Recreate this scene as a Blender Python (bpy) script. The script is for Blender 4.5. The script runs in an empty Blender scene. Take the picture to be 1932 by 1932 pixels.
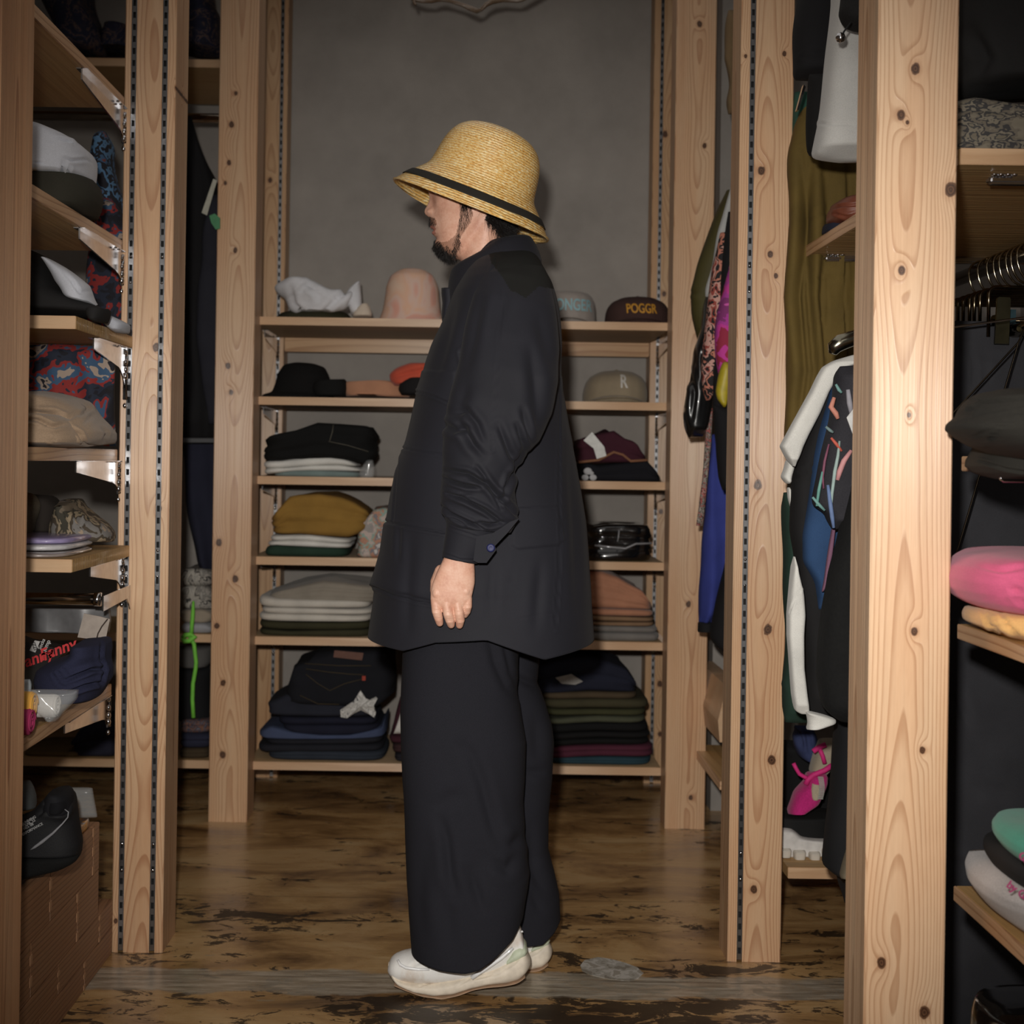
import bpy, bmesh, math, random
import numpy as np
from mathutils import Matrix, Vector
random.seed(4); rng = np.random.default_rng(4)
SC = bpy.context.scene; COL = SC.collection
# ---------------------------------------------------------------- camera
F = 2700.0; VX, VY = 892.0, 868.0; ROLL = 0.0152; CH = 1.05
CR, SR = math.cos(ROLL), math.sin(ROLL)
cam = bpy.data.cameras.new('camera'); camo = bpy.data.objects.new('camera', cam); COL.objects.link(camo)
camo.matrix_world = Matrix(((CR, -SR, 0, 0), (0, 0, -1, 0), (SR, CR, 0, CH), (0, 0, 0, 1)))
cam.sensor_width = 36; cam.lens = F / 1932 * 36
cam.shift_x = (966 - VX) / 1932; cam.shift_y = (VY - 966) / 1932
cam.clip_start = 0.05; cam.dof.use_dof = True; cam.dof.focus_distance = 2.5; cam.dof.aperture_fstop = cam.lens / 8.0
SC.camera = camo
# ---------------------------------------------------------------- light: a flash over the lens, dim shop light all round
W = bpy.data.worlds.new('world'); SC.world = W; W.use_nodes = True
W.node_tree.nodes['Background'].inputs[0].default_value = (0.9, 0.93, 1, 1)
W.node_tree.nodes['Background'].inputs[1].default_value = 0.012
SC.view_settings.view_transform = 'Standard'; SC.view_settings.look = 'None'
SC.view_settings.gamma = 1; SC.view_settings.exposure = 0.0; SC.view_settings.use_curve_mapping = False
def lamp(name, kind, loc, power, aim=None, **kw):
    l = bpy.data.lights.new(name, kind); l.energy = power
    for k, v in kw.items(): setattr(l, k, v)
    o = bpy.data.objects.new(name, l); COL.objects.link(o); o.location = loc
    if aim: o.rotation_euler = (Vector(aim) - Vector(loc)).to_track_quat('-Z', 'Y').to_euler()
    return o
lamp('camera_flash', 'SPOT', (-0.06, 0.02, 1.19), 262, (0.12, 3.0, 0.86), spot_size=math.radians(60), spot_blend=1.0,
     shadow_soft_size=0.028, color=(1.0, 0.96, 0.9))
lamp('shop_light', 'AREA', (0.0, 2.2, 2.68), 6, (0.0, 2.2, 0), shape='RECTANGLE', size=1.1, size_y=4.0, color=(1.0, 0.95, 0.9))
lamp('shop_light_rear', 'AREA', (0.0, -0.8, 2.2), 9, (0.0, 2.5, 1.0), shape='RECTANGLE', size=1.8, size_y=1.0, color=(1.0, 0.95, 0.9))

# ---------------------------------------------------------------- pixel <-> world
def PV(x, y, Y):
    x = np.asarray(x, float); y = np.asarray(y, float); Y = np.asarray(Y, float)
    k = F / Y; u = (x - VX) / k; v = (y - VY) / k
    X = u * CR + v * SR; Z = CH + (u * SR - v * CR)
    X, Z, Y = np.broadcast_arrays(X, Z, Y)
    return np.stack([X, Y, Z], -1)
def P(x, y, Y): return tuple(float(a) for a in PV(x, y, Y))
def PROJ(V):
    X = V[..., 0]; Y = V[..., 1]; Z = V[..., 2] - CH; k = F / np.maximum(Y, .1)
    return VX + (X * CR + Z * SR) * k, VY + (X * SR - Z * CR) * k
# ---------------------------------------------------------------- objects
def tag(o, label=None, cat=None, group=None, kind=None):
    if label: o['label'] = label
    if cat: o['category'] = cat
    if group: o['group'] = group
    if kind: o['kind'] = kind
    return o
WORLD = {}
def place(o, base, parent=None):
    base = Vector(base); WORLD[o.name] = base
    if parent is not None:
        o.parent = parent; o.location = base - WORLD[parent.name]
    else: o.location = base
def thing(name, label, cat, base, group=None):
    o = bpy.data.objects.new(name, None); o.empty_display_size = .05; COL.objects.link(o); place(o, base)
    return tag(o, label, cat, group)
def mesh(name, V, Fc, mat, parent=None, smooth=True, label=None, cat=None, group=None, kind=None, midx=None, base=None):
    V = np.asarray(V, float).reshape(-1, 3)
    if base is None:
        lo, hi = V.min(0), V.max(0); base = ((lo[0] + hi[0]) / 2, (lo[1] + hi[1]) / 2, lo[2])
    V = V - np.asarray(base)
    me = bpy.data.meshes.new(name); me.from_pydata(V.tolist(), [], [tuple(int(i) for i in f) for f in Fc]); me.update()
    mats = mat if isinstance(mat, (list, tuple)) else [mat]
    for m in mats: me.materials.append(m)
    if midx is not None: me.polygons.foreach_set('material_index', np.asarray(midx, dtype=np.int32))
    bm = bmesh.new(); bm.from_mesh(me); bmesh.ops.recalc_face_normals(bm, faces=bm.faces); bm.to_mesh(me); bm.free()
    if smooth:
        me.polygons.foreach_set('use_smooth', [True] * len(me.polygons))
    o = bpy.data.objects.new(name, me); COL.objects.link(o); place(o, base, parent)
    return tag(o, label, cat, group, kind)
class MB:
    def __init__(s): s.v = []; s.f = []; s.m = []
    def add(s, V, Fc, mi=0):
        n = len(s.v); s.v += [tuple(map(float, p)) for p in np.asarray(V).reshape(-1, 3)]
        s.f += [tuple(int(i) + n for i in f) for f in Fc]; s.m += [mi] * len(Fc); return s
    def box(s, x0, x1, y0, y1, z0, z1, b=0.0, mi=0):
        if b <= 0:
            V = [(x, y, z) for z in (z0, z1) for y in (y0, y1) for x in (x0, x1)]
            return s.add(V, [(0, 2, 3, 1), (4, 5, 7, 6), (0, 1, 5, 4), (2, 6, 7, 3), (0, 4, 6, 2), (1, 3, 7, 5)], mi)
        bm = bmesh.new(); bmesh.ops.create_cube(bm, size=1)
        for v in bm.verts:
            v.co = Vector(((x0 + x1) / 2 + v.co.x * (x1 - x0), (y0 + y1) / 2 + v.co.y * (y1 - y0), (z0 + z1) / 2 + v.co.z * (z1 - z0)))
        bmesh.ops.bevel(bm, geom=bm.edges[:], offset=b, segments=2, affect='EDGES'); bm.verts.index_update()
        s.add([v.co[:] for v in bm.verts], [[v.index for v in f.verts] for f in bm.faces], mi); bm.free(); return s
    def tube(s, pts, r, n=10, mi=0, closed=False):
        pts = [Vector(p) for p in pts]; m = len(pts); rs = r if isinstance(r, (list, tuple)) else [r] * m
        V = []; up = Vector((0.13, 0.21, 0.97)); pa = None
        for i, p in enumerate(pts):
            if closed: d = pts[(i + 1) % m] - pts[i - 1]
            else: d = pts[min(i + 1, m - 1)] - pts[max(i - 1, 0)]
            d.normalize()
            a = (pa - d * pa.dot(d)) if pa is not None else d.cross(up)
            if a.length < 1e-6: a = d.cross(Vector((1, 0, 0)))
            a.normalize(); pa = a; b = d.cross(a)
            V += [p + (a * math.cos(t) + b * math.sin(t)) * rs[i] for t in [2 * math.pi * j / n for j in range(n)]]
        Fc = [(i * n + j, i * n + (j + 1) % n, ((i + 1) % m) * n + (j + 1) % n, ((i + 1) % m) * n + j) for i in range(m if closed else m - 1) for j in range(n)]
        if not closed: Fc += [tuple(range(n))[::-1], tuple(range((m - 1) * n, m * n))]
        return s.add([v[:] for v in V], Fc, mi)
    def prism(s, poly, axis, a0, a1, mi=0):
        n = len(poly)
        def pt(p, a): return {'x': (a, p[0], p[1]), 'y': (p[0], a, p[1]), 'z': (p[0], p[1], a)}[axis]
        V = [pt(p, a0) for p in poly] + [pt(p, a1) for p in poly]
        return s.add(V, [tuple(range(n)), tuple(range(n, 2 * n))[::-1]] + [(i, i + n, (i + 1) % n + n, (i + 1) % n) for i in range(n)], mi)
    def build(s, name, mat, parent=None, smooth=False, **kw):
        return mesh(name, s.v, s.f, mat, parent, smooth, midx=s.m if isinstance(mat, (list, tuple)) else None, **kw)
def box(name, x0, x1, y0, y1, z0, z1, mat, parent=None, b=0.0, **kw): return MB().box(x0, x1, y0, y1, z0, z1, b).build(name, mat, parent, **kw)
def grid_faces(nr, nc, closed=True, cap0=True, cap1=True):
    Fc = []; m = nc if closed else nc - 1
    for i in range(nr - 1):
        for j in range(m): Fc.append((i * nc + j, i * nc + (j + 1) % nc, (i + 1) * nc + (j + 1) % nc, (i + 1) * nc + j))
    if cap0: Fc.append(tuple(range(nc))[::-1])
    if cap1: Fc.append(tuple(range((nr - 1) * nc, nr * nc)))
    return Fc
_nz = {}
def NZ(V, freq, seed=0):
    V = np.asarray(V)
    if seed not in _nz:
        g = np.random.default_rng(seed + 100); d = g.normal(size=(14, 3)); d /= np.linalg.norm(d, axis=1)[:, None]
        _nz[seed] = (d * g.uniform(.6, 2.2, (14, 1)), g.uniform(0, 6.28, 14))
    d, ph = _nz[seed]
    return np.sin((V @ d.T) * freq + ph).sum(-1) / 5.0
def interp(rows, n):
    rows = np.asarray(rows, float); t = np.r_[0, np.cumsum(np.abs(np.diff(rows[:, 0])) + 1e-6)]; q = np.linspace(0, t[-1], n)
    out = np.stack([np.interp(q, t, rows[:, i]) for i in range(rows.shape[1])], 1)
    # light smoothing of the columns
    for _ in range(2): out[1:-1, 1:] = (out[:-2, 1:] + 2 * out[1:-1, 1:] + out[2:, 1:]) / 4
    return out
def normals(V, closed=True):
    du = np.gradient(V, axis=0)
    dv = (np.roll(V, -1, 1) - np.roll(V, 1, 1)) if closed else np.gradient(V, axis=1)
    n = np.cross(du, dv); n /= np.linalg.norm(n, axis=2, keepdims=True) + 1e-12
    c = V.mean(1, keepdims=True); s = np.sign(((V - c) * n).sum(2).mean()); return n * (s if s else 1)
def polydist(px, py, line, par=False):
    best = np.full(px.shape, 1e9); pos = np.zeros(px.shape); L = [math.hypot(b[0] - a[0], b[1] - a[1]) for a, b in zip(line[:-1], line[1:])]; acc = 0; tot = sum(L) + 1e-9; k = 0
    for (x0, y0), (x1, y1) in zip(line[:-1], line[1:]):
        dx, dy = x1 - x0, y1 - y0; t = np.clip(((px - x0) * dx + (py - y0) * dy) / (dx * dx + dy * dy + 1e-9), 0, 1)
        q = np.hypot(px - x0 - t * dx, py - y0 - t * dy); pos = np.where(q < best, (acc + t * L[k]) / tot, pos); best = np.minimum(best, q); acc += L[k]; k += 1
    return (best, pos) if par else best
def inside(px, py, poly):
    r = np.zeros(px.shape, bool); n = len(poly)
    for i in range(n):
        x0, y0 = poly[i]; x1, y1 = poly[(i + 1) % n]
        c = ((y0 > py) != (y1 > py)) & (px < (x1 - x0) * (py - y0) / (y1 - y0 + 1e-12) + x0); r ^= c
    return r
def folds(V, creases=(), flaps=(), ymax=None, N=None):
    """press creases (polyline px, width px, depth m) and raise flaps (polygon px, height m) on the near side"""
    N = normals(V) if N is None else N; px, py = PROJ(V); near = (N[..., 1] < .15)
    d = np.zeros(px.shape)
    for line, w, dep in creases:
        q, u = polydist(px, py, line, True); tp = np.sin(np.pi * np.clip(u * .9 + .05, 0, 1)) ** .8 if w > 2 else 1.0; d += tp * (-dep * np.exp(-(q / w) ** 2) + dep * .45 * np.exp(-((q - 2.1 * w) / (1.3 * w)) ** 2))
    for poly, h in flaps:
        q = polydist(px, py, poly + [poly[0]]); s = np.where(inside(px, py, poly), 1, -1) * q
        d += h * np.clip(s / 3 + .5, 0, 1)
    return V + N * (d * near)[..., None]
# sheet hanging in a plane facing the camera: rows (y, xl, xr) in pixels at depth Y
def sheet(name, rows, Y, ty, mat, parent=None, e=2.6, nr=40, nc=48, fold=(0.0, 5), wr=0.003, seed=1, creases=(), flaps=(), **kw):
    R = interp(rows, nr); th = np.linspace(0, 2 * math.pi, nc, endpoint=False)
    c = np.sign(np.cos(th)) * np.abs(np.cos(th)) ** (2 / e); s = np.sign(np.sin(th)) * np.abs(np.sin(th)) ** (2 / e)
    xc = (R[:, 1] + R[:, 2]) / 2; hw = (R[:, 2] - R[:, 1]) / 2
    X = xc[:, None] + hw[:, None] * c[None]; yy = np.repeat(R[:, :1], nc, 1)
    if R.shape[1] > 3: yy = yy + (R[:, 3:4] - R[:, :1]) * ((c[None] + 1) / 2)
    V = PV(X, yy, Y)
    prof = np.clip(np.sin(np.linspace(0.06, math.pi - .06, nr)) * 4, .25, 1)
    Yo = ty * s[None] * prof[:, None] + fold[0] * np.sin(c[None] * fold[1] + 1.3 * np.sin(R[:, :1] * .012 + seed)) * np.linspace(.3, 1, nr)[:, None]
    V[..., 1] += Yo; V = V + (NZ(V, 22, seed) * wr)[..., None] * normals(V)
    if creases or flaps: V = folds(V, creases, flaps)
    return mesh(name, V, grid_faces(nr, nc), mat, parent, **kw)
# folded garment: top/bottom edge as pixel polylines (or one y), front plane at Y, going back `depth`
def slab(name, x0, x1, top, bot, Y, depth, mat, parent=None, layers=2, e=6, bump=.003, seed=1, groove=.005, nr=26, nc=64, yaw=0, **kw):
    th = np.linspace(0, 2 * math.pi, nc, endpoint=False)
    c = np.sign(np.cos(th)) * np.abs(np.cos(th)) ** (2 / e); s = np.sign(np.sin(th)) * np.abs(np.sin(th)) ** (2 / e)
    f = lambda q, x: np.interp(x, [p[0] for p in q], [p[1] for p in q]) if isinstance(q, list) else np.full(np.shape(x), float(q))
    t = np.r_[np.linspace(0, 1, nr - 8), [1] * 8]; inn = np.r_[np.zeros(nr - 8), np.linspace(.06, .97, 8)]
    H = (float(np.mean(f(bot, np.array([x0, x1])))) - float(np.min(f(top, np.linspace(x0, x1, 9))))) / F * Y
    W_ = (x1 - x0) / F * Y; rnd = min(H * .5, .014)
    V = np.zeros((nr, nc, 3))
    for i in range(nr):
        zt = t[i]; d = min(zt, 1 - zt) * H
        ins = rnd * (1 - math.sqrt(max(0, 1 - (1 - min(1, d / rnd)) ** 2)))
        ph = zt * layers; g = abs(ph - round(ph)); 
        if 0 < round(ph) < layers: ins += groove * math.exp(-(g / .13) ** 2)
        ins += inn[i] * 0
        sx = (1 - inn[i]) * (1 - 2 * ins / W_); sy = (1 - inn[i]) * (1 - 2 * ins / depth)
        xm = (x0 + x1) / 2 + (x1 - x0) / 2 * c * sx
        yy = f(bot, xm) * (1 - zt) + f(top, xm) * zt
        p = PV(xm, yy, Y); p[:, 1] = Y + depth / 2 + depth / 2 * s * sy
        p[:, 0] = (p[:, 0]); V[i] = p
    cx = V[..., 0].mean(); 
    w = np.minimum(1, t * 1.2)[:, None]
    V[..., 2] += bump * NZ(V, 26, seed) * w * (.4 + np.r_[np.zeros(nr - 8), np.linspace(0, 1, 8)][:, None])
    V[..., 1] += bump * .8 * NZ(V * [1, 1, 3], 30, seed + 3); V[..., 0] += bump * .8 * NZ(V * [1, 1, 4], 25, seed + 5)
    return mesh(name, V, grid_faces(nr, nc), mat, parent, **kw)
def revolve(prof, M, nc=48, sq=(1, 1), wav=0.0, seed=0, wf=18):
    prof = np.asarray(prof, float); th = np.linspace(0, 2 * math.pi, nc, endpoint=False)
    V = np.stack([prof[:, :1] * np.cos(th) * sq[0], prof[:, :1] * np.sin(th) * sq[1], np.repeat(prof[:, 1:2], nc, 1)], -1)
    if wav: V = V + (NZ(V, wf, seed) * wav)[..., None] * np.array([.7, .7, .7])
    M = np.array(M); return V @ M[:3, :3].T + M[:3, 3]
def smoothprof(p, n=40):
    p = np.asarray(p, float); t = np.r_[0, np.cumsum(np.hypot(*np.diff(p, axis=0).T))]; q = np.linspace(0, t[-1], n)
    o = np.stack([np.interp(q, t, p[:, 0]), np.interp(q, t, p[:, 1])], 1)
    for _ in range(3): o[1:-1] = (o[:-2] + 2 * o[1:-1] + o[2:]) / 4
    return o
def solid(o, t, sub=0):
    m = o.modifiers.new('solid', 'SOLIDIFY'); m.thickness = t; m.offset = 0
    if sub: s = o.modifiers.new('sub', 'SUBSURF'); s.levels = sub; s.render_levels = sub
    return o
def text_part(s, size, fn, mat, parent, name='lettering', extr=.0008, shear=0.0):
    """flat letters laid out in x,z then mapped by fn(x,z)->world"""
    c = bpy.data.curves.new('t', 'FONT'); c.body = s; c.size = size; c.extrude = extr; c.align_x = 'CENTER'; c.align_y = 'CENTER'; c.offset = size * .02; c.shear = shear
    o = bpy.data.objects.new('t', c); COL.objects.link(o); dg = bpy.context.evaluated_depsgraph_get()
    me = bpy.data.meshes.new_from_object(o.evaluated_get(dg)); bpy.data.objects.remove(o)
    bm = bmesh.new(); bm.from_mesh(me); bmesh.ops.subdivide_edges(bm, edges=[e for e in bm.edges if e.calc_length() > size * .2], cuts=2, use_grid_fill=True)
    bm.verts.index_update(); V = [fn(v.co.x, v.co.y, v.co.z) for v in bm.verts]; Fc = [[v.index for v in f.verts] for f in bm.faces]; bm.free()
    return mesh(name, V, Fc, mat, parent, smooth=False)
# ---------------------------------------------------------------- materials
def lin(c): return tuple(((v / 255) / 12.92 if v / 255 <= .04045 else ((v / 255 + .055) / 1.055) ** 2.4) for v in c) + (1,)
class NT:
    def __init__(s, name):
        s.m = bpy.data.materials.new(name); s.m.use_nodes = True; s.t = s.m.node_tree; s.b = s.t.nodes['Principled BSDF']
    def n(s, kind, **kw):
        nd = s.t.nodes.new(kind)
        for k, v in kw.items():
            if k.startswith('i_'): nd.inputs[int(k[2:]) if k[2:].isdigit() else k[2:].replace('_', ' ')].default_value = v
            else: setattr(nd, k, v)
        return nd
    def l(s, a, b, ai=0, bi=0):
        s.t.links.new(a.outputs[ai] if not hasattr(a, 'is_linked') else a, b.inputs[bi] if not hasattr(b, 'is_linked') else b)
    def math(s, op, a, b=None, c=None):
        nd = s.t.nodes.new('ShaderNodeMath'); nd.operation = op
        for i, v in enumerate((a, b, c)):
            if v is None: continue
            if isinstance(v, (int, float)): nd.inputs[i].default_value = v
            else: s.t.links.new(v, nd.inputs[i])
        return nd.outputs[0]
    def ramp(s, fac, stops, interp='LINEAR'):
        r = s.t.nodes.new('ShaderNodeValToRGB'); r.color_ramp.interpolation = interp
        while len(r.color_ramp.elements) < len(stops): r.color_ramp.elements.new(.5)
        for e, (p, c) in zip(r.color_ramp.elements, stops): e.position = p; e.color = c if len(c) == 4 else lin(c)
        s.t.links.new(fac, r.inputs[0]); return r.outputs[0]
    def mix(s, f, a, b, mode='MIX'):
        m = s.t.nodes.new('ShaderNodeMix'); m.data_type = 'RGBA'; m.blend_type = mode
        for sock, v in ((m.inputs[0], f), (m.inputs[6], a), (m.inputs[7], b)):
            if isinstance(v, (int, float)): sock.default_value = v
            elif isinstance(v, tuple): sock.default_value = v
            else: s.t.links.new(v, sock)
        return m.outputs[2]
    def noise(s, vec, scale, detail=3, rough=.5, dist=0):
        nd = s.n('ShaderNodeTexNoise'); nd.inputs['Scale'].default_value = scale; nd.inputs['Detail'].default_value = detail; nd.inputs['Roughness'].default_value = rough; nd.inputs['Distortion'].default_value = dist
        if vec is not None: s.t.links.new(vec, nd.inputs['Vector'])
        return nd.outputs[0]
    def coord(s, scale=(1, 1, 1), loc=(0, 0, 0), kind='Object'):
        c = s.n('ShaderNodeTexCoord'); m = s.n('ShaderNodeMapping'); m.inputs['Scale'].default_value = scale; m.inputs['Location'].default_value = loc
        s.t.links.new(c.outputs[kind], m.inputs[0]); return m.outputs[0]
    def bump(s, h, strength, dist=.001):
        b = s.n('ShaderNodeBump'); b.inputs['Strength'].default_value = strength; b.inputs['Distance'].default_value = dist
        s.t.links.new(h, b.inputs['Height']); s.t.links.new(b.outputs[0], s.b.inputs['Normal'])
_mc = {}
def cloth(c, rough=.9, bumpy=.35, weave=900, name='cloth', var=.12, sheen=.15, seed=0):
    key = (c, rough, bumpy, weave)
    if key in _mc: return _mc[key]
    s = NT(name); v = s.coord(); a = s.noise(v, weave, 2); b = s.noise(v, 14 , 3)
    f = s.math('ADD', s.math('MULTIPLY', a, .5), s.math('MULTIPLY', b, .5))
    col = lin(c); dk = tuple(x * (1 - var * 2) for x in col[:3]) + (1,); lt = tuple(min(1, x * (1 + var * 1.6)) for x in col[:3]) + (1,)
    s.t.links.new(s.ramp(f, [(.3, dk), (.7, lt)]), s.b.inputs['Base Color'])
    s.b.inputs['Roughness'].default_value = rough; s.b.inputs['Sheen Weight'].default_value = sheen if sum(c) > 330 else 0.0; s.b.inputs['Specular IOR Level'].default_value = .3
    s.bump(f, bumpy, .002); _mc[key] = s.m; return s.m
def plain(c, rough=.5, metal=0, name='plain', coat=0, trans=0, alpha=1):
    key = ('p', c, rough, metal, coat, trans, alpha)
    if key in _mc: return _mc[key]
    s = NT(name); s.b.inputs['Roughness'].default_value = rough; s.b.inputs['Metallic'].default_value = metal; s.b.inputs['Coat Weight'].default_value = coat
    v = s.coord(); f = s.noise(v, 60, 2); col = lin(c)
    s.t.links.new(s.ramp(f, [(.3, tuple(x * .88 for x in col[:3]) + (1,)), (.7, tuple(min(1, x * 1.1) for x in col[:3]) + (1,))]), s.b.inputs['Base Color'])
    s.b.inputs['Transmission Weight'].default_value = trans; s.b.inputs['Alpha'].default_value = alpha
    _mc[key] = s.m; return s.m
def pattern(cols, scale, name='printed_cloth', kind='noise', rough=.85, stretch=(1, 1, 1), dist=2.0):
    """a printed cloth: flat patches of the given colours"""
    s = NT(name); v = s.coord(scale=stretch)
    if kind == 'voronoi':
        nd = s.n('ShaderNodeTexVoronoi'); nd.inputs['Scale'].default_value = scale; nd.inputs['Randomness'].default_value = 1
        s.t.links.new(s.mix(.12, v, s.noise(v, scale * .6, 2)), nd.inputs['Vector']) if False else s.t.links.new(v, nd.inputs['Vector'])
        f = s.math('MULTIPLY', nd.outputs[0], 1.3)
    else: f = s.noise(v, scale, 3, .55, dist)
    n = len(cols); stops = [((.34 + .34 * i / n) if i else 0, cols[i]) for i in range(n)]
    s.t.links.new(s.ramp(f, stops, 'CONSTANT'), s.b.inputs['Base Color'])
    s.b.inputs['Roughness'].default_value = rough; s.bump(s.noise(v, 700, 2), .25, .001); return s.m
def wood(name='cedar', c_lt=(218, 184, 150), c_dk=(178, 134, 102), pith=(0.01, 0.01), knots=(), seed=0.0, ringf=150, axis='z', rough=.42, streak=.5, sc=1.0, coat=.25):
    """sawn cedar: growth rings round a wandering pith, knots that bend them"""
    s = NT(name); c = s.n('ShaderNodeTexCoord'); sp = s.n('ShaderNodeSeparateXYZ'); s.t.links.new(c.outputs['Object'], sp.inputs[0])
    ax = {'z': (0, 1, 2), 'x': (2, 1, 0), 'y': (0, 2, 1)}[axis]; X, Yy, Z = [sp.outputs[i] for i in ax]
    cz = s.n('ShaderNodeCombineXYZ'); s.t.links.new(s.math('MULTIPLY', Z, 1.0), cz.inputs[2]); cz.inputs[0].default_value = seed
    wander = s.math('SUBTRACT', s.noise(cz.outputs[0], .9, 1), .5)
    cz2 = s.n('ShaderNodeCombineXYZ'); s.t.links.new(Z, cz2.inputs[2]); cz2.inputs[0].default_value = seed + 7.3
    wander2 = s.math('SUBTRACT', s.noise(cz2.outputs[0], 1.5, 1), .5)
    dx = s.math('ADD', s.math('SUBTRACT', X, pith[0]), s.math('MULTIPLY', wander, .03))
    dy = s.math('ADD', s.math('SUBTRACT', Yy, pith[1]), s.math('MULTIPLY', wander2, .05))
    r = s.math('SQRT', s.math('ADD', s.math('MULTIPLY', dx, dx), s.math('MULTIPLY', dy, dy)))
    mp = s.n('ShaderNodeMapping'); mp.inputs['Scale'].default_value = {'z': (1, 1, .12), 'x': (.12, 1, 1), 'y': (1, .12, 1)}[axis]; mp.inputs['Location'].default_value = (seed, 0, 0)
    s.t.links.new(c.outputs['Object'], mp.inputs[0]); vv = mp.outputs[0]
    r = s.math('ADD', r, s.math('MULTIPLY', s.noise(vv, 14, 2), .006))
    core = None
    for (kx, kz, kr) in knots:
        ddx = s.math('SUBTRACT', X, kx); ddz = s.math('MULTIPLY', s.math('SUBTRACT', Z, kz), .55)
        d2 = s.math('ADD', s.math('MULTIPLY', ddx, ddx), s.math('MULTIPLY', ddz, ddz))
        g = s.math('POWER', 2.718, s.math('MULTIPLY', d2, -1 / (kr * 1.8) ** 2))
        r = s.math('ADD', r, s.math('MULTIPLY', g, .006))
        ddz2 = s.math('SUBTRACT', Z, kz); d3 = s.math('SQRT', s.math('ADD', s.math('MULTIPLY', ddx, ddx), s.math('MULTIPLY', s.math('MULTIPLY', ddz2, ddz2), .6)))
        k = s.math('SUBTRACT', s.math('ADD', .55, s.math('MULTIPLY', s.noise(c.outputs['Object'], 90, 2), .6)), s.math('MULTIPLY', d3, 1 / kr)); core = k if core is None else s.math('MAXIMUM', core, k)
    ph = s.math('FRACT', s.math('MULTIPLY', r, ringf * sc))
    ring = s.ramp(ph, [(0, (0, 0, 0, 1)), (.6, (.14, .14, .14, 1)), (.86, (.9, .9, .9, 1)), (.95, (1, 1, 1, 1)), (1, (0, 0, 0, 1))])
    fine = s.noise(vv, 260, 2); broad = s.noise(vv, 9, 3)
    f = s.math('ADD', s.math('MULTIPLY', ring, streak), s.math('MULTIPLY', fine, .22)); f = s.math('ADD', f, s.math('MULTIPLY', broad, .5))
    col = s.ramp(f, [(.25, c_lt), (1.05 if False else 1.0, c_dk)])
    tint = s.ramp(s.noise(vv, 22, 2), [(.35, (255, 250, 240)), (.65, (246, 222, 196))]); col = s.mix(.45, col, tint, 'MULTIPLY')
    if core is not None:
        kc = s.ramp(core, [(-0.0, (0, 0, 0, 1)), (.12, (1, 1, 1, 1))]); halo = s.ramp(s.math('ADD', core, .7), [(0, (0, 0, 0, 1)), (.7, (.4, .4, .4, 1))])
        col = s.mix(halo, col, s.mix(.65, col, lin((150, 95, 60)), 'MIX'))
        kn = s.ramp(s.math('FRACT', s.math('MULTIPLY', core, 2.6)), [(0, (58, 40, 30)), (.5, (110, 76, 54)), (1, (52, 34, 26))]); col = s.mix(kc, col, kn)
    s.t.links.new(col, s.b.inputs['Base Color']); s.b.inputs['Roughness'].default_value = rough
    s.b.inputs['Coat Weight'].default_value = coat * .3; s.b.inputs['Coat Roughness'].default_value = .28; s.b.inputs['Specular IOR Level'].default_value = .6
    s.b.inputs['Anisotropic'].default_value = .9; tg = s.n('ShaderNodeTangent', direction_type='RADIAL', axis={'z': 'Z', 'x': 'X', 'y': 'Y'}[axis]); s.t.links.new(tg.outputs[0], s.b.inputs['Tangent'])
    mp2 = s.n('ShaderNodeMapping'); mp2.inputs['Scale'].default_value = {'z': (1, 1, .02), 'x': (.02, 1, 1), 'y': (1, .02, 1)}[axis]; s.t.links.new(c.outputs['Object'], mp2.inputs[0])
    h = s.math('ADD', s.math('MULTIPLY', s.noise(mp2.outputs[0], 55, 3, .6), 1.0), s.math('MULTIPLY', ring, .1))
    s.bump(h, .6, .0035); return s.m
CHROME = plain((205, 205, 208), .16, 1, 'chrome'); STEEL = plain((150, 150, 152), .3, 1, 'zinc_steel'); DKSTEEL = plain((70, 62, 52), .22, 1, 'dark_nickel')
BLACK = plain((14, 13, 13), .8, 0, 'black_void')
PLY = wood('plywood', (200, 168, 118), (170, 130, 84), (0.0, .3), (), 3.1, 60, 'x', .5, .35)
PLYY = wood('plywood_deep', (202, 168, 116), (168, 130, 84), (0.0, .3), (), 5.1, 60, 'y', .5, .35)
EDGE = wood('board_edge', (214, 184, 152), (176, 138, 104), (0.0, .2), (), 8.1, 90, 'x', .45, .3)
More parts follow.
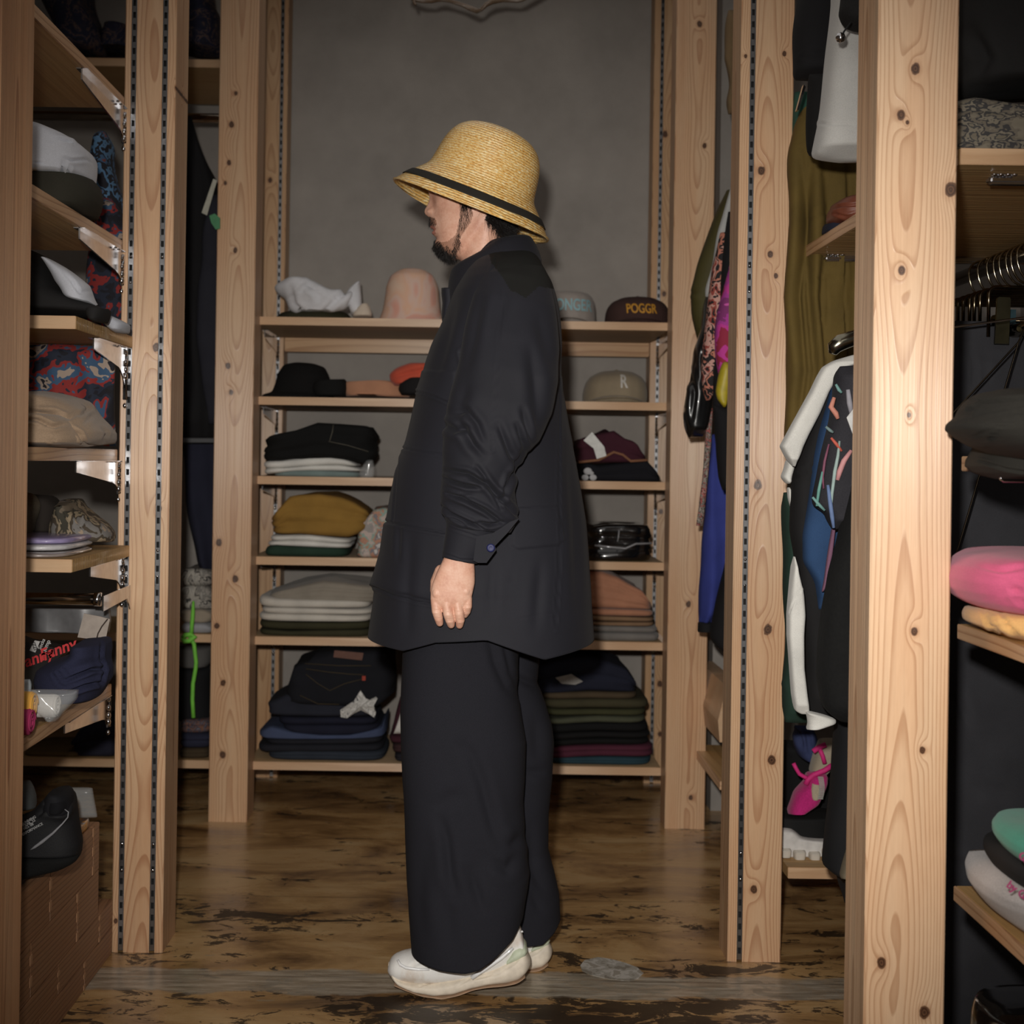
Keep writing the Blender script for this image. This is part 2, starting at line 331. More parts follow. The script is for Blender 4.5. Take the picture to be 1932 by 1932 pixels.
# ---------------------------------------------------------------- the room
def floor_mat():
    s = NT('stained_floor'); c = s.coord(); st = s.coord((1, 2.2, 1)); sp = s.n('ShaderNodeSeparateXYZ'); s.t.links.new(c, sp.inputs[0])
    a = s.noise(st, 3.2, 6, .62, .6); b = s.noise(st, 1.3, 4, .6)
    col = s.ramp(a, [(.3, (96, 70, 46)), (.42, (154, 118, 76)), (.54, (196, 156, 104)), (.7, (218, 184, 134))])
    gr = s.noise(s.coord((1.2, 26, 1)), 6, 4, .6); col = s.mix(s.math('MULTIPLY', gr, .4), col, lin((84, 60, 38)))
    blk = s.noise(s.coord((1, 2.0, 1), (3.1, .2, 0)), 11, 7, .72, .8); m = s.math('ADD', blk, s.math('MULTIPLY', s.math('SUBTRACT', b, .5), .55))
    near = s.n('ShaderNodeMapRange', i_1=3.5, i_2=2.5, i_3=-.03, i_4=.085); s.t.links.new(sp.outputs[1], near.inputs[0]); m = s.math('ADD', m, near.outputs[0])
    bm = s.ramp(m, [(.565, (0, 0, 0, 1)), (.595, (1, 1, 1, 1))]); col = s.mix(s.math('MULTIPLY', bm, .9), col, lin((27, 22, 19)))
    # band of grey screed across the aisle
    e = s.math('ADD', sp.outputs[1], s.math('MULTIPLY', s.math('SUBTRACT', s.noise(c, 7, 4, .6), .5), .09))
    d = s.math('ABSOLUTE', s.math('SUBTRACT', e, 2.868)); band = s.ramp(s.math('MULTIPLY', d, 10), [(.56, (1, 1, 1, 1)), (.68, (0, 0, 0, 1))])
    gcol = s.ramp(s.noise(s.coord((1, 8, 1)), 9, 5, .65), [(.3, (112, 102, 88)), (.5, (158, 147, 130)), (.7, (200, 190, 174))])
    col = s.mix(s.math('MULTIPLY', band, .85), col, gcol)
    # pale chips
    sp2 = s.ramp(s.noise(s.coord((1, 2, 1), (7, 3, 0)), 14, 2, .4), [(.755, (0, 0, 0, 1)), (.78, (1, 1, 1, 1))]); col = s.mix(s.math('MULTIPLY', sp2, .5), col, lin((150, 138, 120)))
    # board seam
    se = s.math('ABSOLUTE', s.math('SUBTRACT', s.math('FRACT', s.math('MULTIPLY', sp.outputs[1], 1.9)), .5)); sm = s.ramp(se, [(.0, (1, 1, 1, 1)), (.008, (0, 0, 0, 1))]); col = s.mix(s.math('MULTIPLY', sm, .45), col, lin((45, 30, 20)))
    s.t.links.new(col, s.b.inputs['Base Color']); s.b.inputs['Specular IOR Level'].default_value = .5
    ro = s.ramp(a, [(.3, (.16, .16, .16, 1)), (.7, (.34, .34, .34, 1))]); s.t.links.new(s.mix(bm, ro, (.45, .45, .45, 1)), s.b.inputs['Roughness'])
    s.bump(s.noise(c, 40, 4, .6), .25, .002); return s.m
def wall_mat(c, name):
    s = NT(name); v = s.coord(); f = s.noise(v, 5, 5, .6); col = lin(c)
    s.t.links.new(s.ramp(f, [(.3, tuple(x * .86 for x in col[:3]) + (1,)), (.7, tuple(x * 1.12 for x in col[:3]) + (1,))]), s.b.inputs['Base Color'])
    s.b.inputs['Roughness'].default_value = .85; s.bump(s.noise(v, 90, 4), .3, .002); return s.m
WALL = wall_mat((148, 142, 136), 'grey_wall'); CEIL = wall_mat((120, 116, 110), 'ceiling_paint')
RX0, RX1, RY0, RY1, RZ = -1.65, 1.65, -1.4, 4.80, 2.74
fl = box('floor', RX0 - .1, RX1 + .1, RY0 - .1, RY1 + .1, -.08, 0, floor_mat(), kind='structure', base=(0, 0, 0))
box('ceiling', RX0 - .1, RX1 + .1, RY0 - .1, RY1 + .1, RZ, RZ + .08, CEIL, kind='structure')
box('wall_back', RX0 - .1, RX1 + .1, RY1, RY1 + .1, 0, RZ, WALL, kind='structure')
box('wall_back_right', .735, RX1, 4.33, RY1, 0, RZ, WALL, kind='structure')
box('wall_left', RX0 - .1, RX0, RY0, RY1, 0, RZ, WALL, kind='structure')
box('wall_right', RX1, RX1 + .1, RY0, RY1, 0, RZ, WALL, kind='structure')
box('wall_front', RX0, RX1, RY0 - .1, RY0, 0, RZ, WALL, kind='structure')
# pale filler patch trowelled on the floor
pa = [(1095, 1822), (1103, 1812), (1128, 1806), (1152, 1809), (1180, 1816), (1202, 1824), (1214, 1835), (1205, 1844), (1188, 1850), (1150, 1847), (1115, 1840), (1098, 1832)]
pw = []
for x, y in pa:
    Y = CH * F / (y - VY - 3.0); q = P(x, y, Y); pw.append((q[0], q[1]))
MB().prism(pw, 'z', 0.0002, .0012).build('filler_patch', pattern([(132, 124, 112), (160, 154, 144), (184, 178, 170), (150, 142, 130)], 24, 'filler', rough=.8, dist=.3), fl, label='pale grey oval patch of filler')
# ---------------------------------------------------------------- posts with slotted steel standards
def slotted(x, y, z0, z1, parent, w=.0105, pitch=.0254, off=0.0):
    m = MB(); yf = y + .0012; t = .0012
    m.box(x - w / 2, x - w / 2 + .0022, yf, yf + .009, z0, z1); m.box(x + w / 2 - .0022, x + w / 2, yf, yf + .009, z0, z1)
    z = z0 + off
    while z < z1:
        m.box(x - w / 2 + .002, x + w / 2 - .002, yf, yf + t, z, min(z1, z + pitch * .5)); z += pitch
    r = m.build('slotted_standard', STEEL, parent, label='steel standard with a row of slots')
    s = MB(); z = z0 + .17
    while z < z1:
        for dz in (0, .055):
            V = revolve([(0, -.0016), (.0024, -.0012), (.0032, 0)], Matrix.Translation((x, yf - .0004, z + dz)) @ Matrix.Rotation(-math.pi / 2, 4, 'X'), 10); s.add(V, grid_faces(3, 10, cap0=False))
        z += .62
    s.build('screw', CHROME, r, smooth=True, kind='stuff')
def post(label, x0, x1, y0, y1, mat, rails=(), z1=RZ, group='cedar posts of the shelving', cat='post'):
    root = thing('cedar_post', label, cat, ((x0 + x1) / 2, (y0 + y1) / 2, 0), group)
    poly = [(x0, y1)]; b = .0022; poly += [(x0, y0 + b), (x0 + b, y0)]
    for rx in sorted(rails): poly += [(rx - .0058, y0), (rx - .0058, y0 + .013), (rx + .0058, y0 + .013), (rx + .0058, y0)]
    poly += [(x1 - b, y0), (x1, y0 + b), (x1, y1)]
    MB().prism(poly, 'z', 0, z1).build('timber', mat, root, base=((x0 + x1) / 2, (y0 + y1) / 2, 0))
    for rx in rails:
        box('groove_shade', rx - .0056, rx + .0056, y0 + .0115, y0 + .0128, 0.002, z1, BLACK, root)  # black strip put in as the shade behind the slots
        slotted(rx, y0, .004, z1, root)
    return root
def px2x(x, y, Y): return P(x, y, Y)[0]
def knots_from(px, Y, x0, x1):
    xc = (x0 + x1) / 2; return [(P(a, b, Y)[0] - xc, P(a, b, Y)[2], r / F * Y) for a, b, r in px]
YF, YM, YB = 1.92, 3.02, 4.11
def mkpost(label, pxl, pxr, Y, depth, kn, pith, seed, rails=(), ringf=300, tone=None, **kw):
    x0, x1 = px2x(pxl, 1000, Y), px2x(pxr, 1000, Y)
    t = tone or ((218, 184, 150), (178, 134, 102))
    m = wood('cedar', t[0], t[1], pith, knots_from(kn, Y, x0, x1), seed, ringf)
    return post(label, x0, x1, Y, Y + depth, m, [px2x(r, 1000, Y) for r in rails], **kw)
mkpost('thick cedar post nearest the camera on the right, wide front with dark knots', 1643, 1795.5, YF, .1,
       [(1701, 510, 9), (1715, 783, 5), (1700, 216, 10), (1712, 231, 4), (1794, 358, 14), (1725, 1191, 8), (1740, 1416, 7), (1663, 1817, 11), (1744, 1910, 12), (1727, 130, 11)], (-.012, .012), 1.3, ringf=330, tone=((226, 194, 162), (184, 144, 112)))
mkpost('cedar post at the left picture edge, nearest the camera', -110, -12, YF + .04, .145,
       [(1, 1000, 1)], (.0, .0), 4.3, ringf=330, tone=((214, 172, 134), (150, 104, 76)))  # browner tone: shade of the grazing flash put into the wood colour
mkpost('cedar post left of the man with two slotted steel strips', 222, 318.4, YM, .13,
       [(295, 655, 8), (300, 960, 7), (218, 1738, 5), (334, 165, 5)], (.008, .008), 6.1, rails=(239, 298))
mkpost('cedar post right of the man with one slotted steel strip', 1384.5, 1485, YM, .1,
       [(1437, 322, 9), (1453, 480, 7), (1464, 520, 5), (1430, 915, 10), (1449, 1188, 10), (1456, 1434, 9), (1422, 1678, 8), (1480, 101, 5), (1407, 106, 4)], (.008, .008), 9.7, rails=(1407,))
mkpost('far left cedar post at the corner of the back shelves', 401, 474, YB, .13,
       [(445, 176, 4), (437, 235, 6), (432, 307, 5), (444, 472, 5), (430, 690, 6), (436, 740, 5), (413, 1023, 7), (444, 1092, 7), (409, 1181, 6), (421, 1288, 6), (420, 1424, 7), (425, 345, 4)], (.008, .008), 12.9)
mkpost('far right cedar post at the corner of the back shelves', 1262.5, 1338, YB, .1,
       [(1320, 45, 6), (1329, 275, 5), (1299, 1140, 6), (1303, 1505, 5)], (.008, .008), 15.5)
YJ = 4.69
def jamb(label, xa, xb, rail, seed, kn):
    m = wood('cedar', (206, 172, 136), (166, 126, 92), (.005, .005), knots_from(kn, YJ, xa, xb), seed, 280)
    post(label, xa, xb, YJ, YJ + .1, m, [rail], z1=RZ)
jamb('slim cedar upright against the back wall, left end of the back shelves', -.735, -.625, px2x(519, 1000, YJ), 2.2, [(510, 340, 5)])
jamb('slim cedar upright against the back wall, right end of the back shelves', .575, .690, px2x(1236, 1000, YJ), 5.2, [(1255, 253, 6), (1253, 555, 5), (1247, 965, 5), (1245, 1290, 6), (1245, 1385, 5)])
z0, z1 = P(880, 668, YJ)[2], P(880, 638, YJ)[2]
box('cedar_rail', -.623, .573, YJ + .004, YJ + .05, z0, z1, wood('cedar', (206, 172, 136), (166, 126, 92), (0, .05), [(.03, 0.02, .008)], 3.3, 120, 'x'), b=.002,
    label='horizontal cedar batten fixed to the back wall below the hats', cat='batten')

# ---------------------------------------------------------------- shelf boards and their brackets
def bracket(parent, x, yb, ztop, length=.36, t=.003, drop=.085, mat=CHROME, flange=True):
    """arm hooked into a standard at depth yb and reaching towards the camera"""
    n = 10; pts = [(yb + .006, ztop), (yb + .006, ztop - drop)]
    for i in range(n + 1):
        a = i / n; pts.append((yb - .012 - .05 * a ** 2.2, ztop - drop + (drop - .045) * a ** .6))
    pts += [(yb - length, ztop - .022), (yb - length, ztop)]
    m = MB(); m.prism(pts, 'x', x - t / 2, x + t / 2)
    if flange: m.box(x - .011, x + .011, yb - length, yb - .02, ztop - .0016, ztop - .0002)
    b = m.build('bracket', mat, parent, label='bright steel bracket')
    s = MB()
    for k in range(3):
        yy = yb - .06 - k * .012
        V = revolve([(0, -.0022), (.0026, -.0015), (.0036, 0)], Matrix.Translation((x + (-1) ** k * .007, yy, ztop - .0018)), 10); s.add(V, grid_faces(3, 10, cap0=False))
    s.box(x - .005, x + .005, yb - .004, yb + .0, ztop - drop, ztop - .004, .001)
    for zz, rr in ((.012, .0055), (.030, .0062), (.046, .0066), (.060, .0066), (drop + .012, .0045)):  # chrome balls added at the hook for their glints, not screws
        V = revolve([(max(.0002, rr * math.sin(t)), -rr * 1.3 * math.cos(t)) for t in np.linspace(0, math.pi, 8)], Matrix.Translation((x, yb - .004, ztop - zz)), 12); s.add(V, grid_faces(8, 12))
    s.build('screw', CHROME, b, smooth=True, kind='stuff')
SH = {}
def board(key, label, x0, x1, y0, y1, ztop, th=.0235, br=(), mat=None, edge='front', tilt=True, drop=.085, length=.36, bmat=CHROME, group=None):
    mat = mat or PLY
    root = thing('shelf_board', label, 'shelf', ((x0 + x1) / 2, (y0 + y1) / 2, ztop - th), group)
    ey = .004
    if edge == 'front':
        box('panel', x0, x1, y0 + ey, y1, ztop - th, ztop, mat, root, b=.0008); box('edge_strip', x0, x1, y0, y0 + ey, ztop - th, ztop, EDGE, root, b=.001)
    else:
        xa, xb = (x0 + ey, x1) if edge == 'left' else (x0, x1 - ey)
        box('panel', xa, xb, y0, y1, ztop - th, ztop, mat, root, b=.0008)
        e0, e1 = (x0, x0 + ey) if edge == 'left' else (x1 - ey, x1)
        box('edge_strip', e0, e1, y0, y1, ztop - th, ztop, wood('board_edge', (212, 176, 140), (160, 118, 86), (0, .2), [], 2.1, 90, 'y'), root, b=.001)
    for bx, by in br: bracket(root, bx, by, ztop - th, length=length, drop=drop, mat=bmat)
    SH[key] = (ztop, y0); return root
YS = 4.215
xl, xr = -.648, .568; rl, rr = px2x(519, 1000, YJ), px2x(1236, 1000, YJ)
for key, yy, lab in [('S1', 603, 'top back shelf under the row of hats and caps'), ('S2', 754, 'second back shelf carrying the black felt hat'), ('S3', 904, 'third back shelf under the folded black trousers'),
                     ('S4', 1056, 'fourth back shelf under the folded mustard sweatshirt'), ('S5', 1207, 'fifth back shelf under the stack of off-white shirts'), ('S6', 1443, 'lowest back shelf under the folded jeans')]:
    z = P(875, yy, YS)[2]; board(key, lab, xl, xr, YS, 4.66, z, br=[(rl, YJ), (rr, YJ)] if key != 'S6' else [], drop=.075, length=.3)
zt = P(386, 112, YS)[2]; board('C1', 'high shelf in the far left corner under dark knitwear', -1.6, -.745, YS, 4.66, zt, mat=PLY)
zt = P(386, 1435, YS)[2]; board('C2', 'lowest shelf in the far left corner', -1.6, -.745, YS, 4.66, zt, mat=PLY)
zt = P(386, 1197, YS)[2]; board('C3', 'shelf in the far left corner holding zebra-grey knitwear', -1.6, -.745, YS, 4.66, zt, mat=PLY)
# left bay
XL = -.742; rlx = px2x(239, 1000, YM)
z = P(235, 183, 3.0)[2]; board('L1', 'highest shelf of the left bay, seen from below', -1.25, XL, 2.12, 3.0, z, br=[(XL - .004, 3.02)], mat=PLYY, edge='right', drop=.07, length=.33)
z = P(230, 453, 3.0)[2]; board('L2', 'left bay shelf under the white and olive caps', -1.25, XL, 2.12, 3.0, z, br=[(XL - .004, 3.02)], mat=PLYY, edge='right', drop=.07, length=.33)
z = P(145, 596, 2.58)[2]; board('L3', 'short left bay shelf under the black and white cap', -1.25, -.720, 2.58, 3.012, z, br=[(-.735, 3.02)], mat=PLY, drop=.11, length=.26)
z = P(222, 848, 3.0)[2]; board('L4', 'left bay shelf under the beige knitwear, at eye level', -1.25, -.745, 2.12, 3.0, z, br=[(XL - .004, 3.02)], mat=PLYY, edge='right', drop=.07, length=.33)
z = P(143, 1056, 2.58)[2]; board('L5', 'short left bay shelf under flat white and lilac packets', -1.25, -.720, 2.58, 3.012, z, br=[(-.735, 3.02)], mat=PLY, drop=.09, length=.26)
z = P(215, 1290, 3.0)[2]; board('L6', 'left bay shelf under the navy knitted bundle', -1.25, -.750, 2.12, 3.0, z, br=[(-.76, 3.02)], mat=PLYY, edge='right', drop=.07, length=.33)
# right bay and the near right stack
XR = .692
z = P(1511, 472, 3.05)[2]; board('R1', 'high right bay shelf holding leopard print trousers', XR, 1.3, 2.05, 3.05, z, mat=PLY, edge='front')
MB().prism([(2.06, z), (2.06, z - .0235), (3.05, z - .0235), (3.05, z)], 'x', XR - .003, XR - .0002).build('edge_strip', wood('board_edge', (212, 176, 140), (160, 118, 86), (0, .2), [], 2.1, 90, 'y'), bpy.data.objects['shelf_board.%03d' % 15] if False else [o for o in COL.objects if o.get('label', '').startswith('high right bay')][0])
z = P(1484, 1637, 3.08)[2]; board('R0', 'lowest right bay shelf under the white-soled sneaker', XR, 1.2, 3.08, 3.62, z, mat=PLY)
for key, px, lab in [('N1', (1814, 861), 'near right shelf end under the black bucket hats'), ('N2', (1806, 1177), 'near right shelf under the pink and yellow tees'), ('N3', (1799, 1671), 'near right shelf under the grey tee with pink lettering')]:
    z = P(px[0], px[1], 2.03)[2]; xx = P(px[0], px[1], 2.03)[0]
    board(key, lab, xx, 1.35, 1.42, 2.03, z, mat=PLYY, edge='left', th=.021)
# small shelf pieces glimpsed between the two right posts
z = P(1345, 1446, 3.9)[2]; board('Q1', 'small shelf corner glimpsed low behind the right slotted post', .655, 1.2, 3.72, 4.2, z, mat=PLYY, edge='left')
MB().prism([(P(1366, 1290, 3.9)[0], P(1366, 1290, 3.9)[2]), (P(1350, 1355, 3.9)[0], P(1350, 1355, 3.9)[2]), (P(1353, 1395, 3.9)[0], P(1353, 1395, 3.9)[2]), (P(1395, 1395, 3.9)[0], P(1395, 1395, 3.9)[2]), (P(1395, 1290, 3.9)[0], P(1395, 1290, 3.9)[2])], 'y', 3.86, 4.335).build(
    'wooden_brace', EDGE, label='angled wooden brace glimpsed behind the right slotted post', cat='brace')
# ---------------------------------------------------------------- rods
def rod(label, a, b, r=.0125, cat='rail', arm=None):
    root = thing('hanging_rail', label, cat, tuple((Vector(a) + Vector(b)) / 2)); MB().tube([a, b], r, 20).build('tube', plain((150, 140, 128), .12, 1, 'chrome_tube'), root, smooth=True)
    d = (Vector(b) - Vector(a)).normalized()
    for q, s in ((Vector(a), 1), (Vector(b), -1)): MB().tube([q - d * .001 * s, q + d * .012 * s], r * 1.18, 20).build('end_ring', CHROME, root, smooth=True)
    if arm: arm(root)
    return root
a = P(190, 1131, 2.81); 
def arm(root):
    y1 = 3.02; pts = [(a[1] - .012, a[2] - .022), (a[1] - .012, a[2] + .008), (y1, P(238, 1103, 3.02)[2]), (y1, P(238, 1150, 3.02)[2]), (y1 - .01, P(238, 1150, 3.02)[2] + .01), (y1 - .03, P(225, 1128, 3.0)[2])]
    MB().prism(pts, 'x', a[0] + .006, a[0] + .009).build('bracket', CHROME, root)
rod('chrome hanging rail below the flat packets in the left bay', (-1.3, a[1], a[2]), a, .0115, arm=arm)
a = P(340, 222, 4.3); rod('dark hanging rail high in the far left corner', (-1.5, 4.3, a[2]), (-.70, 4.3, a[2]), .014)
ra = (1.03, 2.06, 1.452); rod('chrome clothes rail running back behind the near right post', (1.03, 2.06, 1.452), (1.03, 3.12, 1.452), .0145)
rod('clothes rail hidden behind the near right post, carrying the shirts', (.98, 2.2, 1.30), (.98, 3.1, 1.30), .0125)
rod('clothes rail high on the right carrying coats and a grey skirt', (.98, 2.06, 2.15), (.98, 3.12, 2.15), .0125)
rod('clothes rail between the two right posts carrying jackets', (.98, 3.2, 1.80), (.98, 4.335, 1.80), .0125)
for gx in (0,):  # standards / brackets seen as bright clips under the right shelf
    z = SH['R1'][0] - .0235
    r1 = [o for o in COL.objects if o.get('label', '').startswith('high right bay')][0]
    for (x0, yy, nm) in ((P(1557, 492, 2.95)[0], 2.95, 'a'), (P(1868, 312, 2.12)[0], 2.12, 'b')):
        m = MB(); m.box(x0, x0 + .4, yy, yy + .02, z - .013, z - .0005, .004); m.build('bracket', CHROME, r1)
        s = MB()
        for k in range(4): s.add(revolve([(0, -.004), (.004, -.002), (.005, 0)], Matrix.Translation((x0 + .004 + .01 * k, yy - .006, z)), 10), grid_faces(3, 10, cap0=False))
        s.build('screw', CHROME, bpy.data.objects[[o.name for o in COL.objects if o.name.startswith('bracket')][-1]], smooth=True, kind='stuff')
# ---------------------------------------------------------------- finger-jointed box at lower left
def crate():
    X = -.745; zt = .306; zm = .115
    root = thing('wooden_box', 'brown finger-jointed wooden box under the black sneaker, lower left', 'box', (-.95, 2.3, 0))
    w = wood('box_pine', (160, 122, 92), (112, 80, 58), (.03, .12), [], 7.7, 110, 'y', .6, .5, coat=.0)
    fing = plain((182, 140, 106), .6, 0, 'end_grain')
    rows = [(0, .056, 3.018, X), (.0575, .1135, 3.018, X), (.115, .209, 2.90, X), (.2105, .306, 2.90, X)]
    k = 0
    for (za, zb, ye, x) in rows:
        y = ye; i = 0; L = [.235, .29, .27, .31, .3, .3]
        y1 = ye
        off = [0.02, .13, .08, .19][k]
        first = True
        while y1 > 1.5:
            y0 = y1 - (L[i % 6] if not first else L[i % 6] - off); first = False
            MB().box(x - .022, x - .0003 * (i % 2), max(1.45, y0 + .0008), y1 - .0008, za, zb, .001).build('board', w, root)
            if y0 > 1.5:
                m = MB(); n = 5; h = (zb - za) / n
                for q in range(n):
                    if (q + i) % 2 == 0: m.box(x - .01, x + .0007, y0 - .006, y0 + .007, za + q * h + .001, za + (q + 1) * h - .001)
                m.build('finger_joint', fing, root)
            y1 = y0; i += 1
        k += 1
    box('end_panel', -1.2, X - .0225, 2.878, 2.899, .116, .305, w, root); box('end_panel', -1.2, X - .0225, 2.996, 3.017, .001, .113, w, root)
    box('lid', -1.2, X - .0225, 1.46, 2.876, .29, .3055, w, root); box('base_top', -1.2, X - .0225, 2.905, 2.994, .10, .1125, w, root)
crate()
# ---------------------------------------------------------------- driftwood branch over the aisle
br = [(770, -8), (782, 0), (797, 4), (815, 5), (826, 1), (835, 0), (850, 4), (872, 11), (888, 18), (900, 23), (908, 20), (917, 11), (928, 5), (948, 2), (975, 4), (985, 1), (1000, -8), (1040, -30)]
m = MB(); m.tube([P(x, y - 2, 3.9 + .01 * math.sin(i)) for i, (x, y) in enumerate(br)], [.0065 + .0015 * math.sin(i * 1.7) for i in range(len(br))], 10)
m.tube([P(782, -2, 3.9), P(781, 5, 3.9), P(784, 9, 3.89)], [.004, .004, .003], 8)
m.tube([P(1040, -30, 3.9), (P(1040, -30, 3.9)[0], 3.9, RZ)], .002, 6)
m.tube([P(770, -8, 3.9), (P(770, -8, 3.9)[0], 3.9, RZ)], .002, 6)
m.build('driftwood_branch', wood('driftwood', (110, 92, 74), (70, 56, 44), (0, 0), [], 1.1, 200, 'x'), smooth=True, label='thin crooked driftwood branch hanging over the aisle', cat='branch')
# ================================================================ goods
def yshelf(key, x, Y):
    """pixel y of a shelf's top surface at depth Y and column x"""
    X = P(x, 900, Y)[0]; return float(PROJ(np.array([[X, Y, SH[key][0]]]))[1][0])
def fold_(name, label, cat, x0, x1, top, bot, Y, depth, mat, group=None, parts=(), **kw):
    return slab(name, x0, x1, top, bot, Y, depth, mat, label=label, cat=cat, group=group, **kw)
WH = cloth((214, 212, 206), name='white_cotton'); OFF = cloth((196, 190, 180), name='ecru_cotton')
YG = 4.235
def bb(key, x0, x1, Y=YG): return [(x0, yshelf(key, x0, Y)), (x1, yshelf(key, x1, Y))]
# --- shelf 1: hats and caps
YH = 4.42
def hat_revolve(label, cx, Y, prof, key, mat, name='bucket_hat', cat='hat', sq=(1, 1), wav=.004, tilt=(0, 0), seed=2, band=None, nc=56):
    b = P(cx, 900, Y); z = SH[key][0] + .0015
    M = Matrix.Translation((b[0], Y, z)) @ Matrix.Rotation(tilt[0], 4, 'Y') @ Matrix.Rotation(tilt[1], 4, 'X')
    root = thing(name, label, cat, (b[0], Y, z))
    p = smoothprof(prof, 44); V = revolve(p, M, nc, sq, wav, seed, 14).reshape(44, nc, 3)
    V[..., 2] = np.maximum(V[..., 2], z + .0005)
    o = mesh('crown', V, grid_faces(44, nc, cap0=False, cap1=True), mat, root); solid(o, .003)
    o.location = o.location
    if band:
        q = p[(p[:, 1] > band[0]) & (p[:, 1] < band[1])]; q = q[q[:, 0] > .03] + np.array([.0035, 0])
        if len(q) > 1: mesh('band', revolve(q, M, nc, sq, wav, seed, 14), grid_faces(len(q), nc, cap0=False, cap1=False), band[2], root)
    return root
k = F / YH
TIE = pattern([(214, 170, 150), (222, 150, 120), (226, 188, 130), (206, 150, 140), (216, 178, 160), (196, 110, 100)], 7, 'tie_dye', dist=.6)
s_ = NT('tie_dye'); v_ = s_.coord(); f_ = s_.noise(v_, 9, 2, .5, .8)
s_.t.links.new(s_.ramp(f_, [(.25, (216, 196, 178)), (.42, (220, 178, 152)), (.5, (216, 186, 172)), (.6, (216, 160, 142)), (.7, (200, 160, 152)), (.8, (218, 192, 156))]), s_.b.inputs['Base Color']); s_.b.inputs['Roughness'].default_value = .9; s_.bump(s_.noise(v_, 500, 2), .3, .001)
hat_revolve('tall pink and peach tie-dyed bucket hat at the man\'s chin', 772, YH, [(.108, 0), (.100, .012), (.090, .04), (.084, .08), (.080, .115), (.066, .15), (.036, .170), (0.001, .174)], 'S1', s_.m, sq=(1, .9), wav=.004, seed=5)
# white crumpled hat resting over a dark cap
r = hat_revolve('flattened dark olive cap beneath the crumpled white hat', 590, YH, [(.125, 0), (.118, .016), (.10, .032), (.06, .04), (0.001, .043)], 'S1', cloth((52, 50, 34)), 'flat_cap', 'cap', sq=(1.0, .8), wav=.006)
sheet('bucket_hat', [(526, 548, 572), (534, 536, 592), (543, 521, 622), (552, 526, 668), (562, 540, 684), (572, 546, 683), (582, 549, 668), (590, 556, 640), (595, 562, 590)], 4.36, .07, cloth((206, 206, 210), .8, .3), nr=36, nc=64, e=2.2, wr=.011, seed=12,
      creases=[([(560, 560), (580, 535), (600, 548), (604, 565)], 4, .012), ([(610, 590), (640, 560), (665, 540)], 4, .014), ([(548, 540), (555, 575), (575, 592)], 4, .01), ([(655, 585), (668, 560), (684, 555)], 4, .012), ([(585, 545), (597, 556), (600, 570)], 3, .01)],
      label='crumpled white bucket hat on the top shelf', cat='hat')
sheet('bucket_hat_brim', [(529, 676, 681), (545, 655, 683), (560, 650, 684), (575, 656, 683), (592, 664, 682)], 4.34, .03, cloth((206, 206, 210), .8, .3), nr=20, nc=40, wr=.006, seed=3, parent=None,
      label='upturned corner of white cloth beside the crumpled hat', cat='cloth')
sheet('knit_beanie', [(571, 684, 694), (580, 672, 700), (592, 664, 704), (599, 666, 702)], 4.33, .03, cloth((196, 182, 166)), nr=20, nc=32, wr=.004, seed=9, label='small beige knit piece at the foot of the pink hat', cat='cap')
# baseball caps
def cap(label, cx, Y, key, w, h, mat, text=None, tcol=None, tsize=.02, visor=True, tz=.5, vis_col=None, lean=0, flat=False, tx=0.0, shear=0, vd=.06):
    b = P(cx, 900, Y); z = SH[key][0] + .001; R = w / 2
    root = thing('baseball_cap', label, 'cap', (b[0], Y, z))
    prof = [(R * .98, .004), (R, h * .15), (R * .985, h * .4), (R * .93, h * .62), (R * .8, h * .8), (R * .5, h * .95), (.001, h)] if not flat else [(R * .98, .004), (R, h * .2), (R * .97, h * .6), (R * .9, h * .85), (R * .72, h * .97), (.001, h)]
    p = smoothprof(prof, 36); M = Matrix.Translation((b[0], Y, z)); V = revolve(p, M, 60, (1, 1.05), .0015, 3, 10).reshape(36, 60, 3)
    V[..., 0] += lean * (V[..., 2] - z); Pn = (np.abs(((np.arange(60) + 5) % 10) - 5) < .6)  # seams
    V[:, Pn, :2] = (V[:, Pn, :2] - np.array([b[0], Y])) * .985 + np.array([b[0], Y])
    o = mesh('crown', V, grid_faces(36, 60, cap0=False), mat, root); solid(o, .0025)
    mesh('button', revolve([(.007, 0), (.006, .004), (.001, .006)], Matrix.Translation((b[0] + lean * h, Y, z + h - .002)), 14), grid_faces(3, 14, cap0=False), mat, root)
    if visor:
        na, nr = 28, 8; G = np.zeros((nr, na, 3))
        for i in range(nr):
            for j in range(na):
                t = math.pi * (.06 + .88 * j / (na - 1)); u = i / (nr - 1); x = math.cos(t); s = math.sin(t)
                xx = R * .97 * x * (1 - .12 * u); yy = -R * s * 1.03 - vd * u * s ** .8
                G[i, j] = (b[0] + xx, Y + yy, z + .003 + .017 * (1 - (x) ** 2) * (1 - .35 * u) + .002)
        o = mesh('visor', G, grid_faces(nr, na, closed=False, cap0=False, cap1=False), vis_col or mat, root); solid(o, .003)
    if text:
        def fn(x, y, e):
            zz = z + h * tz + y; xx = b[0] + tx + x * .66; t = (zz - z); rr = np.interp(t, p[:, 1], p[:, 0]); d = (xx - b[0] - lean * t)
            return (xx, Y - 1.05 * math.sqrt(max(1e-6, rr * rr - d * d)) - .003 - e, zz)
        text_part(text, tsize, fn, tcol, root, 'embroidery', .0012, shear)
    return root
cap('grey cap with pale blue block lettering at the man\'s back', 1062, YH, 'S1', .182, .107, cloth((150, 142, 136)), 'PONGER', plain((140, 178, 186), .7), .05, flat=True, tz=.55, vis_col=cloth((140, 132, 126)), tx=.012)
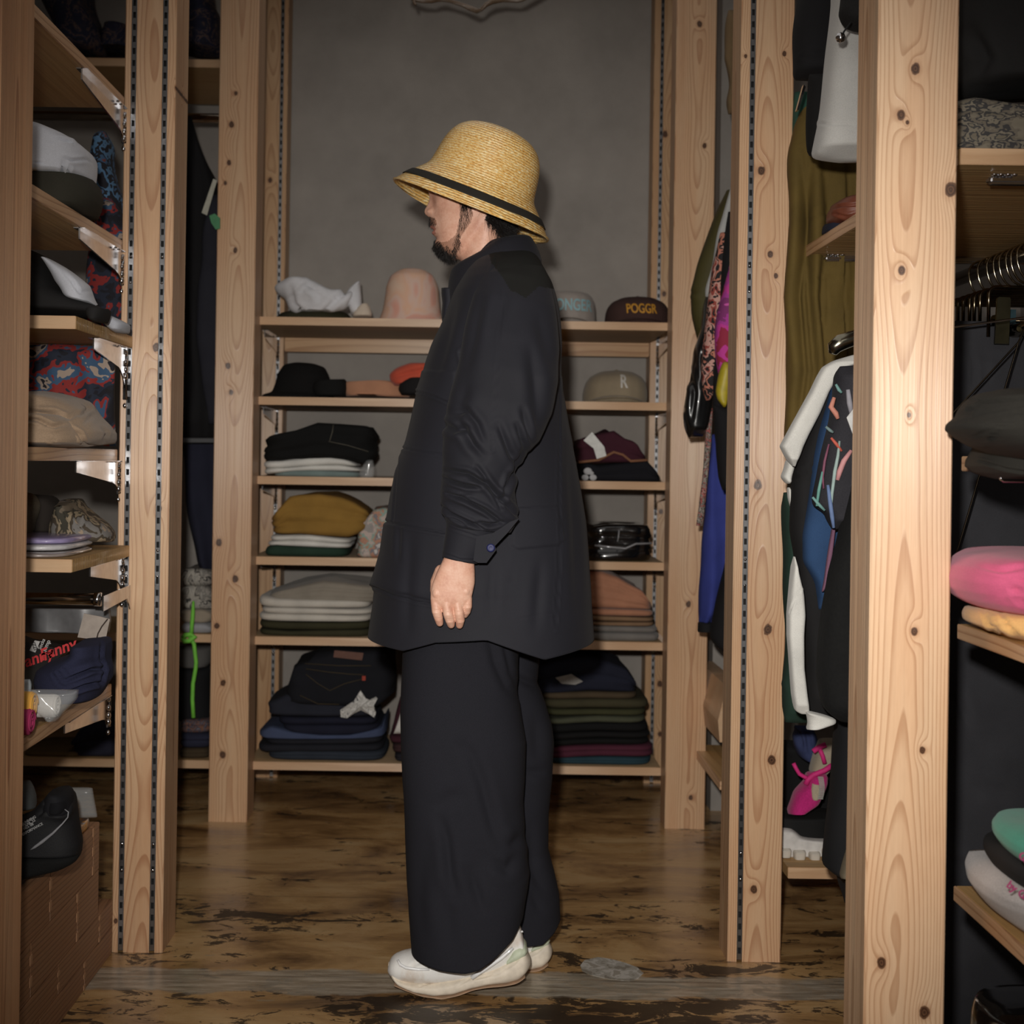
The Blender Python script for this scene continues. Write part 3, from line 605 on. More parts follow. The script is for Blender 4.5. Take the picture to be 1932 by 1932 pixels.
cap('dark brown cap with gold lettering at the right end of the top shelf', 1198, YH, 'S1', .200, .096, cloth((66, 46, 42)), 'POGGR', plain((196, 140, 44), .7), .041, tz=.52, lean=.0, tx=.002, shear=-.1, vd=.05)
# --- shelf 2
hat_revolve('black felt hat with round crown on the second shelf', 568, YH, [(.122, .0), (.121, .006), (.092, .016), (.084, .04), (.078, .075), (.062, .103), (.03, .112), (.001, .112)], 'S2', cloth((16, 15, 15), .95, .2), 'felt_hat', 'hat', tilt=(.06, 0), wav=.003)
sheet('beanie', [(716, 600, 650), (722, 592, 655), (735, 590, 656), (748, 596, 652)], 4.34, .05, cloth((14, 14, 14)), nr=16, nc=36, wr=.003, label='flat black knit cap beside the black felt hat', cat='cap')
sheet('beanie', [(718, 655, 735), (722, 646, 760), (732, 642, 770), (742, 645, 775), (750, 655, 772)], 4.36, .06, cloth((178, 130, 102), .95), nr=16, nc=48, wr=.005, seed=6, label='soft tan beanie lying flat on the second shelf', cat='cap')
sheet('cloth_hat', [(686, 775, 820), (695, 748, 835), (706, 736, 840), (718, 737, 820), (727, 745, 770)], 4.30, .05, cloth((196, 84, 62)), nr=18, nc=44, wr=.003, seed=8, creases=[([(740, 712), (775, 703), (820, 694)], 3, .008)], label='folded coral red cap on top of the tan beanie', cat='cap')
sheet('cloth_hat', [(712, 775, 830), (722, 756, 840), (735, 752, 840), (744, 758, 815)], 4.28, .05, cloth((26, 24, 26)), nr=16, nc=36, wr=.003, label='black folded cap under the coral red one', cat='cap')
cap('beige cap with a white letter R on the second shelf', 1157, YH, 'S2', .198, .104, cloth((146, 132, 110)), 'R', plain((206, 202, 196), .7), .058, tz=.62, tx=.018, vd=.045, lean=.05)
# --- shelf 3
def st(key, x): return yshelf(key, x, YG)
fold_('folded_tee', 'pale teal tee lowest in the stack under the black trousers', 'shirt', 512, 678, [(512, 893), (560, 888), (620, 888), (678, 892)], bb('S3', 512, 678), YG, .26, cloth((116, 132, 130)), layers=1, seed=2)
fold_('folded_tee', 'white folded tee directly on the pale teal tee', 'shirt', 493, 682, [(493, 883), (540, 882), (600, 877), (640, 877), (682, 884)], [(493, 896), (515, 893), (560, 888), (620, 888), (682, 890)], YG, .26, WH, group=None, layers=1, seed=3)
fold_('folded_tee', 'white folded tee directly under the black trousers', 'shirt', 494, 672, [(494, 869), (530, 869), (580, 862), (620, 861), (650, 866), (672, 875)], [(494, 884), (540, 882), (600, 877), (640, 877), (672, 881)], YG, .26, WH, layers=1, seed=4)
o = fold_('folded_trousers', 'black folded trousers with pale stitching on the third shelf', 'trousers', 493, 706, [(493, 826), (520, 818), (555, 812), (600, 797), (640, 799), (690, 803), (706, 815)], [(493, 870), (530, 869), (580, 862), (620, 861), (655, 868), (690, 876), (706, 862)], YG - .01, .28, cloth((12, 12, 12), .9, .4), layers=3, groove=.004, bump=.006, seed=5)
STI = plain((92, 88, 78), .8); m = MB(); m.tube([P(629, 801, YG - .004), P(627, 815, YG - .018), P(622, 832, YG - .019)], .0012, 6); m.tube([P(620, 833, YG - .019), P(655, 840, YG - .018), P(695, 852, YG - .014)], .001, 6); m.build('stitching', STI, o, smooth=True)
PB = NT('clear_film'); PB.b.inputs['Transmission Weight'].default_value = .0; PB.b.inputs['Base Color'].default_value = (.8, .82, .82, 1); PB.b.inputs['Roughness'].default_value = .12; PB.b.inputs['Alpha'].default_value = .16; PB.b.inputs['Specular IOR Level'].default_value = .9; PB.b.inputs['Coat Weight'].default_value = 1; FILM = PB.m
sheet('plastic_bag', [(868, 692, 703), (880, 684, 706), (892, 678, 706), (901, 680, 704)], YG + .02, .02, FILM, nr=16, nc=30, wr=.004, label='crinkled clear bag end beside the white tees', cat='bag')
NV = cloth((26, 27, 38)); MAR = cloth((62, 26, 38)); o = fold_('folded_shirt', 'black shirt with white print under the maroon shirt', 'shirt', 1097, 1248, [(1097, 870), (1130, 878), (1180, 872), (1222, 868), (1240, 888), (1248, 902)], bb('S3', 1097, 1248), YG, .26, cloth((20, 20, 26)), layers=2, seed=7)
for (x, y, r) in ((1109, 889, 7), (1104, 901, 6), (1119, 901, 6), (1116, 893, 4)):
    mesh('print', revolve([(.001, -.001), (r / 640, 0), (r / 640 * .9, .001), (.001, .002)], Matrix.Translation(P(x, y, YG - .012)) @ Matrix.Rotation(math.pi / 2, 4, 'X'), 12, (1.2, 1)), grid_faces(4, 12, cap0=False), plain((170, 170, 172), .7), o)
o = fold_('folded_shirt', 'maroon folded shirt with a white paper tag, right of the man', 'shirt', 1090, 1222, [(1090, 828), (1120, 823), (1150, 807), (1165, 822), (1195, 832), (1218, 855), (1222, 862)], [(1090, 872), (1140, 874), (1170, 872), (1222, 873)], YG - .005, .27, MAR, layers=2, bump=.006, seed=8)
m = MB(); pts = [(1092, 872), (1130, 868), (1158, 853), (1175, 858), (1190, 870), (1221, 868)]; m.tube([P(x, y, YG - .016) for x, y in pts], .004, 8); m.build('trim', cloth((132, 92, 68)), o, smooth=True)
m = MB(); q = [P(x, y, YG - .02) for x, y in [(1101, 831), (1117, 815), (1140, 843), (1144, 860), (1126, 866), (1120, 846)]]; m.add(q + [(a_, b_ + .003, c_) for a_, b_, c_ in q], [(0, 1, 2, 3, 4, 5), (11, 10, 9, 8, 7, 6)] + [(i, i + 6, (i + 1) % 6 + 6, (i + 1) % 6) for i in range(6)]); m.build('paper_tag', plain((206, 206, 202), .6), o)
# --- shelf 4
fold_('folded_sweatshirt', 'dark green folded sweatshirt lowest in the mustard stack', 'sweatshirt', 495, 654, [(495, 1032), (520, 1029), (600, 1033), (654, 1034)], bb('S4', 495, 654), YG, .27, cloth((36, 58, 46)), layers=1, seed=3)
fold_('folded_tee', 'white tee resting on the dark green sweatshirt', 'shirt', 501, 660, [(501, 1022), (560, 1019), (620, 1024), (660, 1026)], [(501, 1032), (520, 1029), (600, 1033), (660, 1035)], YG, .27, WH, layers=1, seed=5)
fold_('folded_tee', 'white tee directly beneath the mustard sweatshirt', 'shirt', 506, 662, [(506, 1010), (570, 1008), (620, 1013), (662, 1017)], [(506, 1021), (560, 1019), (620, 1024), (662, 1026)], YG, .27, WH, layers=1, seed=6)
fold_('folded_sweatshirt', 'thick mustard folded sweatshirt on the fourth shelf', 'sweatshirt', 508, 696, [(508, 972), (520, 966), (543, 938), (580, 931), (625, 932), (670, 950), (690, 962), (696, 975)], [(508, 1008), (570, 1007), (620, 1012), (660, 1014), (690, 1000), (696, 990)], YG - .02, .29, cloth((142, 108, 50), .95), layers=3, groove=.006, bump=.007, seed=7)
fold_('folded_scarf', 'multicoloured pastel scarf bundle right of the mustard stack', 'scarf', 672, 738, [(672, 1000), (690, 978), (705, 962), (738, 955)], bb('S4', 672, 738), YG, .2, pattern([(150, 144, 140), (186, 168, 160), (140, 160, 150), (176, 130, 108), (120, 118, 122), (196, 190, 186)], 26, 'scarf_print', dist=.4), layers=5, bump=.005, seed=9)
m = MB(); 
o = fold_('packed_garment', 'black garment in glossy film on the fourth shelf', 'garment', 1110, 1232, [(1110, 994), (1150, 989), (1222, 991), (1232, 1000)], bb('S4', 1110, 1232), YG, .25, plain((16, 16, 18), .12, 0, 'black_film', coat=1), layers=3, groove=.008, bump=.006, seed=10)
m.tube([P(1122, 1029, YG - .012), P(1150, 1032, YG - .016), P(1180, 1035, YG - .016), P(1200, 1026, YG - .016), P(1230, 1025, YG - .01)], .003, 8); m.tube([P(1168, 1000, YG - .016), P(1167, 1012, YG - .018), P(1165, 1022, YG - .018)], .002, 8); m.build('film_glint', plain((150, 150, 154), .2, .3), o, smooth=True)  # pale tubes: highlights along the film's creases put in as colour
# --- shelf 5
OL = cloth((54, 52, 34)); g = 'off-white folded shirts in one stack'
fold_('folded_shirt', 'dark olive folded shirt touching the fifth shelf', 'shirt', 484, 702, [(484, 1187), (560, 1190), (702, 1189)], bb('S5', 484, 702), YG, .3, OL, layers=1, seed=2)
fold_('folded_shirt', 'dark olive folded shirt under the off-white stack', 'shirt', 484, 700, [(484, 1172), (560, 1175), (700, 1174)], [(484, 1186), (560, 1189), (700, 1188)], YG, .3, OL, layers=1, seed=3)
for i, (yt, yb, a, b, lab) in enumerate([(1158, 1171, 483, 699, 'off-white folded shirt resting on the dark olive ones'), (1146, 1157, 489, 702, 'off-white folded shirt in the middle of its stack'), (1130, 1145, 484, 698, 'off-white folded shirt under the rumpled grey-beige one')]):
    fold_('folded_shirt', lab, 'shirt', a, b, [(a, yt - (6 if i == 2 else 0)), (a + 40, yt), (b - 60, yt + 3), (b, yt + 4)], [(a, yb), (560, yb + 2), (b, yb + 3)], YG, .3, OFF, group=None, layers=1, seed=4 + i)
fold_('folded_shirt', 'rumpled grey-beige shirt on top of the off-white stack', 'shirt', 500, 716, [(500, 1122), (530, 1112), (570, 1102), (620, 1094), (650, 1100), (700, 1106), (716, 1112)], [(500, 1134), (560, 1136), (716, 1138)], YG + .01, .3, cloth((140, 132, 120), .95), layers=4, groove=.006, bump=.007, seed=9)
GR = cloth((116, 112, 108)); SAL = cloth((168, 118, 92)); TAN = cloth((128, 102, 78))
for i, (yt, yb, a, b, mt, lab) in enumerate([(1196, None, 1110, 1248, GR, 'grey folded trousers touching the fifth shelf'), (1184, 1195, 1110, 1246, GR, 'grey folded trousers, upper of two'), (1175, 1183, 1108, 1238, TAN, 'tan folded shirt resting on the grey trousers'), (1165, 1174, 1108, 1237, TAN, 'tan folded shirt under the salmon ones')]):
    fold_('folded_shirt', lab, 'shirt', a, b, [(a, yt - 3), (b, yt)], bb('S5', a, b) if yb is None else [(a, yb - 3), (b, yb)], YG, .28, mt, layers=1, seed=i)
fold_('folded_shirt', 'salmon pink folded shirt resting on the tan ones', 'shirt', 1105, 1236, [(1105, 1148), (1200, 1151), (1236, 1154)], [(1105, 1161), (1236, 1164)], YG, .28, SAL, layers=1, seed=5)
fold_('folded_shirt', 'thick salmon pink shirt sloping down behind the jacket hem', 'shirt', 1095, 1234, [(1095, 1076), (1150, 1080), (1180, 1098), (1215, 1115), (1228, 1135), (1234, 1142)], [(1095, 1146), (1234, 1152)], YG, .28, SAL, layers=4, groove=.006, bump=.004, seed=6)
# --- shelf 6
def jeans(lab, a, b, top, bt, mt, **kw): return fold_('folded_jeans', lab, 'jeans', a, b, top, bt, YG - kw.pop('fw', 0), .3, mt, **kw)
DN = cloth((26, 28, 44)); DK = cloth((30, 31, 38)); MB_ = cloth((66, 76, 104)); GB = cloth((44, 50, 60))
jeans('slate blue folded jeans lowest in the denim stack', 500, 726, [(500, 1420), (560, 1416), (726, 1420)], bb('S6', 500, 726), GB, layers=2, seed=1)
jeans('black folded jeans with its left fold sticking out', 481, 722, [(481, 1407), (560, 1404), (722, 1406)], [(481, 1422), (540, 1420), (722, 1419)], DK, layers=1, seed=2)
jeans('charcoal folded jeans under the light blue pair', 497, 722, [(497, 1396), (722, 1392)], [(497, 1406), (722, 1404)], DK, layers=1, seed=3)
jeans('light blue folded jeans showing a pale left corner', 484, 726, [(484, 1384), (510, 1372), (560, 1384), (640, 1390), (720, 1374), (726, 1352)], [(484, 1392), (500, 1396), (722, 1394)], MB_, layers=1, seed=4)
jeans('dark indigo folded jeans resting on the light blue pair', 528, 716, [(528, 1368), (716, 1368)], [(528, 1378), (560, 1385), (640, 1389), (716, 1380)], DN, layers=1, seed=5)
jeans('dark indigo folded jeans, middle of the denim stack', 520, 712, [(520, 1354), (712, 1354)], [(520, 1368), (712, 1368)], DN, layers=1, seed=6)
jeans('navy folded jeans with a wide left fold under the black pair', 500, 706, [(500, 1328), (540, 1312), (706, 1318)], [(500, 1350), (545, 1352), (706, 1354)], cloth((36, 38, 48)), layers=1, seed=7, bump=.005)
jn = jeans('black jeans with back pocket and brown leather patch, on top of the denim stack', 536, 740, [(536, 1310), (552, 1258), (590, 1246), (596, 1232), (640, 1228), (728, 1230), (740, 1250)], [(536, 1328), (620, 1332), (706, 1336), (738, 1318)], cloth((20, 21, 27)), layers=1, bump=.005, fw=.015, seed=8)
yy_ = YG - .024
q = MB().add([P(631, 1227, yy_), P(686, 1232, yy_), P(683, 1246, yy_ - .002), P(629, 1240, yy_ - .002)] + [P(631, 1227, yy_ + .004), P(686, 1232, yy_ + .004), P(683, 1246, yy_ + .002), P(629, 1240, yy_ + .002)], [(0, 1, 2, 3), (7, 6, 5, 4), (0, 4, 5, 1), (1, 5, 6, 2), (2, 6, 7, 3), (3, 7, 4, 0)]); q.build('leather_patch', plain((92, 56, 42), .7), jn)
m = MB()
for pl in ([(577, 1262), (620, 1268), (660, 1272), (686, 1273)], [(577, 1272), (600, 1290), (622, 1303), (650, 1290), (684, 1281)], [(566, 1312), (600, 1328), (640, 1329)], [(575, 1252), (640, 1256), (700, 1256)]): m.tube([P(x, y, YG - .0235) for x, y in pl], .0010, 6)
m.build('stitching', plain((70, 58, 34), .8), jn, smooth=True); MB().box(*[c for a_, b_ in zip(P(683, 1284, YG - .027), P(690, 1275, YG - .022)) for c in (a_, b_)]).build('red_tab', plain((150, 48, 26), .7), jn)
sh_ = [(642, 1340), (652, 1333), (668, 1322), (680, 1303), (690, 1318), (697, 1321), (709, 1315), (712, 1318), (705, 1332), (709, 1344), (707, 1355), (697, 1348), (681, 1340), (668, 1346), (655, 1355), (643, 1353)]
c_ = (680, 1332); m = MB(); fr = [P(x, y, YG - .03 - .006 * (i % 3)) for i, (x, y) in enumerate(sh_)] + [P(*c_, YG - .042)]; bk = [(a_, b_ + .008, c2) for a_, b_, c2 in fr]; n = len(sh_)
m.add(fr + bk, [(i, (i + 1) % n, n) for i in range(n)] + [((i + 1) % n + n + 1, i + n + 1, 2 * n + 1) for i in range(n)] + [(i, i + n + 1, (i + 1) % n + n + 1, (i + 1) % n) for i in range(n)])
m.build('crumpled_label', pattern([(196, 194, 190), (170, 168, 164), (206, 204, 200), (90, 90, 92)], 30, 'paper'), jn)
fold_('folded_shirt', 'dark folded shirt lowest behind the man\'s trousers, left side', 'shirt', 742, 800, 1422, bb('S6', 742, 800), YG, .25, cloth((34, 32, 38)), layers=2, seed=2)
fold_('folded_shirt', 'brown-red folded shirt peeking out left of the man\'s trousers', 'shirt', 738, 800, 1404, [(738, 1421), (800, 1421)], YG, .25, cloth((58, 36, 38)), layers=2, seed=3)
fold_('folded_shirt', 'maroon folded shirt peeking out left of the man\'s trousers', 'shirt', 732, 800, 1388, [(732, 1403), (800, 1403)], YG, .25, MAR, layers=1, seed=4)
sheet('tote_bag', [(1315, 756, 790), (1345, 746, 800), (1375, 738, 800), (1388, 740, 800)], YG + .03, .04, cloth((66, 30, 42)), nr=20, nc=30, label='upright maroon cloth with a white panel left of the trousers', cat='cloth')
sheet('paper_label', [(1340, 757, 770), (1362, 750, 775), (1384, 742, 778)], YG - .02, .006, plain((196, 192, 188), .7), nr=10, nc=20, wr=.001, label='white card leaning by the man\'s knee on the lowest shelf', cat='card')
for i, (yt, yb, a, b, c, lab, L) in enumerate([(1431, None, 1030, 1233, (38, 62, 72), 'dark teal folded shirt lowest in the right stack', 2), (1408, 1430, 1030, 1236, (78, 34, 50), 'burgundy folded shirt resting on the teal one', 2),
        (1396, 1407, 1030, 1228, (15, 15, 15), 'black folded shirt resting on the burgundy one', 1), (1383, 1395, 1030, 1230, (17, 16, 17), 'black folded shirt in the middle of three', 1), (1366, 1382, 1030, 1226, (14, 14, 15), 'black folded shirt under the grey-green one', 1),
        (1353, 1366, 1030, 1222, (74, 76, 60), 'grey-green folded shirt resting on the black ones', 1), (1340, 1352, 1028, 1222, (60, 60, 38), 'moss green folded shirt in the right stack', 1), (1321, 1339, 1025, 1228, (64, 60, 42), 'olive folded shirt under the brown one', 1), (1308, 1321, 1022, 1206, (74, 62, 46), 'brown folded shirt under the navy one', 1)]):
    d = 5 if i in (1, 2, 3, 4, 5) else 0
    fold_('folded_shirt', lab, 'shirt', a, b, [(a, yt + d), (1110, yt - 3), (b, yt)], bb('S6', a, b) if yb is None else [(a, yb + d), (1110, yb - 3), (b, yb)], YG, .3, cloth(c), layers=L, seed=i)
o = fold_('folded_sweatshirt', 'navy sweatshirt with a pale label on top of the right stack', 'sweatshirt', 1010, 1206, [(1010, 1262), (1060, 1246), (1110, 1240), (1145, 1246), (1185, 1262), (1198, 1285), (1206, 1296)], [(1010, 1312), (1110, 1304), (1206, 1308)], YG, .3, cloth((28, 31, 46)), layers=2, bump=.005, seed=12)
q = [P(x, y, YG - .012) for x, y in [(1048, 1279), (1078, 1272), (1100, 1286), (1085, 1292), (1060, 1290)]]; MB().add(q + [(a_, b_ + .006, c_) for a_, b_, c_ in q], [tuple(range(5)), tuple(range(9, 4, -1))] + [(i, i + 5, (i + 1) % 5 + 5, (i + 1) % 5) for i in range(5)]).build('label', plain((150, 148, 144), .7), o)

# ================================================================ far left corner
YC_ = 4.30
KN = pattern([(22, 24, 46), (28, 30, 52), (36, 34, 50), (84, 66, 60), (30, 34, 60), (26, 26, 40)], 22, 'dark_knit')
sheet('knitted_boot_bundle', [(-40, 80, 165), (0, 90, 172), (35, 100, 185), (70, 110, 188), (107, 100, 200)], YC_, .12, KN, wr=.012, seed=3, label='dark navy patterned knit bundle at the top left', cat='knitwear')
sheet('knitted_bundle', [(52, 205, 245), (70, 190, 260), (90, 186, 262), (107, 184, 262)], YC_ + .02, .1, KN, wr=.01, seed=5, label='low navy knit heap beside the slotted post, top left', cat='knitwear')
sheet('knitted_bundle', [(-30, 352, 402), (20, 350, 404), (35, 345, 414), (60, 345, 416), (107, 345, 418)], YC_, .1, KN, wr=.008, seed=7, label='navy knitwear above the far corner shelf', cat='knitwear')
BK = cloth((24, 23, 25), .9, .5); sheet('hanging_coat', [(222, 355, 362), (262, 348, 372), (300, 344, 388), (345, 340, 408), (420, 340, 420), (600, 340, 420), (760, 338, 416), (828, 338, 412)], 4.22, .05, BK, nr=60, wr=.006, seed=2, fold=(.012, 6), label='long black coat hanging in the far left corner', cat='coat')
sheet('hanging_coat', [(826, 338, 412), (836, 338, 412)], 4.17, .008, cloth((88, 88, 90)), nr=8, nc=24, wr=.001, label='grey ribbed hem of the hanging black coat', cat='coat hem')
NB = cloth((34, 35, 50), .9, .4); sheet('hanging_trousers', [(600, 372, 420), (830, 345, 420), (950, 350, 415), (1020, 362, 408), (1070, 374, 404), (1088, 385, 400)], 4.30, .04, NB, nr=50, wr=.005, seed=4, fold=(.01, 4), label='navy garment below the black coat in the far corner', cat='garment')
sheet('coat_lapel', [(368, 395, 420), (420, 384, 420), (600, 372, 420), (700, 376, 420), (800, 392, 418)], 4.16, .02, cloth((40, 40, 48)), nr=30, wr=.004, seed=6, label='grey-navy jacket front overlapping the black coat', cat='jacket')
q = [(403, 338), (410, 341), (391, 407), (381, 402)]; MB().prism([P(x, y, 4.12)[::2] for x, y in q], 'y', 4.115, 4.118).build('paper_tag', plain((176, 174, 160), .7), label='long pale paper tag on the far corner coat', cat='tag')
q = [(396, 408), (406, 404), (416, 412), (416, 432), (408, 434), (400, 422)]; MB().prism([P(x, y, 4.11)[::2] for x, y in q], 'y', 4.10, 4.108).build('badge', plain((70, 134, 90), .6), label='small green badge beside the far corner post', cat='badge')
ZB = pattern([(150, 146, 138), (168, 162, 152), (60, 58, 56), (146, 140, 132), (120, 116, 110), (158, 154, 146)], 12, 'zebra_knit')
for i, (a, b, yt, yb, mt, lab) in enumerate([(338, 402, 1177, None, cloth((156, 156, 160)), 'pale grey folded cloth lowest in the corner knit stack'), (338, 400, 1150, 1176, cloth((150, 138, 122)), 'beige folded knit in the corner stack'), (338, 402, 1105, 1150, ZB, 'black and grey swirled knit rolled in the corner stack'), (338, 400, 1074, 1106, ZB, 'swirled grey knit on top of the corner stack')]):
    fold_('folded_knit', lab, 'knitwear', a, b, [(a, yt), (b - 20, yt), (b, yt + 6)], bb('C3', a, b) if yb is None else yb, YG, .25, mt, layers=1, bump=.006, seed=i)
m = MB(); L = [(365, 1134), (364, 1155), (362, 1180), (361, 1196)]; m.tube([P(x, y, 4.17) for x, y in L], [.003, .006, .006, .006], 10)
m.tube([P(x, y, 4.165) for x, y in [(344, 1204), (350, 1198), (360, 1197), (368, 1201), (358, 1209), (348, 1210), (344, 1204)]], .007, 10)
m.tube([P(x, y, 4.17) for x, y in [(358, 1200), (366, 1215), (370, 1250), (369, 1262), (364, 1290), (363, 1320), (365, 1354)]], .006, 10); m.build('ribbon', plain((120, 200, 70), .7), smooth=True, label='neon green cord tied at the far corner shelf', cat='cord')
sheet('storage_bag', [(1220, 338, 400), (1235, 338, 400), (1250, 340, 398), (1258, 345, 390)], 4.28, .05, cloth((84, 82, 80)), nr=14, wr=.002, label='grey fabric underside hanging below the corner shelf', cat='bag')
sheet('dark_garment', [(1255, 338, 402), (1300, 338, 400), (1350, 338, 398), (1362, 338, 398)], 4.32, .06, cloth((22, 22, 24)), nr=20, wr=.006, label='black garment behind the neon green cord', cat='garment')
fold_('folded_knit', 'brown folded cloth lowest in the far corner', 'knitwear', 335, 396, 1412, bb('C2', 335, 396), YG, .25, cloth((66, 54, 38)), layers=2, seed=1)
fold_('folded_knit', 'navy folded cloth in the far corner bottom stack', 'knitwear', 335, 396, 1384, 1412, YG, .25, cloth((40, 42, 60)), layers=2, seed=2, bump=.005)
fold_('folded_knit', 'multicolour marled knit on the far corner bottom stack', 'knitwear', 335, 398, 1360, 1384, YG, .25, pattern([(60, 58, 70), (84, 80, 90), (120, 80, 60), (50, 50, 64), (100, 98, 108)], 40, 'marl'), layers=2, seed=3, bump=.005)
fold_('folded_sheet', 'tan folded cloth under the left bay shelf, low', 'cloth', 38, 158, 1420, bb('C2', 38, 158), YG, .25, cloth((104, 82, 50)), layers=1, seed=4)
fold_('folded_knit', 'dark navy heap on the low far-left shelf', 'knitwear', 130, 222, [(130, 1395), (160, 1368), (200, 1362), (222, 1366)], bb('C2', 130, 222), YG, .25, cloth((36, 36, 50)), layers=2, seed=5, bump=.008)
# ================================================================ left bay goods

# hanging paisley dress behind the slotted post
PAI = pattern([(26, 26, 34), (30, 30, 40), (84, 122, 158), (30, 30, 38), (66, 96, 130), (120, 66, 60)], 20, 'paisley', kind='noise', dist=.35)
RED = pattern([(22, 20, 26), (24, 24, 34), (34, 40, 56), (140, 44, 42), (60, 88, 118), (168, 150, 136), (30, 28, 36)], 15, 'folk_print', dist=.35)
YPZ = 3.35
sheet('hanging_dress', [(252, 190, 200), (275, 180, 215), (320, 165, 218), (360, 160, 228), (400, 158, 240), (450, 155, 245)], YPZ, .06, PAI, nr=40, wr=.006, seed=3, label='black dress with blue paisley hanging in the left bay', cat='dress')
sheet('hanging_dress', [(372, 175, 215), (400, 172, 240), (450, 170, 245), (520, 165, 245), (640, 160, 245)], YPZ - .05, .05, RED, nr=40, wr=.006, seed=5, label='red, white and black folk print dress behind the black cap', cat='dress')
sheet('hanging_dress', [(652, 40, 222), (700, 38, 222), (760, 38, 218), (842, 38, 216)], 2.93, .03, RED, nr=40, nc=80, wr=.006, seed=7, fold=(.012, 9), label='red and blue folk print cloth behind the beige knitwear', cat='cloth')
# white hat on olive cap
sheet('bucket_hat', [(340, 58, 176), (352, 56, 182), (368, 55, 186), (385, 60, 184), (398, 80, 176), (405, 98, 168)], 2.72, .12, cloth((52, 50, 42)), nr=26, nc=60, wr=.004, seed=2, label='dark olive cap squashed under the white hat', cat='cap')
wh = sheet('bucket_hat', [(250, 30, 92), (256, 28, 112), (268, 26, 142), (282, 25, 162), (296, 25, 169), (318, 25, 168), (338, 26, 166), (345, 60, 150)], 2.70, .12, cloth((196, 198, 206), .85, .3), nr=44, nc=72, e=3, wr=.003, seed=4,
           creases=[([(122, 296), (135, 303), (168, 300)], 2.2, .006), ([(123, 300), (116, 330), (108, 343)], 3, .008), ([(129, 304), (128, 342)], 2.5, .006), ([(58, 312), (75, 306)], 1.5, .006), ([(112, 262), (135, 268)], 2, .006)], label='white soft hat at the left on the olive cap', cat='hat')
# black-and-white cap on L3
yb = yshelf('L3', 100, 2.62)
cb = sheet('baseball_cap', [(476, 30, 62), (485, 28, 84), (505, 28, 98), (530, 28, 108), (550, 28, 122), (565, 28, 150), (580, 30, 192), (592, 40, 205), (598, 60, 200)], 2.74, .11, cloth((34, 33, 33)), nr=44, nc=64, e=2.4, wr=.002, seed=6, label='black cap with a white side panel on the short shelf', cat='cap')
sheet('panel', [(487, 86, 92), (495, 90, 112), (508, 96, 134), (520, 102, 150), (535, 108, 168), (548, 118, 172), (560, 124, 175), (568, 132, 178), (576, 165, 182)], 2.70, .06, cloth((196, 198, 206), .85, .3), cb, nr=34, nc=44, e=2.4, wr=.002, seed=7, creases=[([(118, 512), (135, 530), (150, 552), (172, 548)], 2.5, .004)])
sheet('visor', [(583, 170, 205), (592, 168, 204), (602, 172, 200), (608, 178, 195)], 2.64, .05, cloth((34, 33, 33)), cb, nr=14, nc=40, wr=.001)
sheet('knit_scarf', [(596, 200, 212), (604, 196, 230), (612, 200, 242), (620, 208, 240), (627, 218, 236)], 2.80, .05, cloth((170, 172, 180)), nr=18, nc=40, wr=.004, label='folded white cloth end beside the slotted post', cat='cloth')
# beige knitwear on L4
BG = cloth((150, 128, 106), .95, .5, 500, name='beige_wool')
sheet('folded_sweater', [(780, 30, 130), (790, 28, 150), (800, 28, 160), (815, 28, 168), (830, 28, 172), (842, 30, 165)], 2.60, .13, BG, nr=34, nc=70, e=3, wr=.004, seed=3, creases=[([(30, 792), (70, 792), (100, 806), (122, 800)], 3, .012), ([(75, 800), (82, 808)], 3, .008), ([(95, 812), (100, 830), (92, 842)], 1.5, .004)], label='beige wool sweater folded underneath in the left bay', cat='sweater')
sheet('folded_sweater', [(741, 30, 80), (746, 28, 110), (756, 28, 145), (770, 28, 165), (785, 28, 178), (800, 60, 196), (815, 120, 206), (830, 138, 203), (842, 150, 190)], 2.66, .13, BG, nr=44, nc=80, e=2.8, wr=.004, seed=5,
      creases=[([(40, 765), (60, 778), (100, 780), (125, 792), (145, 780)], 3.5, .014), ([(158, 760), (168, 772), (150, 785)], 3, .01), ([(125, 805), (150, 820), (160, 838)], 3, .010), ([(192, 808), (202, 815), (195, 832)], 2.5, .006), ([(175, 780), (160, 800)], 3, .006)], label='beige wool sweater draped on top in the left bay', cat='sweater')
# hats behind L5
CAM_ = pattern([(112, 100, 84), (62, 58, 48), (150, 134, 110), (74, 64, 52), (120, 116, 112), (158, 140, 120)], 16, 'camouflage', dist=.3)
zL5 = yshelf('L5', 150, 2.9)
sheet('fur_hat', [(930, 30, 48), (940, 30, 62), (955, 28, 70), (970, 28, 66), (985, 30, 60), (1008, 32, 58)], 2.86, .05, cloth((120, 110, 94), .95, .8, 300), nr=24, wr=.006, label='shaggy beige fur hat at the left edge', cat='hat')
sheet('bucket_hat', [(945, 112, 140), (960, 104, 150), (975, 100, 172), (990, 96, 198), (1005, 98, 212), (1020, 100, 214)], 2.90, .07, CAM_, nr=30, nc=60, wr=.009, seed=9, creases=[([(140, 960), (150, 985), (152, 1010)], 4, .012), ([(115, 965), (125, 990)], 3, .01), ([(165, 975), (150, 1000)], 3, .008)], label='crumpled camouflage bucket hat in the left bay', cat='hat')
sheet('hat_brim', [(935, 60, 100), (955, 58, 118), (980, 55, 112), (1008, 55, 105)], 2.95, .05, cloth((46, 40, 36)), nr=20, wr=.006, label='dark brown hat behind the camouflage one', cat='hat')
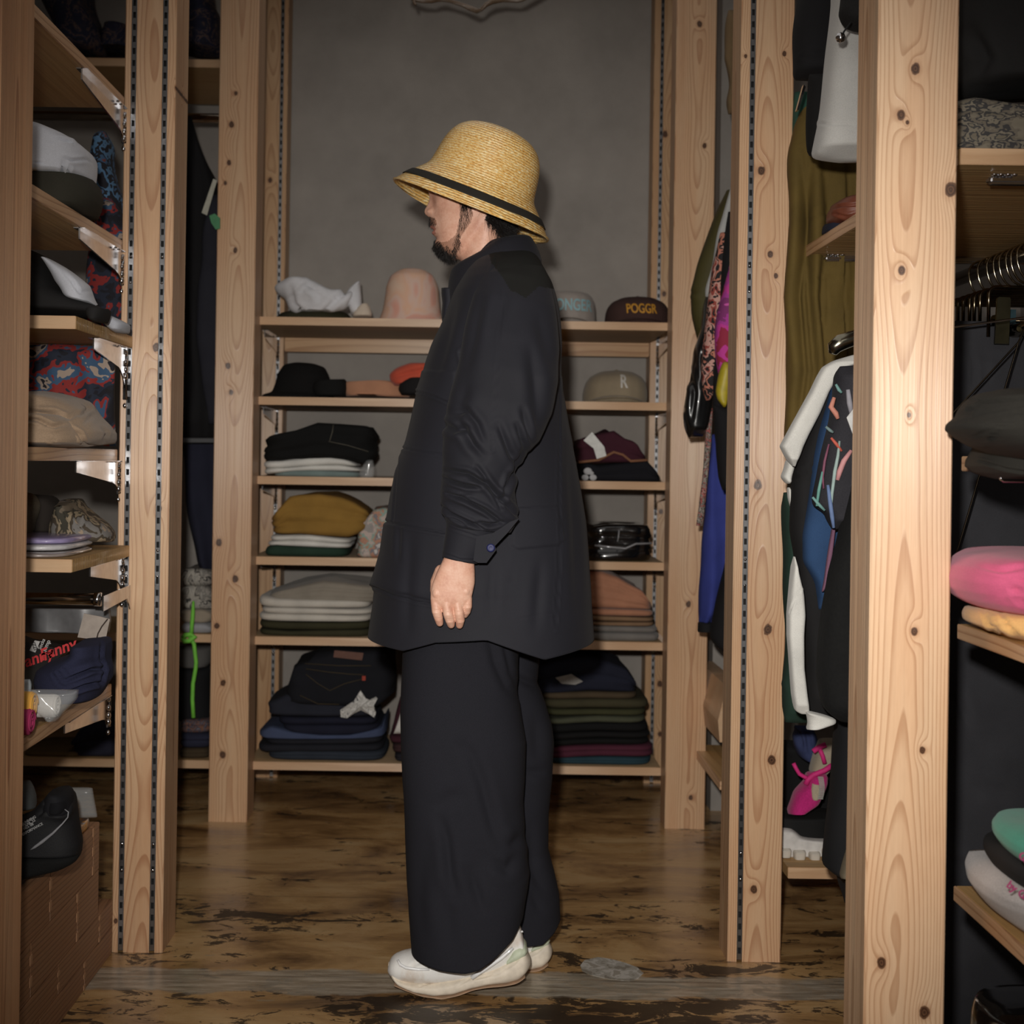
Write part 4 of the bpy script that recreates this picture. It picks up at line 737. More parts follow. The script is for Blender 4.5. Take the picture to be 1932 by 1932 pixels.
# flat packets on L5: laid on the board
z5 = SH['L5'][0]
def packet(lab, x0, x1, ya, ybk, z, h, mat, seed=0, film=False):
    th = np.linspace(0, 2 * math.pi, 40, endpoint=False); c, s = np.cos(th), np.sin(th); e = .35
    c = np.sign(c) * abs(c) ** e; s = np.sign(s) * abs(s) ** e; V = []
    for t, i in ((0, .02), (.3, .0), (.7, 0), (1, .03), (1, .5), (1, .97)):
        V.append(np.stack([(x0 + x1) / 2 + (x1 - x0) / 2 * c * (1 - i), (ya + ybk) / 2 + (ybk - ya) / 2 * s * (1 - i), np.full(40, z + h * t)], -1))
    V = np.array(V); V[2:, :, 2] += .0012 * NZ(V[2:], 60, seed)
    o = mesh('packet', V, grid_faces(6, 40), mat, label=lab, cat='packet'); return o
packet('flat clear-wrapped packet lowest on the short left shelf', -1.2, -.742, 2.60, 2.86, z5 + .0005, .008, plain((150, 140, 136), .2, 0, 'wrapped', coat=1), 1)
packet('flat white packet above the clear-wrapped one', -1.2, -.752, 2.64, 2.90, z5 + .0105, .010, plain((200, 198, 200), .35, 0, 'white_packet', coat=.5), 2)
o = packet('flat lilac packet on top at the left', -1.08, -.752, 2.66, 2.92, z5 + .0225, .010, plain((150, 138, 178), .4, 0, 'lilac', coat=.6), 3)
packet('flat pink-beige packet at the far left of the lilac one', -1.25, -.985, 2.64, 2.9, z5 + .0235, .011, plain((176, 146, 130), .5, 0, 'pinkish'), 4)
# grey sheeting and tag under the rail
GP = plain((104, 104, 106), .35, 0, 'grey_plastic', coat=.3)
sheet('garment_bag', [(1141, 20, 205), (1150, 20, 208), (1170, 20, 210), (1188, 20, 208), (1196, 22, 206)], 3.0, .03, GP, nr=24, nc=60, wr=.003, fold=(.006, 8), label='grey plastic garment cover hanging under the chrome rail', cat='cover')
q = [(159, 1157), (190, 1163), (208, 1168), (200, 1205), (176, 1206), (147, 1202)]; o = MB().prism([P(x, y, 2.86)[::2] for x, y in q], 'y', 2.857, 2.860).build('paper_tag', plain((168, 156, 146), .7), label='blank pale card tag above the navy bundle', cat='tag')
m = MB(); m.tube([P(x, y, 2.853) for x, y in [(203, 1168), (192, 1182), (185, 1195), (182, 1207)]], .0012, 6); m.build('tag_string', plain((50, 36, 28), .8), o, smooth=True)
# navy knitted bundle, black printed pack
nv = sheet('knitted_bundle', [(1203, 158, 190), (1212, 145, 203), (1228, 140, 206), (1245, 100, 206), (1262, 78, 210), (1280, 74, 209), (1298, 80, 196), (1312, 108, 186), (1319, 130, 168)], 2.62, .10, cloth((38, 40, 62), .95, .6, 420, name='navy_knit'), nr=60, nc=96, e=2.2, wr=.004, seed=4,
           creases=[([(125, 1284), (150, 1272), (172, 1263), (190, 1262)], 3, .016), ([(130, 1307), (160, 1294), (190, 1288)], 3, .014), ([(192, 1215), (188, 1240), (196, 1265), (190, 1295)], 2.5, .012), ([(120, 1262), (132, 1280)], 2, .004), ([(110, 1268), (122, 1286)], 2, .004), ([(100, 1272), (112, 1292)], 2, .004)], label='thick navy knitted bundle on the left bay shelf', cat='knitwear')
bp = thing('printed_pack', 'black printed pack with red lettering at the left edge', 'pack', P(60, 1290, 2.6))
MB().prism([P(x, y, 2.7)[::2] for x, y in [(20, 1192), (60, 1206), (138, 1222), (92, 1262), (80, 1300), (20, 1300)]], 'y', 2.66, 2.71).build('sleeve', plain((22, 20, 20), .35, 0, 'black_card', coat=.4), bp)
RT = plain((196, 44, 48), .6); WT = plain((176, 174, 172), .6)
def lay(cx, cy, ang, Y):
    c0 = Vector(P(cx, cy, Y)); ca, sa = math.cos(ang), math.sin(ang)
    return lambda x, y, e: (c0.x + x * ca - y * sa, Y - e - .001, c0.z + x * sa + y * ca)
text_part('Fanny', .030, lay(109, 1226, .36, 2.66), RT, bp, 'red_lettering', .0005, .2)
text_part('Fanny', .030, lay(66, 1243, .36, 2.66), RT, bp, 'red_lettering', .0005, .2)
q = [(66, 1208), (76, 1210), (67, 1231), (56, 1227)]; MB().prism([P(x, y, 2.66)[::2] for x, y in q], 'y', 2.6585, 2.6595).build('white_label', WT, bp)
text_part('IZZI', .0085, lay(66, 1219, -1.25 + math.pi, 2.658), plain((20, 18, 18), .6), bp, 'lettering', .0003)
text_part('Jump', .011, lay(88, 1218, 1.15, 2.66), WT, bp, 'lettering', .0004); text_part('Socks', .009, lay(79, 1215, 1.15, 2.66), WT, bp, 'lettering', .0004)
sheet('price_tag', [(1282, 36, 56), (1290, 36, 59), (1305, 36, 58), (1315, 36, 57)], 2.5, .004, plain((176, 184, 190), .5), nr=10, nc=24, e=8, wr=.0005, label='small pale blue price card at the left edge', cat='tag')
# rolled towels in clear bag
def roll(lab, cx, cy, Y, r, l, mat, seed=0):
    b = Vector(P(cx, cy, Y)); root = thing('rolled_towel', lab, 'towel', (b.x, b.y, b.z - r)); m = MB(); sp = MB(); n = 60
    V = revolve([(r * .96, 0), (r, .004), (r, l - .004), (r * .96, l)], Matrix.Translation(b) @ Matrix.Rotation(-math.pi / 2, 4, 'Y') @ Matrix.Scale(1, 4), 32, (1, 1), .001); mesh('roll', V, grid_faces(4, 32), mat, root)
    pts = [(b.x + .0015, b.y + math.cos(t) * r * .88 * (1 - t / 18), b.z + math.sin(t) * r * .88 * (1 - t / 18)) for t in np.linspace(0, 14, 60)]
    sp.tube(pts, .0022, 6); sp.build('spiral_edge', mat, root, smooth=True); return root
roll('white rolled towel in the clear bag, left bay', 106, 1332, 2.45, .020, .06, cloth((206, 202, 196)))
roll('grey-white rolled towel behind the white one', 112, 1320, 2.55, .016, .09, cloth((128, 120, 114)))
roll('orange-yellow rolled towel at the left edge', 62, 1332, 2.38, .024, .06, cloth((214, 160, 70)))
roll('magenta rolled towel hanging below the yellow one', 58, 1362, 2.36, .022, .05, cloth((160, 50, 92)))
sheet('clear_bag', [(1300, 40, 150), (1320, 45, 148), (1335, 60, 135), (1350, 84, 118), (1362, 96, 106)], 2.40, .03, FILM, nr=24, nc=50, wr=.004, seed=3, label='clear plastic bag round the rolled towels', cat='bag')
# ---------------------------------------------------------------- black sneaker on the box
def black_sneaker():
    Y0 = 2.50; root = thing('sneaker', 'black running sneaker standing on the wooden box', 'shoe', P(80, 1630, Y0))
    up = [(1497, 96, 128), (1502, 92, 134), (1515, 84, 138), (1535, 60, 141), (1548, 20, 144), (1570, 8, 148), (1590, 4, 152), (1612, 0, 150)]
    o = sheet('upper', up, Y0, .05, cloth((28, 28, 30), .7, .5, 700), root, nr=50, nc=60, e=2.8, wr=.002, seed=2, creases=[([(95, 1505), (88, 1522), (70, 1540)], 4, .008), ([(92, 1530), (118, 1530), (128, 1510)], 5, .012)])
    sheet('heel_pad', [(1490, 100, 124), (1500, 92, 134), (1515, 88, 137), (1530, 88, 139)], Y0 - .006, .046, cloth((22, 22, 26), .8, .4), root, nr=24, nc=40, wr=.001)
    sheet('tongue', [(1475, 34, 50), (1490, 34, 60), (1505, 36, 65), (1525, 36, 66)], Y0 + .03, .03, cloth((82, 84, 84), .8), root, nr=20, nc=30, wr=.001)
    sheet('midsole', [(1608, 60, 152), (1618, 30, 150), (1628, 10, 130), (1640, 0, 80), (1650, 0, 52)], Y0 + .0, .052, cloth((18, 18, 18), .95, .9, 260), root, nr=30, nc=70, e=3, wr=.004, seed=8)
    m = MB(); m.tube([P(x, y, Y0 - .053) for x, y in [(122, 1527), (129, 1532), (128, 1542), (118, 1554), (100, 1572), (80, 1588), (66, 1598), (58, 1603)]], [.0008, .001, .0012, .0014, .0022, .003, .0024, .001], 8)
    m.build('grey_stripe', plain((136, 136, 140), .5), root, smooth=True)
    for i, (t_, x, y) in enumerate([('RUNNING', 54, 1548), ('TRAIL 22', 55, 1553), ('NO. 08', 54, 1559), ('PERFORMANCE', 60, 1565)]): text_part(t_, .0062, lay(x, y, .52, Y0 - .0515), plain((150, 150, 150), .6), root, 'lettering', .0003)
    sheet('liner', [(1508, 98, 124), (1520, 94, 128), (1532, 96, 122)], Y0 - .03, .026, cloth((14, 14, 18)), root, nr=12, nc=24, wr=.0005)
black_sneaker()
pk = packet('orange and clear film packet behind the black sneaker', P(120, 1545, 2.75)[0], -.752, 2.68, 2.86, .3065, .018, pattern([(60, 44, 40), (200, 150, 80), (196, 140, 70), (120, 100, 90), (150, 140, 140)], 30, 'packet_print', rough=.3), 5)
sheet('film', [(1488, 120, 172), (1510, 118, 176), (1530, 118, 180), (1541, 118, 182)], 2.84, .01, FILM, pk, nr=16, nc=40, wr=.003)

# ================================================================ right side, far: jackets between the two right posts
OLV = cloth((72, 66, 34), .6, .5); LEA = plain((20, 20, 21), .3, 0, 'black_leather', coat=.5); YJK = 3.75
FLO = pattern([(30, 26, 28), (188, 120, 100), (28, 24, 26), (196, 150, 138), (150, 70, 60), (30, 26, 28)], 24, 'floral_pink', dist=.4)
def hang(label, cat, rows, Y, ty, mat, name='hanging_garment', **kw): return sheet(name, rows, Y, ty, mat, label=label, cat=cat, **kw)
ra_ = 50
hang('olive jacket sleeve poking past the slotted post', 'jacket', [(360, 1372, 1395), (400, 1352, 1400), (450, 1334, 1400), (500, 1315, 1400), (550, 1301, 1400), (590, 1304, 1400), (630, 1314, 1400), (665, 1322, 1395)], 3.80, .05, OLV, nr=50, wr=.004, seed=2, creases=[([(1302, 552), (1330, 555), (1345, 540)], 3, .01)])
hang('glossy black leather sleeve with a hard fold', 'jacket', [(560, 1335, 1352), (620, 1326, 1352), (660, 1310, 1352), (700, 1300, 1350), (740, 1291, 1348), (780, 1289, 1342), (810, 1293, 1338), (826, 1298, 1328)], 3.70, .045, LEA, nr=50, wr=.006, seed=3, creases=[([(1300, 700), (1310, 740), (1305, 790)], 4, .01), ([(1325, 660), (1330, 730)], 3, .01)])
hang('white lining edge running down the olive jacket', 'jacket', [(350, 1380, 1386), (440, 1355, 1372), (500, 1345, 1362), (545, 1330, 1350), (560, 1331, 1345)], 3.66, .015, cloth((170, 170, 168)), nr=30, nc=24, wr=.003)
hang('black shirt with pink floral print on the right rail', 'shirt', [(440, 1360, 1392), (500, 1342, 1385), (560, 1338, 1378), (640, 1330, 1372), (700, 1322, 1362), (740, 1324, 1350), (757, 1330, 1342)], 3.62, .03, FLO, nr=50, wr=.005, seed=6)
hang('black jacket edge just behind the slotted post', 'jacket', [(400, 1374, 1400), (520, 1362, 1400), (640, 1352, 1396), (760, 1345, 1392), (830, 1348, 1390), (870, 1355, 1390)], 3.58, .03, BK, nr=40, wr=.004, seed=7)
hang('magenta and purple shirt by the slotted post', 'shirt', [(500, 1374, 1400), (560, 1364, 1400), (620, 1354, 1398), (670, 1350, 1396), (700, 1352, 1394), (720, 1358, 1392)], 3.50, .03, pattern([(150, 40, 66), (196, 60, 150), (170, 60, 150), (130, 50, 110), (206, 90, 170)], 12, 'magenta_print', dist=.5), nr=40, wr=.006, seed=8)
m = MB(); hang('yellow glossy cloth corner below the magenta shirt', 'shirt', [(686, 1366, 1372), (705, 1360, 1376), (740, 1350, 1375), (755, 1352, 1373), (770, 1363, 1370)], 3.44, .02, plain((176, 158, 40), .5), nr=24, wr=.005, seed=9)
hang('royal blue top hanging low between the right posts', 'shirt', [(820, 1338, 1356), (880, 1332, 1364), (950, 1328, 1380), (1020, 1325, 1384), (1080, 1322, 1376), (1120, 1320, 1364), (1160, 1319, 1352), (1177, 1319, 1340)], 3.80, .04, cloth((56, 66, 140)), nr=50, wr=.004, seed=3, fold=(.008, 4))
hang('black hem band of the royal blue top', 'shirt', [(1174, 1318, 1342), (1192, 1317, 1342)], 3.79, .036, cloth((24, 24, 26)), nr=10, nc=30, wr=.001)
hang('pink and grey striped strap hanging on the wooden post', 'strap', [(770, 1333, 1344), (840, 1330, 1341), (900, 1325, 1336), (960, 1318, 1330), (992, 1313, 1326)], 3.70, .008, pattern([(50, 46, 44), (160, 150, 140), (60, 54, 50), (176, 90, 84), (150, 146, 140)], 60, 'strap_print'), nr=40, nc=20, wr=.001)
hang('black garment hem lower right beside the slotted post', 'garment', [(1030, 1376, 1400), (1080, 1366, 1400), (1130, 1352, 1400), (1180, 1342, 1400), (1205, 1338, 1398), (1225, 1352, 1396), (1238, 1375, 1394)], 3.72, .05, BK, nr=40, wr=.004, seed=11)
hang('black garment with cream trim under the yellow corner', 'garment', [(765, 1345, 1392), (820, 1352, 1392), (860, 1352, 1390), (900, 1354, 1390), (925, 1362, 1388)], 3.48, .03, BK, nr=30, wr=.003, seed=12)
hang('dark green garment edge behind the slotted post', 'garment', [(780, 1372, 1396), (880, 1362, 1396), (960, 1366, 1394), (1000, 1372, 1392)], 3.85, .03, cloth((36, 64, 50)), nr=30, wr=.003)
hang('beige strap and buckle beside the slotted post, upper right', 'strap', [(20, 1374, 1388), (45, 1370, 1392), (100, 1366, 1392), (110, 1364, 1390), (160, 1374, 1390), (190, 1370, 1384), (215, 1374, 1392)], 3.6, .02, cloth((112, 92, 66)), nr=40, nc=24, wr=.004)
# ================================================================ right bay
Y1 = 2.92
QU = cloth((98, 80, 38), .85, .5); cr = []
for i, x in enumerate([1512, 1530, 1556, 1578, 1600]): cr.append(([(x, 290), (x + 7 * (-1) ** i, 420), (x - 5, 560), (x + 7, 700), (x - 10, 830)], 7.5, .022))
for y in (330, 400, 520, 600, 690): cr.append(([(1495, y), (1530, y + 14), (1570, y - 8), (1620, y + 10)], 4, .004))
hang('long mustard quilted coat hanging in the right bay', 'coat', [(195, 1515, 1560), (230, 1500, 1640), (300, 1490, 1650), (500, 1486, 1650), (700, 1484, 1650), (860, 1482, 1640)], 3.0, .04, QU, 'quilted_coat', nr=90, nc=120, wr=.003, seed=4, e=3, creases=cr)
hang('green and white garment edge beside the hanging metal clip', 'garment', [(175, 1500, 1545), (240, 1496, 1520), (300, 1492, 1510), (400, 1490, 1500)], 3.02, .03, cloth((44, 82, 70)), nr=20, nc=24, wr=.003)
hang('black jacket hem at the top right of the slotted post', 'jacket', [(-40, 1510, 1600), (0, 1508, 1590), (80, 1502, 1590), (145, 1497, 1585), (151, 1500, 1585)], 2.72, .05, BK, nr=40, wr=.004, seed=3, creases=[([(1512, 108), (1545, 106), (1560, 110)], 2, .006), ([(1540, 97), (1560, 98)], 2, .005)])
hang('black skirt just behind the pale grey one', 'skirt', [(140, 1526, 1600), (200, 1524, 1610), (280, 1522, 1620), (300, 1526, 1625), (306, 1560, 1625)], 2.66, .035, cloth((18, 17, 17)), nr=24, wr=.003, seed=4)
FEL = cloth((188, 186, 182), .95, .5, 600, var=.08, name='grey_felt')
hang('pale grey felt skirt hanging by the thick post', 'skirt', [(-40, 1574, 1690), (0, 1572, 1690), (100, 1562, 1680), (200, 1552, 1680), (235, 1547, 1680), (285, 1537, 1680), (297, 1537, 1680), (305, 1580, 1680)], 2.55, .06, FEL, nr=110, nc=80, e=3.5, wr=.002, seed=5, creases=[([(1547, 233), (1620, 235)], 2, .003)])
tg = hang('black fleece pouch with drawstring in front of the grey skirt', 'pouch', [(-40, 1590, 1690), (0, 1584, 1690), (25, 1580, 1690), (40, 1588, 1690), (52, 1606, 1690)], 2.38, .04, cloth((34, 33, 33), .95, .9, 240), nr=24, nc=50, wr=.006, seed=6)
m = MB(); m.tube([P(x, y, 2.33) for x, y in [(1606, 42), (1598, 52), (1592, 60), (1590, 66)]], .0016, 8); m.build('cord', BLACK, tg, smooth=True)
o = mesh('toggle', revolve([(.001, .0085), (.006, .006), (.0082, 0), (.006, -.006), (.001, -.0085)], Matrix.Translation(P(1586, 71, 2.33)), 20), grid_faces(5, 20), CHROME, tg)
MB().prism([P(x, y, 2.78)[::2] for x, y in [(1514, 162), (1518, 166), (1505, 210), (1501, 210)]], 'y', 2.77, 2.785).build('metal_clip', CHROME, label='bright slanted metal clip left of the grey skirt', cat='clip')
# wallet and dark cloth on the high shelf
zz = SH['R1'][0]
wl = hang('reddish brown leather wallet on the high right shelf', 'wallet', [(378, 1590, 1640), (386, 1574, 1650), (400, 1564, 1650), (414, 1562, 1650), (424, 1572, 1650)], 2.80, .07, plain((116, 62, 44), .5, 0, 'brown_leather'), 'leather_wallet', nr=24, nc=60, wr=.003, seed=3, creases=[([(1575, 403), (1600, 410), (1640, 396)], 2, .004), ([(1573, 392), (1590, 388), (1640, 385)], 2, .004)])
hang('small dark blue cloth under the leather wallet', 'cloth', [(423, 1556, 1600), (430, 1554, 1600), (440, 1554, 1590)], 2.82, .04, cloth((30, 32, 46)), nr=10, nc=30, wr=.001)
# metal hanger and the shirts
hg = thing('coat_hanger', 'chrome coat hanger shoulder above the white tee', 'hanger', P(1600, 680, 2.5))
m = MB(); m.tube([P(x, y, 2.5) for x, y in [(1571, 668), (1574, 656), (1586, 646), (1604, 640), (1640, 628), (1690, 612)]], [.007, .013, .015, .014, .012, .009], 16); m.build('arm', plain((150, 146, 130), .2, 1, 'satin_metal'), hg, smooth=True)
b = P(1690, 612, 2.5); MB().tube([b, (b[0], 2.5, 1.28), (.98, 2.5, 1.3165), (1.0, 2.5, 1.3), (.99, 2.5, 1.283)], .002, 8).build('hook', CHROME, hg, smooth=True)
WT2 = cloth((206, 204, 198), .9, .3, name='white_jersey')
hang('white tee with sleeve edge reaching over the slotted post', 'shirt', [(670, 1608, 1650), (680, 1572, 1650), (692, 1552, 1600), (710, 1542, 1580), (740, 1528, 1562), (780, 1506, 1545), (820, 1484, 1524), (842, 1472, 1514), (858, 1480, 1508), (870, 1488, 1502), (880, 1496, 1500)], 2.55, .022, WT2, 'hanging_tee', nr=110, nc=48, e=3.6, wr=.0012, seed=2)
hang('white lower sleeve layer with dark lining', 'shirt', [(868, 1484, 1500), (885, 1480, 1496), (900, 1474, 1492), (912, 1484, 1490)], 2.60, .02, WT2, 'hanging_tee', nr=20, nc=30, wr=.002)
hang('black tee hanging between the white and blue ones', 'shirt', [(700, 1555, 1575), (760, 1535, 1570), (820, 1520, 1560), (880, 1500, 1548), (920, 1492, 1545), (1000, 1492, 1540), (1060, 1500, 1545), (1120, 1508, 1560), (1200, 1516, 1570), (1280, 1520, 1580), (1345, 1525, 1580), (1352, 1530, 1580)], 2.60, .04, cloth((27, 26, 27), .9, .35), 'hanging_tee', nr=90, nc=50, wr=.004, seed=3, creases=[([(1500, 900), (1530, 885), (1545, 880)], 3, .008)])
hang('petrol blue tee hanging in the right bay', 'shirt', [(684, 1590, 1640), (700, 1572, 1640), (740, 1562, 1600), (800, 1550, 1580), (860, 1538, 1580), (940, 1525, 1590), (1010, 1512, 1585), (1060, 1514, 1570), (1100, 1536, 1562), (1150, 1542, 1556)], 2.56, .03, cloth((42, 68, 104)), 'hanging_tee', nr=80, nc=50, wr=.003, seed=4)
# dark net shirt with coloured strokes
NETM = cloth((44, 43, 48), .85, .5, 380, name='dark_net')
nt = hang('dark net shirt with red, teal and white strokes', 'shirt', [(692, 1586, 1650), (704, 1578, 1650), (745, 1574, 1650), (790, 1566, 1650), (850, 1552, 1650), (900, 1542, 1650), (940, 1532, 1650), (955, 1534, 1640), (968, 1556, 1620), (990, 1566, 1585), (998, 1571, 1580)], 2.48, .04, NETM, 'hanging_shirt', nr=80, nc=70, wr=.003, seed=5)
def stroke(pts, r, c, Y=2.437): m = MB(); m.tube([P(x, y, Y) for x, y in pts], [r * (.35 + .65 * math.sin(math.pi * (i + .6) / (len(pts) + .2))) for i in range(len(pts))], 8); o = m.build('colour_stroke', plain(c, .7), nt, smooth=True)
for pts, r, c in [([(1577, 725), (1583, 736), (1588, 741)], .003, (110, 150, 146)), ([(1574, 750), (1568, 768), (1577, 780), (1581, 790)], .005, (196, 130, 112)), ([(1558, 805), (1566, 812), (1572, 816)], .003, (110, 130, 130)), ([(1568, 826), (1578, 838), (1588, 851)], .003, (190, 90, 74)), ([(1600, 735), (1603, 760), (1606, 780)], .005, (150, 148, 156)),
                  ([(1584, 832), (1581, 860), (1575, 890), (1570, 930), (1568, 958)], .0032, (150, 170, 166)), ([(1564, 838), (1556, 870), (1552, 900), (1554, 922)], .0025, (120, 70, 90)), ([(1552, 890), (1545, 925), (1541, 955)], .003, (100, 150, 140)), ([(1533, 938), (1545, 952), (1556, 963)], .003, (110, 150, 146)),
                  ([(1606, 850), (1592, 870), (1584, 890), (1580, 906)], .005, (196, 140, 140)), ([(1562, 915), (1566, 945), (1570, 975), (1573, 996)], .004, (100, 120, 160))]: stroke(pts, r, c)
MB().prism([P(x, y, 2.40)[::2] for x, y in [(1597, 788), (1612, 768), (1625, 770), (1625, 830), (1608, 818)]], 'y', 2.398, 2.401).build('paper_tag', plain((196, 196, 194), .6), label='white paper tag on the dark net shirt', cat='tag')
# lace, white sleeve etc.
LACE = cloth((20, 20, 20), .95, 1.0, 160, name='black_lace')
hang('black lace dress sloping down beside the thick post', 'dress', [(880, 1606, 1660), (940, 1598, 1655), (1010, 1584, 1650), (1080, 1566, 1645), (1150, 1556, 1640), (1220, 1550, 1640), (1280, 1548, 1635), (1330, 1560, 1630), (1350, 1590, 1630)], 2.44, .045, LACE, 'lace_dress', nr=90, nc=60, wr=.007, seed=8)
hang('mauve piping edge between the blue tee and lace', 'shirt', [(990, 1571, 1576), (1040, 1563, 1570), (1100, 1554, 1560), (1116, 1550, 1554)], 2.50, .006, cloth((120, 84, 104)), nr=24, nc=16, wr=.001)
hang('white long sleeve hanging straight down with a seam', 'shirt', [(1050, 1497, 1500), (1080, 1494, 1504), (1120, 1490, 1514), (1160, 1485, 1518), (1200, 1484, 1516), (1260, 1489, 1516), (1310, 1493, 1522), (1343, 1499, 1527), (1347, 1510, 1526)], 2.50, .02, WT2, 'hanging_sleeve', nr=90, nc=48, e=3.6, wr=.002, seed=3, creases=[([(1512, 1112), (1500, 1130), (1490, 1155)], 1.2, .002)])
hang('white cuff folded sideways at the end of the sleeve', 'shirt', [(1342, 1520, 1526), (1350, 1522, 1560), (1356, 1523, 1576), (1364, 1524, 1576), (1372, 1523, 1550), (1376, 1522, 1534)], 2.49, .02, WT2, 'hanging_sleeve', nr=24, nc=40, wr=.002)
hang('thin white sleeve edge left of the black tee', 'shirt', [(920, 1486, 1490), (940, 1487, 1494), (965, 1494, 1500)], 2.62, .01, WT2, nr=16, nc=16, wr=.001)
hang('bottle green garment behind the white sleeve', 'garment', [(930, 1480, 1506), (1100, 1480, 1520), (1284, 1480, 1540), (1350, 1480, 1545), (1362, 1482, 1545)], 2.72, .04, cloth((38, 60, 50)), nr=50, wr=.003, seed=5, creases=[([(1480, 1288), (1540, 1290)], 2, .004)])
hang('long black trousers hanging by the thick post', 'trousers', [(1280, 1585, 1650), (1400, 1578, 1640), (1500, 1570, 1640), (1580, 1562, 1640), (1640, 1556, 1600), (1655, 1585, 1600), (1690, 1592, 1605), (1705, 1594, 1604)], 2.62, .05, cloth((28, 28, 30)), 'hanging_trousers', nr=70, wr=.004, seed=7)
m = MB(); hang('beige hem peeking out low beside the thick post', 'garment', [(1600, 1600, 1612), (1630, 1590, 1610), (1654, 1584, 1606), (1658, 1586, 1606)], 2.50, .02, cloth((120, 110, 92)), nr=20, nc=24, wr=.001)
# shoes shelf
zr = SH['R0'][0]
sn = thing('sneaker', 'black sneaker with thick white sculpted sole, lower right bay', 'shoe', (P(1520, 1600, 3.2)[0], 3.2, zr))
sheet('upper', [(1530, 1440, 1580), (1545, 1440, 1575), (1560, 1440, 1570), (1575, 1440, 1566), (1582, 1490, 1560)], 3.24, .06, cloth((20, 20, 20), .8), sn, nr=20, nc=50, wr=.002)
sheet('sole', [(1553, 1440, 1482), (1560, 1440, 1494), (1572, 1440, 1508), (1574, 1440, 1560), (1600, 1440, 1559), (1606, 1440, 1558)], 3.22, .062, plain((206, 202, 198), .6), sn, nr=30, nc=60, e=5, wr=.001)
for x0, x1, yt, yb in ((1464, 1487, 1592, 1609), (1489, 1514, 1595, 1614), (1518, 1541, 1598, 1617), (1543, 1559, 1592, 1608)):
    sheet('tread_lug', [(yt, x0 + 3, x1 - 3), (yt + 3, x0, x1), (yb - 2, x0 + 1, x1 - 2), (yb, x0 + 3, x1 - 4)], 3.19, .05, plain((196, 188, 176), .65), sn, nr=12, nc=28, e=5, wr=.0)
hang('black garment slumped above the white-soled sneaker', 'garment', [(1395, 1470, 1500), (1420, 1470, 1530), (1470, 1470, 1580), (1510, 1470, 1585), (1545, 1470, 1580)], 3.42, .07, cloth((17, 17, 18)), nr=40, wr=.008, seed=9)
hang('slate blue cloth crumpled low in the right bay', 'cloth', [(1368, 1496, 1526), (1385, 1498, 1536), (1405, 1498, 1540), (1425, 1508, 1535), (1436, 1522, 1532)], 3.3, .04, cloth((50, 58, 92)), nr=30, wr=.008, seed=10, creases=[([(1505, 1375), (1515, 1410)], 4, .012), ([(1520, 1375), (1530, 1420)], 4, .012)])
kn = thing('knitted_bag', 'beige and hot pink furry bag with a ribbon, lower right bay', 'bag', P(1530, 1535, 3.2))
sheet('beige_panel', [(1395, 1550, 1574), (1412, 1538, 1575), (1435, 1530, 1572), (1455, 1525, 1562), (1464, 1530, 1545)], 3.24, .04, cloth((164, 152, 132), .95), kn, nr=30, nc=40, wr=.004)
sheet('pink_fur', [(1458, 1524, 1556), (1475, 1520, 1556), (1495, 1500, 1550), (1515, 1492, 1542), (1530, 1486, 1520), (1536, 1486, 1512)], 3.2, .04, cloth((190, 40, 118), .95, .9, 250), kn, nr=30, nc=50, wr=.006, seed=2)
sheet('shell_patch', [(1478, 1532, 1546), (1490, 1529, 1549), (1505, 1530, 1546), (1511, 1534, 1542)], 3.165, .01, cloth((176, 162, 140)), kn, nr=14, nc=24, wr=.001)
PK = plain((206, 40, 120), .7); m = MB(); m.tube([P(x, y, 3.17) for x, y in [(1570, 1444), (1555, 1454), (1535, 1462), (1525, 1470), (1520, 1480)]], .006, 10); m.tube([P(x, y, 3.17) for x, y in [(1497, 1440), (1502, 1450), (1508, 1460), (1518, 1466), (1524, 1468)]], .0045, 10)
m.tube([P(x, y, 3.17) for x, y in [(1534, 1418), (1545, 1410), (1558, 1405)]], .006, 10); m.tube([P(x, y, 3.17) for x, y in [(1546, 1412), (1552, 1426), (1556, 1440)]], .005, 10); m.build('ribbon', PK, kn, smooth=True)
m = MB()
for i in range(18): c = P(1548 + 2.5 * math.sin(i / 5), 1466 + i * 2.4, 3.155); m.box(c[0] - .006, c[0] + .006, 3.153, 3.156, c[2] - .0007, c[2] + .0007)
m.build('zip_teeth', plain((190, 188, 180), .5, .2), kn, kind='stuff')

# ================================================================ near right
hang('soft black garment pile on the high shelf, top right corner', 'garment', [(-60, 1800, 2080), (0, 1798, 2080), (100, 1798, 2080), (150, 1800, 2080), (172, 1802, 2080), (181, 1815, 2080)], 2.16, .09, cloth((34, 33, 33), .9, .4), nr=50, nc=80, wr=.006, seed=3, creases=[([(1835, 60), (1860, 110), (1840, 150)], 12, .012)])
LEO = pattern([(118, 110, 96), (104, 96, 84), (56, 54, 54), (120, 112, 98), (64, 62, 60), (110, 102, 88)], 30, 'leopard_print', dist=.25, stretch=(1, 1, 1.8))
yb = yshelf('R1', 1850, 2.075)
fold_('folded_trousers', 'leopard print folded trousers on the high right shelf', 'trousers', 1798, 2080, [(1798, 178), (1850, 178), (1932, 190), (2080, 200)], [(1798, yb), (2080, yb + 3)], 2.075, .35, LEO, layers=4, groove=.006, bump=.006, seed=4)
